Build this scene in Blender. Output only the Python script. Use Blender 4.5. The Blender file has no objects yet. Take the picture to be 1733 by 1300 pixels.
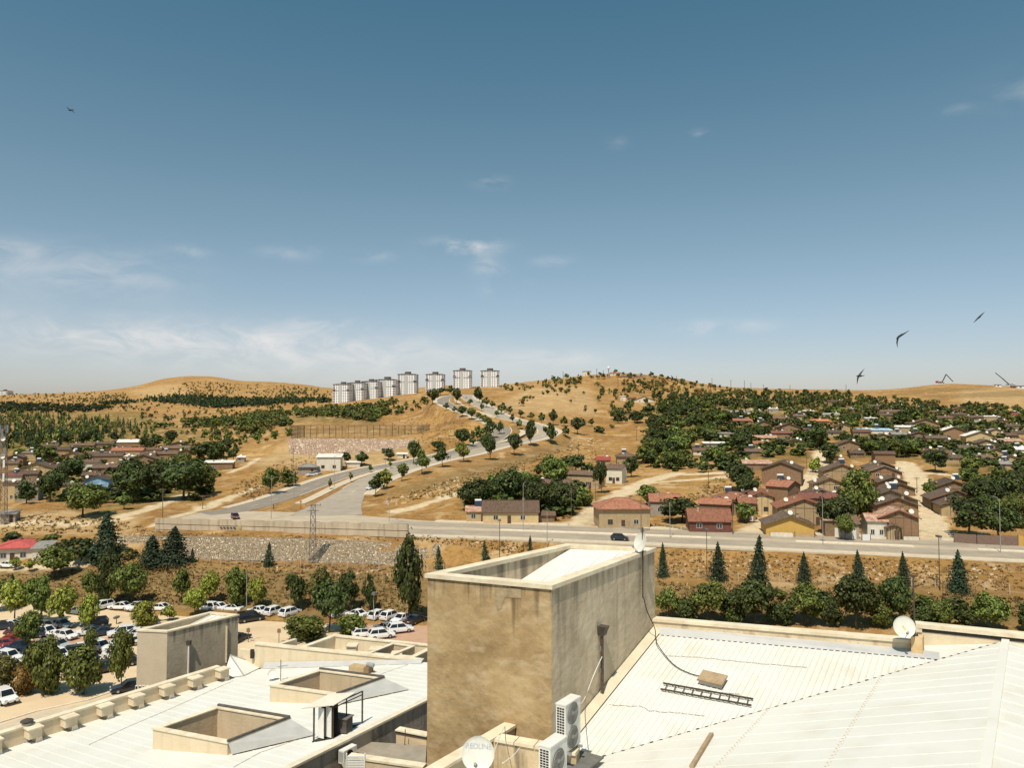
import bpy, math, random
import numpy as np
from math import radians, sin, cos, pi, sqrt, atan2
from mathutils import Vector, Matrix
scene = bpy.context.scene
COL = scene.collection
rng = random.Random(7)
nrg = np.random.default_rng(11)

# ------------------------------------------------------------------ camera
F = 1301.0; PW, PH = 1733.0, 1300.0
CAMZ = 36.0; HOR = 700.0
TH = math.atan((HOR-PH/2)/F)
cd = bpy.data.cameras.new('camera')
cam = bpy.data.objects.new('camera', cd); COL.objects.link(cam)
cd.sensor_width = 36.0; cd.lens = 36.0*F/PW
cd.clip_start = 0.2; cd.clip_end = 20000
cam.location = (0, 0, CAMZ); cam.rotation_euler = (radians(90)+TH, 0, 0)
scene.camera = cam

# ------------------------------------------------------------------ light
SUN_EL = 60.0; SUN_DIR = Vector((-0.36, -0.93, 0)).normalized()   # horizontal direction towards the sun
sd = Vector((SUN_DIR.x*cos(radians(SUN_EL)), SUN_DIR.y*cos(radians(SUN_EL)), sin(radians(SUN_EL))))
sl = bpy.data.lights.new('sun', 'SUN'); sl.energy = 4.6; sl.angle = radians(0.53); sl.color = (1.0, 0.915, 0.78)
so = bpy.data.objects.new('sun', sl); COL.objects.link(so)
so.rotation_euler = sd.to_track_quat('Z', 'Y').to_euler()

world = bpy.data.worlds.new('World'); scene.world = world; world.use_nodes = True
scene.view_settings.view_transform = 'Standard'; scene.view_settings.look = 'None'
scene.view_settings.exposure = 0.10; scene.view_settings.gamma = 1.0
scene.cycles.max_bounces = 6; scene.cycles.diffuse_bounces = 3; scene.cycles.transparent_max_bounces = 6
scene.cycles.use_denoising = True

def build_world():
    nt = world.node_tree; nt.nodes.clear()
    N = nt.nodes.new; L = nt.links.new
    out = N('ShaderNodeOutputWorld'); bg = N('ShaderNodeBackground'); bg.inputs['Strength'].default_value = 0.10
    sky = N('ShaderNodeTexSky'); sky.sky_type = 'NISHITA'; sky.sun_disc = False
    sky.sun_elevation = radians(SUN_EL); sky.sun_rotation = atan2(SUN_DIR.x, SUN_DIR.y)
    sky.altitude = 900; sky.air_density = 1.0; sky.dust_density = 1.9; sky.ozone_density = 2.2
    hs = N('ShaderNodeHueSaturation'); hs.inputs['Hue'].default_value = 0.487; hs.inputs['Saturation'].default_value = 0.88; hs.inputs['Value'].default_value = 1.0
    L(sky.outputs[0], hs.inputs['Color'])
    tc = N('ShaderNodeTexCoord'); sep = N('ShaderNodeSeparateXYZ'); L(tc.outputs['Generated'], sep.inputs[0])
    def M(op, a, b=None, c=None):
        n = N('ShaderNodeMath'); n.operation = op
        for i, v in enumerate((a, b, c)):
            if v is None: continue
            if isinstance(v, (int, float)): n.inputs[i].default_value = v
            else: L(v, n.inputs[i])
        return n.outputs[0]
    az = M('ARCTAN2', sep.outputs[0], sep.outputs[1]); el = M('ARCSINE', sep.outputs[2])
    # deepen the sky towards the zenith as the air thins
    cmb = N('ShaderNodeCombineXYZ'); L(M('MULTIPLY', az, 15.0), cmb.inputs[0]); L(M('MULTIPLY', el, 34.0), cmb.inputs[1])
    nz = N('ShaderNodeTexNoise'); nz.inputs['Scale'].default_value = 1.0; nz.inputs['Detail'].default_value = 9; nz.inputs['Roughness'].default_value = 0.6
    nz.inputs['Distortion'].default_value = 0.5
    L(cmb.outputs[0], nz.inputs['Vector'])
    def P(px, py): return (px-PW/2)/F, math.atan((HOR-py)/F)
    # (px, py, half width px, half height px, amount)  clouds where they hang in the sky
    W = [(785, 416, 45, 11, .8), (825, 450, 22, 12, .34), (850, 485, 28, 14, .30), (215, 488, 100, 30, .30), (90, 462, 60, 10, .16), (40, 500, 60, 20, .2),
         (240, 585, 150, 24, .40), (430, 590, 160, 26, .40), (640, 600, 120, 24, .34), (545, 552, 50, 9, .42), (940, 606, 70, 10, .42), (1210, 558, 75, 9, .42),
         (500, 436, 40, 9, .24), (350, 444, 20, 7, .3), (625, 436, 30, 7, .28), (935, 441, 30, 7, .26), (1182, 232, 14, 6, .3), (832, 305, 24, 8, .28),
         (1716, 172, 26, 12, .5), (1690, 235, 60, 24, .22), (1560, 250, 18, 6, .2), (1045, 240, 16, 8, .12)]
    VEIL = [(330, 590, 260, 34, .20), (640, 606, 260, 32, .24), (900, 612, 150, 18, .16), (215, 492, 110, 26, .10), (850, 640, 900, 22, .14), (60, 570, 160, 50, .10)]
    total = None; veil = None
    for px, py, sx, sy, amp in VEIL:
        a0, e0 = P(px, py); dx = M('DIVIDE', M('SUBTRACT', az, a0), sx/F); dy = M('DIVIDE', M('SUBTRACT', el, e0), sy/F)
        g = M('MULTIPLY', M('POWER', 2.718, M('MULTIPLY', M('ADD', M('MULTIPLY', dx, dx), M('MULTIPLY', dy, dy)), -.8)), amp); veil = g if veil is None else M('ADD', veil, g)
    for px, py, sx, sy, amp in W:
        a0, e0 = P(px, py)
        dx = M('DIVIDE', M('SUBTRACT', az, a0), sx/F); dy = M('DIVIDE', M('SUBTRACT', el, e0), sy/F)
        r2 = M('ADD', M('MULTIPLY', dx, dx), M('MULTIPLY', dy, dy))
        g = M('MULTIPLY', M('POWER', 2.718, M('MULTIPLY', r2, -0.8)), amp)
        total = g if total is None else M('ADD', total, g)
    mr = N('ShaderNodeMapRange'); mr.inputs['From Min'].default_value = 0.40; mr.inputs['From Max'].default_value = 0.68
    L(nz.outputs['Fac'], mr.inputs['Value'])
    dens = M('MINIMUM', M('ADD', M('MULTIPLY', M('MULTIPLY', mr.outputs[0], total), 1.3), M('MULTIPLY', veil, M('ADD', M('MULTIPLY', nz.outputs['Fac'], 1.2), .4))), 0.92)
    mx = N('ShaderNodeMixRGB'); mx.blend_type = 'MIX'
    tint = N('ShaderNodeMixRGB'); tint.blend_type = 'MULTIPLY'; tint.inputs['Fac'].default_value = 1.0
    L(hs.outputs[0], tint.inputs['Color1'])
    rp = N('ShaderNodeValToRGB'); L(M('DIVIDE', el, pi/2), rp.inputs[0]); e = rp.color_ramp.elements      # the air column thins with height
    e[0].position = 0; e[0].color = (1.10, 1.0, 1.0, 1); e[1].position = .33; e[1].color = (.50, .84, .86, 1)
    for ps, cl in ((.049, (1.09, 1.0, 1.0, 1)), (.167, (.88, .965, .90, 1)), (.24, (.70, .91, .88, 1))): q = e.new(ps); q.color = cl
    L(rp.outputs[0], tint.inputs['Color2'])
    L(dens, mx.inputs['Fac']); L(tint.outputs[0], mx.inputs['Color1']); mx.inputs['Color2'].default_value = (7.4, 7.3, 7.2, 1)
    L(mx.outputs[0], bg.inputs['Color']); L(bg.outputs[0], out.inputs[0])
build_world()

# ------------------------------------------------------------------ rays through the photograph
def ray(px, py):
    a = (px-PW/2)/F; b = (PH/2-py)/F
    fy = cos(TH)-b*sin(TH); fz = sin(TH)+b*cos(TH)
    return a/fy, fz/fy                    # X and Z per metre of depth
def at(px, py, Y):
    u, t = ray(px, py); return Vector((u*Y, Y, CAMZ+t*Y))
def atz(px, py, z):
    u, t = ray(px, py); Y = (z-CAMZ)/t; return Vector((u*Y, Y, z))
def atplane(px, py, p, n):
    u, t = ray(px, py); d = Vector((u, 1, t)); o = Vector((0, 0, CAMZ))
    k = (p-o).dot(n)/d.dot(n); return o+d*k
def proj(v):
    x, y, z = v[0], v[1], v[2]-CAMZ
    d = y*cos(TH)+z*sin(TH); b = (-y*sin(TH)+z*cos(TH))/d
    return PW/2+F*x/d, PH/2-F*b

# ------------------------------------------------------------------ materials
MATS = {}
def mat(name, col, col2=None, scale=3.0, rough=0.85, bump=0.0, bscale=None, metal=0.0, streak=None, amount=1.0, rand=0.0, spec=0.3, detail=6, world=False, zfade=None, drip=None):
    if name in MATS: return MATS[name]
    m = bpy.data.materials.new(name); m.use_nodes = True; MATS[name] = m
    nt = m.node_tree; bs = nt.nodes['Principled BSDF']; N = nt.nodes.new; L = nt.links.new
    bs.inputs['Roughness'].default_value = rough; bs.inputs['Metallic'].default_value = metal
    bs.inputs['Specular IOR Level'].default_value = spec
    bs.inputs['Base Color'].default_value = (*col, 1)
    if col2 is None and not bump and not rand: return m
    if world:
        g = N('ShaderNodeNewGeometry'); vec = g.outputs['Position']
    else:
        tc = N('ShaderNodeTexCoord'); vec = tc.outputs['Object']
    cur = None
    if col2 is not None:
        nz = N('ShaderNodeTexNoise'); nz.inputs['Scale'].default_value = scale; nz.inputs['Detail'].default_value = detail; nz.inputs['Roughness'].default_value = 0.65
        L(vec, nz.inputs['Vector'])
        mr = N('ShaderNodeMapRange'); mr.inputs['From Min'].default_value = 0.36; mr.inputs['From Max'].default_value = 0.66; mr.inputs['To Max'].default_value = amount
        L(nz.outputs['Fac'], mr.inputs['Value'])
        mx = N('ShaderNodeMixRGB'); L(mr.outputs[0], mx.inputs['Fac']); mx.inputs['Color1'].default_value = (*col, 1); mx.inputs['Color2'].default_value = (*col2, 1)
        cur = mx.outputs[0]
    if streak is not None:
        mp = N('ShaderNodeMapping'); mp.inputs['Scale'].default_value = streak[1]; L(vec, mp.inputs[0])
        n2 = N('ShaderNodeTexNoise'); n2.inputs['Scale'].default_value = 1.0; n2.inputs['Detail'].default_value = 5; L(mp.outputs[0], n2.inputs['Vector'])
        m2 = N('ShaderNodeMapRange'); m2.inputs['From Min'].default_value = 0.52; m2.inputs['From Max'].default_value = 0.72; m2.inputs['To Max'].default_value = streak[2]
        L(n2.outputs['Fac'], m2.inputs['Value'])
        if zfade:
            sz = N('ShaderNodeSeparateXYZ'); L(vec, sz.inputs[0]); mz = N('ShaderNodeMapRange'); mz.inputs['From Min'].default_value = zfade[0]; mz.inputs['From Max'].default_value = zfade[1]; mz.inputs['To Min'].default_value = .18; mz.inputs['To Max'].default_value = 1.0
            L(sz.outputs[2], mz.inputs['Value']); mm = N('ShaderNodeMath'); mm.operation = 'MULTIPLY'; L(m2.outputs[0], mm.inputs[0]); L(mz.outputs[0], mm.inputs[1]); m2 = mm
        mx = N('ShaderNodeMixRGB'); L(m2.outputs[0], mx.inputs['Fac'])
        if cur is not None: L(cur, mx.inputs['Color1'])
        else: mx.inputs['Color1'].default_value = (*col, 1)
        mx.inputs['Color2'].default_value = (*streak[0], 1); cur = mx.outputs[0]
    if drip:                                                        # rain runs below a coping: colour, amount, z where they end, z of the coping
        mp = N('ShaderNodeMapping'); mp.inputs['Scale'].default_value = (5, 5, .12); L(vec, mp.inputs[0]); n2 = N('ShaderNodeTexNoise'); n2.inputs['Scale'].default_value = 1.0; n2.inputs['Detail'].default_value = 4; L(mp.outputs[0], n2.inputs['Vector'])
        sz = N('ShaderNodeSeparateXYZ'); L(vec, sz.inputs[0]); mz = N('ShaderNodeMapRange'); mz.inputs['From Min'].default_value = drip[2]; mz.inputs['From Max'].default_value = drip[3]; mz.inputs['To Min'].default_value = -.28; mz.inputs['To Max'].default_value = .06; L(sz.outputs[2], mz.inputs['Value'])
        ad = N('ShaderNodeMath'); ad.operation = 'ADD'; L(n2.outputs['Fac'], ad.inputs[0]); L(mz.outputs[0], ad.inputs[1])
        m2 = N('ShaderNodeMapRange'); m2.inputs['From Min'].default_value = .46; m2.inputs['From Max'].default_value = .64; m2.inputs['To Max'].default_value = drip[1]; L(ad.outputs[0], m2.inputs['Value'])
        mx = N('ShaderNodeMixRGB'); L(m2.outputs[0], mx.inputs['Fac']); L(cur, mx.inputs['Color1']); mx.inputs['Color2'].default_value = (*drip[0], 1); cur = mx.outputs[0]
    if rand:
        oi = N('ShaderNodeObjectInfo'); hs = N('ShaderNodeHueSaturation')
        m3 = N('ShaderNodeMapRange'); m3.inputs['To Min'].default_value = 1-rand; m3.inputs['To Max'].default_value = 1+rand; L(oi.outputs['Random'], m3.inputs['Value'])
        L(m3.outputs[0], hs.inputs['Value'])
        if cur is not None: L(cur, hs.inputs['Color'])
        else: hs.inputs['Color'].default_value = (*col, 1)
        cur = hs.outputs[0]
    if cur is not None: L(cur, bs.inputs['Base Color'])
    if bump:
        nb = N('ShaderNodeTexNoise'); nb.inputs['Scale'].default_value = bscale or scale*4; nb.inputs['Detail'].default_value = 6
        L(vec, nb.inputs['Vector'])
        b = N('ShaderNodeBump'); b.inputs['Strength'].default_value = bump; b.inputs['Distance'].default_value = 0.05
        L(nb.outputs['Fac'], b.inputs['Height']); L(b.outputs[0], bs.inputs['Normal'])
    return m

def leafmat(name, col, var=0.35, trans=0.25):
    if name in MATS: return MATS[name]
    m = bpy.data.materials.new(name); m.use_nodes = True; MATS[name] = m
    nt = m.node_tree; N = nt.nodes.new; L = nt.links.new
    bs = nt.nodes['Principled BSDF']; bs.inputs['Roughness'].default_value = 0.6; bs.inputs['Specular IOR Level'].default_value = 0.25
    g = N('ShaderNodeNewGeometry'); oi = N('ShaderNodeObjectInfo')
    mr = N('ShaderNodeMapRange'); mr.inputs['To Min'].default_value = 1-var; mr.inputs['To Max'].default_value = 1+var*1.5; L(g.outputs['Random Per Island'], mr.inputs['Value'])
    m2 = N('ShaderNodeMapRange'); m2.inputs['To Min'].default_value = 0.78; m2.inputs['To Max'].default_value = 1.25; L(oi.outputs['Random'], m2.inputs['Value'])
    mu = N('ShaderNodeMath'); mu.operation = 'MULTIPLY'; L(mr.outputs[0], mu.inputs[0]); L(m2.outputs[0], mu.inputs[1])
    m4 = N('ShaderNodeMapRange'); m4.inputs['To Min'].default_value = 0.485; m4.inputs['To Max'].default_value = 0.515; L(oi.outputs['Random'], m4.inputs['Value'])
    hs = N('ShaderNodeHueSaturation'); hs.inputs['Color'].default_value = (*col, 1); L(mu.outputs[0], hs.inputs['Value']); L(m4.outputs[0], hs.inputs['Hue'])
    L(hs.outputs[0], bs.inputs['Base Color'])
    tr = N('ShaderNodeBsdfTranslucent'); L(hs.outputs[0], tr.inputs['Color'])
    ms = N('ShaderNodeMixShader'); ms.inputs['Fac'].default_value = trans
    out = nt.nodes['Material Output']; L(bs.outputs[0], ms.inputs[1]); L(tr.outputs[0], ms.inputs[2]); L(ms.outputs[0], out.inputs['Surface'])
    return m

# ------------------------------------------------------------------ mesh helpers
class MB:
    def __init__(s): s.v = []; s.f = []; s.mi = []; s.cur = 0
    def face(s, *pts):
        i = len(s.v); s.v += [tuple(p) for p in pts]; s.f.append(tuple(range(i, i+len(pts)))); s.mi.append(s.cur); return s
    def verts(s, vs, fs):
        i = len(s.v); s.v += [tuple(p) for p in vs]
        for f in fs: s.f.append(tuple(i+k for k in f)); s.mi.append(s.cur)
        return s
    def box(s, x0, x1, y0, y1, z0, z1, M=None):
        vs = [Vector(p) for p in ((x0,y0,z0),(x1,y0,z0),(x1,y1,z0),(x0,y1,z0),(x0,y0,z1),(x1,y0,z1),(x1,y1,z1),(x0,y1,z1))]
        if M is not None: vs = [M @ v for v in vs]
        return s.verts(vs, [(3,2,1,0),(4,5,6,7),(0,1,5,4),(1,2,6,5),(2,3,7,6),(3,0,4,7)])
    def prism(s, poly, z0, z1):
        """poly: list of (x,y); z0,z1 numbers or lists"""
        n = len(poly)
        zb = z0 if isinstance(z0, (list, tuple)) else [z0]*n; zt = z1 if isinstance(z1, (list, tuple)) else [z1]*n
        vs = [(p[0], p[1], zb[i]) for i, p in enumerate(poly)]+[(p[0], p[1], zt[i]) for i, p in enumerate(poly)]
        fs = [tuple(range(n-1, -1, -1)), tuple(range(n, 2*n))]+[(i, (i+1) % n, n+(i+1) % n, n+i) for i in range(n)]
        return s.verts(vs, fs)
    def bar(s, a, b, w, h=None, up=Vector((0,0,1))):
        a = Vector(a); b = Vector(b); h = w if h is None else h
        d = (b-a).normalized()
        if abs(d.dot(up)) > 0.99: up = Vector((0,1,0))
        x = d.cross(up).normalized()*(w/2); y = x.normalized().cross(d).normalized()*(h/2)
        vs = [a-x-y, a+x-y, a+x+y, a-x+y, b-x-y, b+x-y, b+x+y, b-x+y]
        return s.verts(vs, [(3,2,1,0),(4,5,6,7),(0,1,5,4),(1,2,6,5),(2,3,7,6),(3,0,4,7)])
    def tube(s, pts, r, n=8, r1=None, cap=True):
        pts = [Vector(p) for p in pts]; m = len(pts); vs = []; fs = []
        for i, p in enumerate(pts):
            d = (pts[min(i+1, m-1)]-pts[max(i-1, 0)]).normalized()
            up = Vector((0,0,1)) if abs(d.z) < 0.95 else Vector((1,0,0))
            x = d.cross(up).normalized(); y = x.cross(d)
            rr = r if r1 is None else r+(r1-r)*i/(m-1)
            vs += [p+x*(rr*cos(2*pi*k/n))+y*(rr*sin(2*pi*k/n)) for k in range(n)]
        for i in range(m-1):
            for k in range(n): fs.append((i*n+k, i*n+(k+1) % n, (i+1)*n+(k+1) % n, (i+1)*n+k))
        if cap: fs += [tuple(range(n-1, -1, -1)), tuple((m-1)*n+k for k in range(n))]
        return s.verts(vs, fs)
    def lathe(s, prof, n=16, M=None):
        vs = []; fs = []
        for r, z in prof:
            for k in range(n):
                v = Vector((r*cos(2*pi*k/n), r*sin(2*pi*k/n), z)); vs.append(M @ v if M is not None else v)
        for i in range(len(prof)-1):
            for k in range(n): fs.append((i*n+k, i*n+(k+1) % n, (i+1)*n+(k+1) % n, (i+1)*n+k))
        return s.verts(vs, fs)
    def mesh(s, name, mats, smooth=False):
        me = bpy.data.meshes.new(name); me.from_pydata(s.v, [], s.f)
        if not isinstance(mats, (list, tuple)): mats = [mats]
        for m in mats: me.materials.append(m)
        if len(mats) > 1: me.polygons.foreach_set('material_index', s.mi)
        if smooth: me.polygons.foreach_set('use_smooth', [True]*len(s.f))
        me.update(); return me
    def build(s, name, mats, parent=None, smooth=False, loc=None):
        o = bpy.data.objects.new(name, s.mesh(name, mats, smooth)); COL.objects.link(o)
        if parent is not None: o.parent = parent
        if loc is not None: o.location = loc
        return o

def tag(o, label=None, cat=None, group=None, kind=None):
    if label: o['label'] = label
    if cat: o['category'] = cat
    if group: o['group'] = group
    if kind: o['kind'] = kind
    return o
def empty(name, loc, rz=0, label=None, cat=None, group=None):
    o = bpy.data.objects.new(name, None); COL.objects.link(o); o.location = loc; o.rotation_euler = (0, 0, rz)
    o.empty_display_size = 0.3
    return tag(o, label, cat, group)
KIDS = {}
def copy_tree(o, parent=None):
    c = o.copy(); COL.objects.link(c); c.parent = parent
    for ch in o.children: copy_tree(ch, c)
    return c
def inst(name, me, parent):
    o = bpy.data.objects.new(name, me); COL.objects.link(o); o.parent = parent; return o
def fastmesh(name, verts, faces, mats, smooth=False, loops=4):
    """numpy arrays: verts (n,3), faces (m,loops)"""
    me = bpy.data.meshes.new(name); n, m = len(verts), len(faces)
    me.vertices.add(n); me.vertices.foreach_set('co', np.asarray(verts, dtype=np.float32).ravel())
    me.loops.add(m*loops); me.loops.foreach_set('vertex_index', np.asarray(faces, dtype=np.int32).ravel())
    me.polygons.add(m); me.polygons.foreach_set('loop_start', np.arange(0, m*loops, loops, dtype=np.int32))
    try: me.polygons.foreach_set('loop_total', np.full(m, loops, dtype=np.int32))
    except Exception: pass
    if smooth: me.polygons.foreach_set('use_smooth', np.ones(m, dtype=bool))
    for mt in (mats if isinstance(mats, (list, tuple)) else [mats]): me.materials.append(mt)
    me.update(calc_edges=True); return me
ORD = ['first','second','third','fourth','fifth','sixth','seventh','eighth','ninth','tenth','eleventh','twelfth','thirteenth','fourteenth','fifteenth','sixteenth','seventeenth','eighteenth','nineteenth','twentieth']
def nth_from(i, n):
    if i == 0: return 'leftmost'
    if i == n-1: return 'rightmost'
    return ORD[i]+' from the left' if i <= n//2 else ORD[n-1-i]+' from the right'
# ------------------------------------------------------------------ terrain
COLS = {
 0:   [(1000,156),(960,168),(925,183),(888,202),(868,216),(845,245),(800,325),(765,440),(740,560),(720,780),(705,1050),(692,1500)],
 130: [(1015,149),(958,165),(935,172),(905,190),(875,208),(850,240),(800,325),(765,440),(745,540),(720,780),(702,1150),(690,1500)],
 262: [(1027,143.5),(953,160),(946,165),(915,169.5),(900,185),(872,208),(850,234),(820,290),(790,360),(765,440),(745,540),(725,700),(702,1150),(684,1700)],
 400: [(1035,140),(955,160),(948,165),(914,169.5),(900,178),(878,200),(860,220),(835,250),(800,310),(770,390),(745,500),(720,700),(702,1100),(685,1500)],
 550: [(1041,137.5),(960,158),(953,163),(916,169),(905,175),(878,200),(850,228),(815,265),(790,310),(775,360),(770,395),(742,408),(736,450),(720,560),(705,760),(695,900),(681,1150)],
 690: [(1045,136),(965,156),(958,162),(918,169),(908,173.5),(880,200),(850,228),(820,255),(795,290),(775,330),(765,360),(758,395),(740,410),(733,470),(715,540),(695,640),(682,740),(674,900),(669,1150)],
 760: [(1045,136),(967,155),(958,161),(922,168.5),(908,172),(885,192),(860,210),(830,240),(800,275),(775,315),(755,355),(735,400),(710,470),(690,540),(678,600),(668,800),(660,1150)],
 840: [(1045,136),(970,154),(960,160),(926,167),(911,170),(888,191),(862,212),(835,238),(805,275),(780,312),(758,348),(745,372),(729,402),(712,440),(697,500),(683,600),(668,760),(656,1150)],
 950: [(1045,136),(975,153),(965,158),(935,164),(915,166.5),(890,189),(878,199),(862,215),(840,238),(815,270),(790,305),(775,330),(758,365),(745,390),(734,404),(725,440),(705,520),(690,590),(670,700),(655,820)],
 1050:[(1045,135),(978,150),(968,155),(932,162),(920,163.5),(893,188),(880,198),(862,213),(840,234),(820,258),(800,290),(780,325),(765,360),(750,395),(735,430),(720,480),(700,560),(685,640),(665,760),(648,870)],
 1200:[(1047,132),(980,146),(970,150),(940,157),(929,158.5),(899,182),(885,193),(865,208),(840,230),(815,256),(795,285),(775,320),(755,355),(735,395),(715,450),(700,520),(688,600),(675,720),(664,880)],
 1330:[(1048,130),(985,142),(976,146),(946,152),(933,154),(905,175),(890,187),(868,202),(845,222),(820,248),(795,278),(770,315),(750,350),(730,395),(712,460),(700,540),(688,660),(676,820)],
 1450:[(1049,128),(990,138),(982,141),(952,147),(937,150),(911,169.5),(896,181),(872,197),(848,216),(820,244),(795,272),(768,312),(745,352),(728,395),(712,460),(700,550),(690,670),(680,850)],
 1560:[(1050,126),(995,134),(988,137),(957,143),(941,147.5),(916,165.5),(900,177),(876,192),(850,212),(822,240),(795,272),(768,312),(745,352),(728,398),(714,460),(702,560),(693,680),(684,850)],
 1733:[(1052,123),(1003,130),(996,133),(966,138),(951,142),(924,159.5),(908,172),(884,188),(858,207),(830,235),(800,270),(772,312),(748,355),(730,402),(716,465),(705,560),(696,680),(688,850)],
}
SKY = [(-400,668,2600),(0,668,2600),(100,666,2600),(165,663,2600),(215,656,2700),(250,649,2800),(270,641,2800),(320,636.5,2800),(365,637.5,2800),(400,644,2800),(470,647,2700),(545,656,2600),(620,663,2400),(700,660,2200),(800,655,1500),(870,649,1250),(925,643,1050),
       (985,636,980),(1050,631.5,950),(1100,635,960),(1150,641.5,1000),(1200,652,1050),(1250,657,1100),(1300,658.5,1200),(1400,660,1400),(1475,662,1500),(1530,657,1500),(1570,652,1500),(1610,649.5,1500),(1665,651.5,1500),(1733,656,1500),(2100,662,1500)]
rows = np.concatenate([np.arange(4, 100, 3.0), np.arange(100, 122, 1.2), np.arange(122, 255, 0.72), 255*1.0068**np.arange(0, 245), 255*1.0068**245*1.013**np.arange(0, 122)])
NU = 960; us = np.linspace(-1.22, 1.22, NU)
cpx = sorted(COLS)
def zrow(px):
    pts = [(Y, CAMZ+ray(px, py)[1]*Y) for py, Y in COLS[px]]
    Ys = [-50, 96, pts[0][0]-7, pts[0][0]-1]+[p[0] for p in pts]
    zs = [-.12, -.12, -.12 if pts[0][1] < .6 else pts[0][1]-.7, pts[0][1]-.12]+[p[1] for p in pts]
    return np.interp(rows, Ys, zs)
prof = np.array([zrow(p) for p in cpx])                        # columns x rows
cu = np.array([ray(p, 800)[0] for p in cpx])
Z = np.empty((len(rows), NU))
for j in range(len(rows)): Z[j] = np.interp(us, cu, prof[:, j])
k = np.exp(-0.5*(np.arange(-14, 15)/6.0)**2); k /= k.sum()
Zp = np.pad(Z, ((0, 0), (14, 14)), mode='edge')
Z = sum(k[i]*Zp[:, i:i+NU] for i in range(29))
spx = us*F+PW/2
sky_y = np.interp(spx, [s[0] for s in SKY], [s[1] for s in SKY]); sky_Y = np.interp(spx, [s[0] for s in SKY], [s[2] for s in SKY])
ks = np.exp(-0.5*(np.arange(-8, 9)/3.5)**2); ks /= ks.sum()
sky_y = np.convolve(np.pad(sky_y, 8, mode='edge'), ks, 'valid')
sky_z = np.array([CAMZ+ray(spx[i], sky_y[i])[1]*sky_Y[i] for i in range(NU)])
for i in range(NU):
    # up to the last drawn contour, then climb to the skyline, then fall away behind it
    c = np.interp(spx[i], cpx, [COLS[p][-1][1] for p in cpx]); c = min(c, sky_Y[i]*0.9)
    z0 = np.interp(c, rows, Z[:, i]); m = (rows > c) & (rows <= sky_Y[i]); t = (rows[m]-c)/(sky_Y[i]-c)
    Z[m, i] = z0+(sky_z[i]-z0)*(t*0.55+0.45*np.sin(t*pi/2))
    m = rows > sky_Y[i]; Z[m, i] = sky_z[i]-0.035*(rows[m]-sky_Y[i])-8*np.minimum(1, (rows[m]-sky_Y[i])/200)
def vnoise(x, y, seed):
    xi = np.floor(x).astype(int); yi = np.floor(y).astype(int); xf = x-xi; yf = y-yi
    def h(a, b):
        n = (a*374761393+b*668265263+seed*974711) & 0x7fffffff
        n = ((n ^ (n >> 13))*1274126177) & 0x7fffffff
        return ((n ^ (n >> 16)) & 0xffff)/65535.0
    sx = xf*xf*(3-2*xf); sy = yf*yf*(3-2*yf)
    return (h(xi, yi)*(1-sx)+h(xi+1, yi)*sx)*(1-sy)+(h(xi, yi+1)*(1-sx)+h(xi+1, yi+1)*sx)*sy-0.5
YY = np.repeat(rows[:, None], NU, 1); XX = YY*us[None, :]
amp = np.clip((YY-150)/250, 0, 1)
bump = 0.35*vnoise(XX/4, YY/4, 1)+0.25*vnoise(XX/1.6, YY/1.6, 2)+amp*(1.5*vnoise(XX/11, YY/11, 3)+1.6*vnoise(XX/40, YY/40, 4))+np.clip((YY-700)/800, 0, 1)*(9*vnoise(XX/160, YY/160, 5)+5*vnoise(XX/70, YY/70, 6))
bump *= np.clip((YY-140)/12, 0, 1)
fade = np.clip(np.abs(YY-sky_Y[None, :])/250, 0.25, 1)
Z = Z+bump*fade
def rowf(Y): return np.interp(Y, rows, np.arange(len(rows)))
def ground(X, Y):
    X = np.asarray(X, float); Y = np.asarray(Y, float)
    j = np.clip(rowf(Y), 0, len(rows)-1.001); i = np.clip((X/np.maximum(Y, 1)-us[0])/(us[1]-us[0]), 0, NU-1.001)
    j0 = j.astype(int); i0 = i.astype(int); a = j-j0; b = i-i0
    return (Z[j0, i0]*(1-b)+Z[j0, i0+1]*b)*(1-a)+(Z[j0+1, i0]*(1-b)+Z[j0+1, i0+1]*b)*a
def hit(px, py, ymin=100):
    u, t = ray(px, py); i = min(max((u-us[0])/(us[1]-us[0]), 0), NU-1.001); i0 = int(i); b = i-i0
    col = Z[:, i0]*(1-b)+Z[:, i0+1]*b; zr = CAMZ+t*rows; d = col-zr
    ok = np.where((d >= 0) & (rows > ymin))[0]
    if len(ok) == 0:                         # looks past the skyline: stand it on the crest
        kk = np.argmin(np.where(rows > 300, zr-col, 1e9)); Y = rows[kk]; return Vector((u*Y, Y, col[kk]))
    kk = ok[0]
    if kk == 0: Y = rows[0]
    else:
        d0, d1 = d[kk-1], d[kk]; w = -d0/(d1-d0) if d1 != d0 else 0; w = min(max(w, 0), 1); Y = rows[kk-1]+(rows[kk]-rows[kk-1])*w
    return Vector((u*Y, Y, CAMZ+t*Y))
def on_ground(px, Y, dz=0):
    u, _ = ray(px, 780); X = u*Y; return Vector((X, Y, float(ground(X, Y))+dz))

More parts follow.
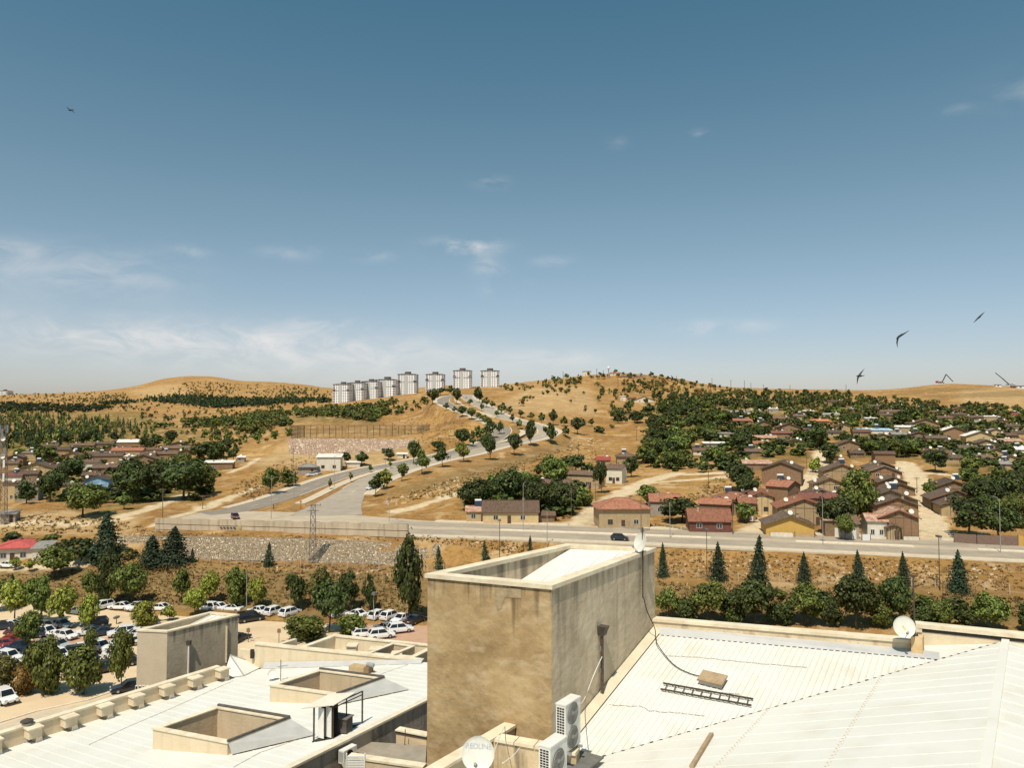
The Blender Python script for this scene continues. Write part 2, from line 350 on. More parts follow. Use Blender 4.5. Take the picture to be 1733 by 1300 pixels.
def smooth_line(pts, step=1.0):
    """Catmull-Rom through 3D points, resampled"""
    P = [Vector(p) for p in pts]; P = [P[0]*2-P[1]]+P+[P[-1]*2-P[-2]]; out = []
    for i in range(1, len(P)-2):
        n = max(2, int((P[i+1]-P[i]).length/step))
        for q in range(n):
            t = q/n; a, b, c, d = P[i-1], P[i], P[i+1], P[i+2]
            out.append(0.5*((2*b)+(c-a)*t+(2*a-5*b+4*c-d)*t*t+(3*b-a-3*c+d)*t**3))
    out.append(P[-2]); return out
LPX = [(345,870,210),(385,866,216),(420,859,225),(471,844,240),(521,826,258),(572,808,280),(623,795,297),(674,786,311),(725,776,327),(775,765,345),(813,754,362),(839,742,380),(851,729,402),(838,717,425),(803,702,460),(770,691,500),(750,680,560),(757,673,640),(775,669,740)]
RPX = [(545,873,203),(562,860,222),(582,845,239),(613,822,261),(648,806,281),(687,793,299),(737,780,318),(788,770,334),(826,760,350),(860,752,364),(893,746,376),(918,738,389),(924,728,404),(893,717,424),(856,708,446),(831,696,480),(808,684,530),(791,674,610),(793,668,720)]
lineL = smooth_line([at(*p) if i > 2 else atz(p[0], p[1], 8.5+.12*max(0,i-1)) for i, p in enumerate(LPX)]); lineR = smooth_line([at(*p) if i > 1 else atz(p[0], p[1], 8.5+.12*i) for i, p in enumerate(RPX)])
def MZ(px, py): return atz(px, py, 8.5)
MPX = [(318,873.5),(420,875.5),(520,879),(600,885),(700,893),(870,898.5),(1050,905),(1300,915),(1500,923.5),(1733,934.5),(1960,945.5)]
lineM = smooth_line([MZ(*p) for p in MPX])
def flatten(line, hw, sh):
    global Z
    P = np.array([tuple(p) for p in line]); lo = P.min(0)-hw-sh-2; hi = P.max(0)+hw+sh+2
    sel = np.where((XX > lo[0]) & (XX < hi[0]) & (YY > lo[1]) & (YY < hi[1])); x = XX[sel]; y = YY[sel]; zz = Z[sel].copy()
    for s in range(0, len(x), 20000):
        e = slice(s, s+20000); d = (x[e, None]-P[None, :, 0])**2+(y[e, None]-P[None, :, 1])**2
        q = d.argmin(1); dd = np.sqrt(d[np.arange(len(q)), q])
        w = np.clip((hw+sh-dd)/sh, 0, 1); w = w*w*(3-2*w); zz[e] = zz[e]*(1-w)+P[q, 2]*w
    Z[sel] = zz
flatten(lineL, 8.5, 7); flatten(lineR, 8.5, 7); flatten(lineM, 12.6, 2.6)
def path_dist(line, W, wob=0.0):
    P = np.array([tuple(p) for p in line]); lo = P.min(0)-W*3; hi = P.max(0)+W*3; out = np.full(XX.shape, 1e3)
    sel = np.where((XX > lo[0]) & (XX < hi[0]) & (YY > lo[1]) & (YY < hi[1])); x = XX[sel]; y = YY[sel]; r = np.empty(len(x))
    for s in range(0, len(x), 20000):
        e = slice(s, s+20000); d = (x[e, None]-P[None, :, 0])**2+(y[e, None]-P[None, :, 1])**2; r[e] = np.sqrt(d.min(1))
    out[sel] = r; return out
# dirt lanes and tracks worn into the ground: (half width m, pixel line on the ground)
TRACKS = [(3.6,[(972,890),(990,880),(1012,862),(1035,846),(1060,832),(1085,820),(1112,810),(1145,803)]),(2.2,[(1085,821),(1130,816),(1180,812),(1240,807)]),(2.2,[(1145,803),(1180,803),(1225,800)]),
          (3.4,[(1262,913),(1280,897),(1301,882),(1320,863),(1342,838),(1360,821),(1375,806),(1387,790),(1392,765)]),
          (3.8,[(1592,920),(1584,904),(1574,882),(1569,852),(1557,824),(1545,800),(1530,784)]),
          (2.2,[(195,880),(215,872),(254,861),(285,849),(315,838)]),(2.4,[(0,888),(80,886),(160,884),(210,878)]),
          (2.2,[(665,868),(700,860),(735,848),(765,838),(790,832)]),(1.6,[(0,964),(45,961),(90,957),(150,952)]),(1.3,[(390,800),(420,788),(440,775)]),
          (1.6,[(262,890),(300,874),(345,860),(400,838),(440,822)]),(2.6,[(1560,800),(1620,806),(1690,812)]),(3.0,[(1285,712),(1290,702)])]
pathm = np.zeros(XX.shape)
for hw, pts in TRACKS:
    ln = smooth_line([hit(*p) for p in pts]); d = path_dist(ln, hw)
    n = vnoise(XX/3.1, YY/3.1, 8)*1.6+vnoise(XX/1.1, YY/1.1, 9)*.8
    pathm = np.maximum(pathm, np.clip((hw+0.7-d+n)/1.4, 0, 1))
PYV = None
def pixel_y():
    d = YY*cos(TH)+(Z-CAMZ)*sin(TH); b = (-YY*sin(TH)+(Z-CAMZ)*cos(TH))/d
    return PW/2+F*XX/d, PH/2-F*b
GX, GY = pixel_y()
def inpoly(px, py, poly):
    px = np.asarray(px, float); py = np.asarray(py, float); ins = np.zeros(px.shape, bool); n = len(poly)
    for i in range(n):
        x0, y0 = poly[i]; x1, y1 = poly[(i+1) % n]
        if y0 == y1: continue
        c = ((y0 > py) != (y1 > py)) & (px < (x1-x0)*(py-y0)/(y1-y0)+x0); ins ^= c
    return ins
GREEN = [[(1090,690),(1250,672),(1480,690),(1733,716),(1733,830),(1640,800),(1560,780),(1400,775),(1300,790),(1100,770)],[(770,870),(800,830),(930,812),(1000,800),(1000,830),(960,870),(900,880)],[(1360,850),(1440,830),(1450,890),(1380,890)],
         [(120,862),(170,842),(270,848),(230,868),(160,878)],[(0,800),(200,780),(360,790),(350,850),(60,850)],[(0,700),(230,698),(370,745),(200,760),(0,770)]]
GREEN += [[(390,706),(490,698),(560,694),(650,690),(640,718),(500,714),(400,728)],[(0,770),(60,762),(60,800),(0,800)]]
BARE = [[(1130,705),(1330,700),(1330,690),(1130,690)],[(830,690),(900,655),(1000,655),(1010,705),(960,700),(900,700)],[(1620,660),(1733,655),(1733,690),(1620,680)],[(490,742),(710,742),(710,790),(430,790)],[(220,905),(0,905),(0,868),(250,868)],[(215,662),(300,650),(330,668),(260,676)]]
green = np.zeros(XX.shape); bare = np.zeros(XX.shape)
for p in GREEN: green = np.maximum(green, inpoly(GX, GY, p)*1.0)
for p in BARE: bare = np.maximum(bare, inpoly(GX, GY, p)*1.0)
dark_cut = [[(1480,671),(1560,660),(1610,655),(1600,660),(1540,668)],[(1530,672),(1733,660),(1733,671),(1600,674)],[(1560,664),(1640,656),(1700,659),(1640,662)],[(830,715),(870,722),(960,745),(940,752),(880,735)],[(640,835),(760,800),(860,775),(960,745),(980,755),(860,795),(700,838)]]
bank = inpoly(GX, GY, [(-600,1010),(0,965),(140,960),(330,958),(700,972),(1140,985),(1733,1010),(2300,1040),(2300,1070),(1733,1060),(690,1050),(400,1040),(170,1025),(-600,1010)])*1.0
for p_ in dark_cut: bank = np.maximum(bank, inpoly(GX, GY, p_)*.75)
def blur(a, n):
    for _ in range(n):
        a = (a+np.roll(a, 1, 0)+np.roll(a, -1, 0)+np.roll(a, 1, 1)+np.roll(a, -1, 1))/5
    return a
green = blur(green, 14); bare = blur(bare, 10); bank = blur(bank, 5)

def ground_material():
    m = bpy.data.materials.new('dry_ground'); m.use_nodes = True; nt = m.node_tree; N = nt.nodes.new; L = nt.links.new
    bs = nt.nodes['Principled BSDF']; bs.inputs['Roughness'].default_value = 0.95; bs.inputs['Specular IOR Level'].default_value = 0.1
    g = N('ShaderNodeNewGeometry'); pos = g.outputs['Position']
    at_ = N('ShaderNodeAttribute'); at_.attribute_name = 'cover'; sp = N('ShaderNodeSeparateColor'); L(at_.outputs['Color'], sp.inputs[0])
    def noise(s, d=6, r=.6, warp=0):
        n = N('ShaderNodeTexNoise'); n.inputs['Scale'].default_value = s; n.inputs['Detail'].default_value = d; n.inputs['Roughness'].default_value = r; n.inputs['Distortion'].default_value = warp
        L(pos, n.inputs['Vector']); return n.outputs['Fac']
    def rng_(v, a, b, c=0., d=1.):
        n = N('ShaderNodeMapRange'); n.inputs['From Min'].default_value = a; n.inputs['From Max'].default_value = b; n.inputs['To Min'].default_value = c; n.inputs['To Max'].default_value = d
        L(v, n.inputs['Value']); return n.outputs[0]
    def mix(f, a, b):
        n = N('ShaderNodeMixRGB')
        for s, v in (('Fac', f), ('Color1', a), ('Color2', b)):
            if isinstance(v, tuple): n.inputs[s].default_value = (*v, 1)
            elif isinstance(v, float): n.inputs[s].default_value = v
            else: L(v, n.inputs[s])
        return n.outputs[0]
    def mul(a, b):
        n = N('ShaderNodeMath'); n.operation = 'MULTIPLY'
        for i, v in enumerate((a, b)):
            if isinstance(v, float): n.inputs[i].default_value = v
            else: L(v, n.inputs[i])
        return n.outputs[0]
    c = mix(rng_(noise(.035, 8), .38, .62), (.430,.270,.100), (.300,.172,.060))
    c = mix(rng_(noise(.004, 8, .65, .8), .5, .62, 0, .6), c, (.46,.315,.155))
    c = mix(rng_(noise(.22, 8, .78, .5), .5, .62, 0, .75), c, (.150,.088,.032))
    c = mix(rng_(noise(.7, 7, .72), .5, .68, 0, .6), c, (.15,.088,.034))
    c = mix(rng_(noise(.11, 8, .65, .6), .52, .64, 0, .75), c, (.55,.42,.25))
    c = mix(rng_(noise(.012, 7, .7, .8), .52, .62, 0, .6), c, (.245,.135,.058))
    c = mix(rng_(noise(1.8, 5, .7), .56, .74, 0, .5), c, (.56,.44,.25))
    c = mix(rng_(noise(4.0, 4, .7), .55, .7, 0, .45), c, (.11,.065,.024))
    ml = N('ShaderNodeMixRGB'); ml.blend_type = 'MULTIPLY'; ml.inputs['Fac'].default_value = 1.; L(c, ml.inputs['Color1']); ml.inputs['Color2'].default_value = (1.07, .975, .86, 1); c = ml.outputs[0]
    c = mix(mul(sp.outputs[2], rng_(noise(.25, 7), .32, .6, .45, 1.)), c, mix(rng_(noise(.09, 8, .7), .4, .6), (.52,.36,.18), (.40,.25,.11)))
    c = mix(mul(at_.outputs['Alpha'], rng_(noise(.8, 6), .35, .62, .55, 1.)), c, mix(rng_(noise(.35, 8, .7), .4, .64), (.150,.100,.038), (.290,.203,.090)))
    c = mix(mul(sp.outputs[1], rng_(noise(.16, 6), .42, .58)), c, mix(rng_(noise(.5, 6), .4, .6), (.10,.10,.028), (.20,.155,.05)))
    c = mix(sp.outputs[0], c, mix(rng_(noise(.5, 7), .4, .65), (.68,.545,.35), (.57,.44,.27)))
    c = mix(rng_(noise(.022, 9, .72, 1.2), .55, .66, 0, .5), c, (.20,.115,.048))
    L(c, bs.inputs['Base Color'])
    b = N('ShaderNodeBump'); b.inputs['Strength'].default_value = 1.; b.inputs['Distance'].default_value = .6; L(noise(1.1, 8, .7), b.inputs['Height']); L(b.outputs[0], bs.inputs['Normal'])
    return m
def build_terrain():
    n = len(rows); vs = np.stack([XX, YY, Z], -1).reshape(-1, 3); i = np.arange(n*NU).reshape(n, NU)
    fs = np.stack([i[:-1, :-1], i[:-1, 1:], i[1:, 1:], i[1:, :-1]], -1).reshape(-1, 4)
    me = fastmesh('ground', vs, fs, ground_material(), True)
    a = me.attributes.new('cover', 'FLOAT_COLOR', 'POINT')
    c = np.stack([pathm, green, bare, bank], -1).reshape(-1, 4).astype(np.float32); a.data.foreach_set('color', c.ravel())
    o = bpy.data.objects.new('ground', me); COL.objects.link(o); tag(o, kind='structure')
build_terrain()

# ------------------------------------------------------------------ roads
asphalt = mat('asphalt', (.27,.225,.175), (.205,.172,.135), .35, .9, .15, 25, world=True, streak=((.27,.225,.17), (.05,.5,.5), .6))
asphalt2 = mat('asphalt_worn', (.50,.405,.285), (.41,.33,.235), .3, .9, .15, 25, world=True, streak=((.34,.275,.20), (.06,.35,.5), .6))
concrete_kerb = mat('kerb_stone', (.74,.65,.50), (.58,.49,.36), 1.2, .9, world=True)
pave = mat('pavement_slabs', (.56,.47,.34), (.47,.385,.27), .8, .9, .2, 6, world=True)
paint = mat('road_paint', (.72,.68,.58), (.5,.45,.36), 2.0, .8, world=True)
def frame(line):
    out = []
    for i, p in enumerate(line):
        d = line[min(i+3, len(line)-1)]-line[max(i-3, 0)]; d.z = 0; d.normalize(); out.append((p, Vector((d.y, -d.x, 0))))   # point, right-hand normal
    return out
def strip(mb, fr, o0, o1, dz, i0=0, i1=None, w=None, skip=None):
    seq = fr[i0:i1]; vs = []; fs = []
    for i, (p, n) in enumerate(seq):
        a = o0(i/(len(seq)-1)) if callable(o0) else o0; b = o1(i/(len(seq)-1)) if callable(o1) else o1
        vs += [p+n*a+Vector((0,0,dz)), p+n*b+Vector((0,0,dz))]
    for i in range(len(seq)-1):
        if skip and skip(i): continue
        fs.append((2*i, 2*i+1, 2*i+3, 2*i+2))
    mb.verts(vs, fs)
def kerbed(mb, fr, o0, o1, h, i0=0, i1=None):
    """a raised band with kerb faces on both edges"""
    seq = fr[i0:i1]; vs = []; fs = []
    lo, hi = min(o0, o1), max(o0, o1)
    for p, n in seq:
        z = Vector((0,0,1)); vs += [p+n*lo-z*.2, p+n*lo+z*h, p+n*hi+z*h, p+n*hi-z*.2]
    for i in range(len(seq)-1):
        a = 4*i; b = a+4
        for k2 in range(3): fs.append((a+k2, a+k2+1, b+k2+1, b+k2))
    fs += [(0,3,2,1), tuple(4*(len(seq)-1)+k2 for k2 in range(4))]
    mb.verts(vs, fs)
fL, fR, fM = frame(lineL), frame(lineR), frame(lineM)
def near_index(fr, px, py=None):
    return min(range(len(fr)), key=lambda i: abs(proj(fr[i][0])[0]-px)+(0 if py is None else abs(proj(fr[i][0])[1]-py)*3))
iM7_ = near_index(fM, 705)
road = MB(); strip(road, fM, -11.2, 11.2, .06); tag(road.build('main_road', asphalt2), kind='structure')
road = MB(); strip(road, fM, -8.9, -2.0, .064, iM7_-10); strip(road, fM, 2.0, 8.9, .064, iM7_-10); tag(road.build('road_lanes', mat('asphalt_lane', (.38,.315,.235), (.31,.255,.19), .3, .9, .15, 25, world=True, streak=((.27,.225,.165), (.05,.4,.5), .7))), kind='structure')
road = MB(); strip(road, fL, -4.8, 4.8, .075); tag(road.build('hill_road', asphalt), kind='structure')
road = MB(); strip(road, fR, lambda t: -4.8-4*max(0, 1-t*12), lambda t: 4.8+6*max(0, 1-t*14), .09); tag(road.build('hill_road', mat('asphalt_grey', (.385,.325,.25), (.315,.265,.205), .3, .9, .15, 25, world=True, streak=((.27,.225,.17), (.06,.35,.5), .6))), kind='structure')
iM7 = near_index(fM, 705); iD = near_index(fM, 955); iD2 = near_index(fM, 1010); i12 = near_index(fM, 1243); i13 = near_index(fM, 1292); i15 = near_index(fM, 1572); i16 = near_index(fM, 1612); iE = near_index(fM, 520)
iL0 = near_index(fL, 420, 859); iR0 = near_index(fR, 613, 822)
k = MB()
for a, b in ((iM7, iD), (iD2, i12), (i13, i15), (i16, None)): kerbed(k, fM, -11.2, -14.0, .16, a, b)
kerbed(k, fM, 11.2, 13.6, .16, iM7-8)
kerbed(k, fL, -4.8, -7.4, .16, 12); kerbed(k, fR, 4.8, 8.0, .16, near_index(fR, 590, 838))
tag(k.build('pavement', pave), kind='structure')
k = MB()
for a, b in ((iM7, iD), (iD2, i12), (i13, i15), (i16, None)): kerbed(k, fM, -10.9, -11.25, .20, a, b)
kerbed(k, fM, 10.9, 11.25, .20, iM7-8); kerbed(k, fL, -4.5, -4.85, .20, 12); kerbed(k, fL, 4.5, 4.85, .20, iL0+20); kerbed(k, fR, 4.5, 4.85, .20, near_index(fR, 590, 838)); kerbed(k, fR, -4.5, -4.85, .20, iR0-6)
kerbed(k, fM, -.9, .9, .18, iM7+20, i12-4); kerbed(k, fM, -.9, .9, .18, i13+6, i15-2); kerbed(k, fM, -.9, .9, .18, i16+4)
tag(k.build('kerb', concrete_kerb), kind='structure')
# median between the two carriageways of the hill road
mid = []
for p, n in fL[iL0+6:]:
    q = min(lineR, key=lambda r: (r-p).length_squared)
    mid.append(((p+q)/2, (q-p).length))
mb = MB(); vs = []; fs = []
for i, (p, w) in enumerate(mid):
    d = mid[min(i+2, len(mid)-1)][0]-mid[max(i-2, 0)][0]; d.z = 0; d.normalize(); n = Vector((d.y, -d.x, 0)); hw = max(.35, min(w/2-5.0, 1.7))
    vs += [p-n*hw-Vector((0,0,.2)), p-n*hw+Vector((0,0,.17)), p+n*hw+Vector((0,0,.17)), p+n*hw-Vector((0,0,.2))]
for i in range(len(mid)-1):
    a = 4*i
    for k2 in range(3): fs.append((a+k2, a+k2+1, a+k2+5, a+k2+4))
mb.verts(vs, fs); tag(mb.build('median_strip', pave), kind='structure')
mk = MB()
dash = lambda i: (i % 9) > 3
strip(mk, fL, -.07, .07, .082, 16, None, None, dash); strip(mk, fR, -.07, .07, .097, 40, None, None, dash)
strip(mk, fM, -5.5, -5.37, .068, iM7, None, None, dash); strip(mk, fM, 5.37, 5.5, .068, iM7, None, None, dash)
tag(mk.build('road_markings', paint), kind='structure')
# ------------------------------------------------------------------ foreground roofs
E1 = Vector((.926,-.378,0)).normalized(); E2 = Vector((.567,.824,0)).normalized(); UP = Vector((0,0,1))
render_ = mat('stained_render', (.51,.362,.185), (.29,.19,.088), .75, .95, .8, 4, streak=((.58,.45,.28), (1.5,1.5,2.6), .6), detail=11, drip=((.13,.085,.045), .75, 29.2, 30.9))
render_grey = mat('weathered_render', (.62,.505,.35), (.43,.345,.23), .7, .95, .7, 4, streak=((.13,.105,.075), (2.2,2.2,.16), .7), detail=10, zfade=(27.2, 30.6), drip=((.17,.14,.10), .5, 29.4, 30.9))
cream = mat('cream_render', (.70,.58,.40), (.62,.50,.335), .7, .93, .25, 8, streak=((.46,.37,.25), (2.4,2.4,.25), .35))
cream_shaded = mat('cream_render_shaded', (.62,.49,.33), (.54,.42,.27), .7, .93, .25, 8, streak=((.36,.28,.18), (2.4,2.4,.25), .45))  # cream darkened in colour, shade put into well, yard and rear walls
coping_m = mat('coping_stone', (.76,.67,.49), (.60,.49,.34), 1.6, .9, .2, 9)
white_sheet = mat('white_metal_sheet', (.72,.70,.635), (.675,.65,.575), .35, .5, .05, 2, spec=.4, streak=((.60,.55,.46), (.9,.9,.9), .45))
white_sheet2 = mat('old_white_sheet', (.69,.67,.61), (.64,.615,.545), .3, .55, .05, 2, spec=.3, streak=((.56,.48,.37), (.8,.8,.8), .5))
flash_m = mat('grey_flashing', (.47,.465,.45), (.40,.395,.38), 1.0, .6)
dark_gap = mat('dark_gap', (.035,.03,.025))
black_rubber = mat('black_rubber', (.015,.014,.013), rough=.7)
dark_steel = mat('dark_steel', (.05,.045,.04), (.10,.07,.045), 4, .6)
galv = mat('galvanised_steel', (.45,.45,.44), (.36,.36,.35), 3, .45, metal=.6)
white_paint = mat('white_paint', (.78,.76,.70), (.70,.67,.60), 2.5, .5)
glass = mat('window_glass', (.03,.04,.05), rough=.08, spec=.6)
grille_dark = mat('grille_dark', (.012,.012,.012))
timber = mat('weathered_timber', (.42,.31,.19), (.30,.21,.12), 4, .9)

def ribs(mb, poly, pn, rdir, spacing, h, w, off=0.0, holes=()):
    """raised ribs on the plane of POLY (3D points), running along RDIR, clipped to the polygon"""
    n = pn.normalized(); r = (rdir-n*rdir.dot(n)).normalized(); s = n.cross(r); o = poly[0]
    q = [((p-o).dot(r), (p-o).dot(s)) for p in poly]
    lo = min(b for a, b in q); hi = max(b for a, b in q); y = lo+spacing*.5+off
    while y < hi:
        xs = []
        for loop in [q]+[[((p-o).dot(r), (p-o).dot(s)) for p in h_] for h_ in holes]:
            for i in range(len(loop)):
                (a0, b0), (a1, b1) = loop[i], loop[(i+1) % len(loop)]
                if (b0 > y) != (b1 > y): xs.append(a0+(a1-a0)*(y-b0)/(b1-b0))
        xs.sort()
        for x0, x1 in zip(xs[::2], xs[1::2]):
            if x1-x0 < .1: continue
            base = [o+r*x+s*(y+d)+n*e for x in (x0, x1) for d, e in ((-w, .001), (-w*.5, h), (w*.5, h), (w, .001))]
            mb.verts(base, [(0,1,5,4),(1,2,6,5),(2,3,7,6),(0,3,2,1),(4,5,6,7)])
        y += spacing
def normal(p): 
    n = (p[1]-p[0]).cross(p[2]-p[0]).normalized(); return n if n.z > 0 else -n
def inset(poly, d):
    """offset a CCW/CW 2D polygon inwards by d"""
    n = len(poly); A = sum(poly[i][0]*poly[(i+1) % n][1]-poly[(i+1) % n][0]*poly[i][1] for i in range(n)); sg = 1 if A > 0 else -1; out = []
    for i in range(n):
        p0, p1, p2 = Vector(poly[i-1][:2]), Vector(poly[i][:2]), Vector(poly[(i+1) % n][:2])
        d1 = (p1-p0).normalized(); d2 = (p2-p1).normalized(); n1 = Vector((-d1.y, d1.x))*sg; n2 = Vector((-d2.y, d2.x))*sg
        b = (n1+n2); b = b/(b.dot(n1)); out.append(p1+b*d)
    return out
def ring(mb, outer, inner, z0, z1):
    n = len(outer); vs = []
    for z in (z0, z1):
        vs += [(p[0], p[1], z) for p in outer]+[(p[0], p[1], z) for p in inner]
    fs = []
    for i in range(n):
        j = (i+1) % n
        fs += [(i, j, 2*n+j, 2*n+i), (n+i, 3*n+i, 3*n+j, n+j), (2*n+i, 2*n+j, 3*n+j, 3*n+i), (i, n+i, n+j, j)]
    mb.verts(vs, fs)
def wallseg(mb, a, b, th, z0a, z1a, z0b=None, z1b=None, side=1):
    """a straight wall from a to b, thickness th to one side"""
    z0b = z0a if z0b is None else z0b; z1b = z1a if z1b is None else z1b
    d = (Vector(b)-Vector(a)); d.z = 0; d.normalize(); n = Vector((-d.y, d.x, 0))*th*side; a = Vector(a); b = Vector(b)
    P = [a, b, b+n, a+n]; mb.prism([(p.x, p.y) for p in P], [z0a, z0b, z0b, z0a], [z1a, z1b, z1b, z1a])
def lineint(p, d, q, e):
    """2D intersection of p+s*d and q+t*e"""
    det = d.x*(-e.y)+e.x*d.y; r = q-p
    s = (r.x*(-e.y)+e.x*r.y)/det; return p+d*s

# ---- tall concrete penthouse
ZT = 31.0
bA, bB, bC, bE = atz(718.3,971.4,ZT), atz(934.6,991.4,ZT), atz(1111.5,927,ZT), atz(957.7,920,ZT)
pent = empty('rooftop_penthouse', (bB.x, bB.y, 0), 0, 'tall stained brown concrete stair tower rising through the white metal roof', 'stair tower')
inv = Matrix.Translation(-Vector((bB.x, bB.y, 0)))
outer = [(p.x, p.y) for p in (bA, bB, bC, bE)]; wallin = inset(outer, .06); inn = inset(outer, .34)
def shift(mb, off):
    mb.v = [(p[0]-off[0], p[1]-off[1], p[2]-off[2]) for p in mb.v]; return mb
PO = (bB.x, bB.y, 0)
def pw(i, j, m, name):
    mb = MB(); a, b, c, d = wallin[i], wallin[j], inn[j], inn[i]
    mb.prism([tuple(a), tuple(b), tuple(c), tuple(d)], 14.0, ZT-.13); return shift(mb, PO).build(name, m, pent)
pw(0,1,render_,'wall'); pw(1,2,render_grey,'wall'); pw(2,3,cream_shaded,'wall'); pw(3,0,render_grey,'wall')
mb = MB(); ring(mb, outer, inset(outer, .40), ZT-.126, ZT); shift(mb, PO).build('coping', coping_m, pent)
# sunken metal roof inside the parapet, rising to the far edge
i0, i1, i2, i3 = [Vector((p.x, p.y, 0)) for p in inset(outer, .345)]
zf, zb = ZT-1.75, ZT-.10
a = i0+(i1-i0)*.20; d = i3+(i2-i3)*.03
pl = [Vector((i0.x,i0.y,zf-.03)), Vector((i1.x,i1.y,zf)), Vector((i2.x,i2.y,zb)), Vector((i3.x,i3.y,zb-.03))]
mb = MB(); mb.face(*pl); ribs(mb, pl, normal(pl), (pl[2]-pl[1]), .5, .05, .05); shift(mb, PO).build('roof_sheet', white_sheet, pent)
# rain streaks of exposed steel on the inner wall, repair patch near the top of the front face
mb = MB()
nAB = Vector((E1.y, -E1.x, 0)).normalized(); fA = Vector((*wallin[0], 0)); fB = Vector((*wallin[1], 0)); fC = Vector((*wallin[2], 0)); dAB = (fB-fA).normalized(); dBC = (fC-fB).normalized()
nAB = Vector((dAB.y, -dAB.x, 0)); nBC = Vector((dBC.y, -dBC.x, 0))
def onAB(px, py): return atplane(px, py, fA, nAB)
def onBC(px, py): return atplane(px, py, fB, nBC)
p = [onAB(838,995), onAB(882,997), onAB(882,1013), onAB(868,1012), onAB(854,1012), onAB(849,1030), onAB(841,1034), onAB(838,1015)]
patch = MB(); patch.verts([q+nAB*.012 for q in p]+[q for q in p], [tuple(range(8))]+[(i, i+8, (i+1) % 8+8, (i+1) % 8) for i in range(8)])
shift(patch, PO).build('mortar_patch', mat('grey_mortar', (.42,.32,.19), (.30,.22,.13), 3, .95, .5, 8), pent)
# plastered band at the foot of the front face
p = [onAB(866,1219), onAB(876,1219), onAB(876,1262), onAB(866,1262)]
# drain hopper and downpipe on the grey face
h0 = onBC(1014, 1062); h1 = onBC(1012, 1200)
mb = MB(); c = h0+nBC*.14; f = Matrix.Translation(c)@Matrix(((dBC.x,nBC.x,0,0),(dBC.y,nBC.y,0,0),(0,0,1,0),(0,0,0,1)))
mb.verts([f@Vector(q) for q in ((-.16,-.14,.06),(.16,-.14,.06),(.16,.16,.06),(-.16,.16,.06),(-.11,-.14,-.24),(.11,-.14,-.24),(.11,.06,-.24),(-.11,.06,-.24))], [(0,1,2,3),(7,6,5,4),(0,4,5,1),(1,5,6,2),(2,6,7,3),(3,7,4,0)])
hop = shift(mb, PO).build('rain_hopper', dark_steel, pent)
mb = MB(); q0 = h0+nBC*.1-UP*.2; q1 = Vector((q0.x, q0.y, h1.z+.05)); mb.tube([q0, q1, q1+nBC*.12-UP*.1], .055, 10); shift(mb, PO).build('downpipe', mat('rusty_pipe', (.05,.042,.036), (.14,.085,.05), 2.2, .6), pent)
mb = MB()
for t in (.2, .5, .8):
    mb = MB(); q = q0.lerp(q1, t); mb.bar(q-dBC*.09-nBC*.02, q+dBC*.09-nBC*.02, .03, .14); shift(mb, PO).build('pipe_bracket', galv, pent)

# ---- right hand roof: two sheets meeting in a valley
cC = Vector((fC.x, fC.y, 0)); 
def under(P, py):
    """height of the vertical through P where it meets image row py"""
    _, t = ray(proj((P.x, P.y, 28))[0], py); return CAMZ+t*P.y
C0 = Vector((fC.x, fC.y, under(fC, 1066))); B0 = Vector((fB.x, fB.y, under(fB, 1280)))
slope1 = (C0.z-B0.z)/(C0-B0).xy.length; 
pn1 = (C0-B0).cross(E1); pn1 = pn1 if pn1.z > 0 else -pn1; pn1.normalize()
def on1(px, py): return atplane(px, py, C0, pn1)
V1, V2 = on1(985,1297), on1(1702,1089)
bldg = empty('metal_roofed_building', (V1.x, V1.y, 0), 0, 'large building under white ribbed metal roof with cream parapet beside the stair tower', 'building')
BO = (V1.x, V1.y, 0)
ve = V2-V1; det = E1.x*E2.y-E1.y*E2.x; va = (ve.x*E2.y-ve.y*E2.x)/det; vb = (E1.x*ve.y-E1.y*ve.x)/det
s2 = ve.z/va
def P2(a, b): q = V1+E1*a+E2*b; q.z = V1.z+s2*a; return q
gut0 = on1(1116,1076); gut1 = on1(1590,1118)
g_dir = (gut1-gut0); 
poly1 = [B0+E1*.02, V1+(V1-V2).normalized()*1.2, V2, gut1+(gut1-gut0).normalized()*1.6, gut0, ]
# sheet up to the gutter edge; the block wall bounds it on the left
poly1 = [gut0, C0+(B0-C0)*.03+nBC*.05, B0+nBC*.05+(B0-C0).normalized()*.6, V1+(V1-V2).normalized()*1.3, V2, gut1]
mb = MB(); mb.face(*poly1); ribs(mb, poly1, pn1, C0-B0, .19, .026, .026)
roof1 = shift(mb, BO).build('roof_sheet', white_sheet2, bldg)
mb = MB(); e = .02
for i in range(46):                                             # dark bars painting the shade in open rib ends along the sheet top
    t0 = (i+.15)/46; t1 = (i+.8)/46; q0 = gut0.lerp(gut1, t0); q1 = gut0.lerp(gut1, t1); mb.bar(q0+UP*.012, q1+UP*.012, .022, .02)
sm = shift(mb, BO).build('rib_end_shade', dark_gap, roof1)
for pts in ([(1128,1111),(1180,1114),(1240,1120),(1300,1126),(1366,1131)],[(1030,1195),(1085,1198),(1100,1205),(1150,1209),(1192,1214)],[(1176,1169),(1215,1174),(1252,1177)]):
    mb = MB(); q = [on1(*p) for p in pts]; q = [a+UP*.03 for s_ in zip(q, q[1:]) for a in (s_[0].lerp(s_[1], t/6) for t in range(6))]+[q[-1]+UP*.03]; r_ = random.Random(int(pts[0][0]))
    q = [a+E2*r_.uniform(-.04, .04) for a in q]; mb.tube(q, .011, 5); shift(mb, BO).build('sheet_lap', mat('lap_shadow', (.36,.33,.28), (.6,.57,.5), 6), roof1)
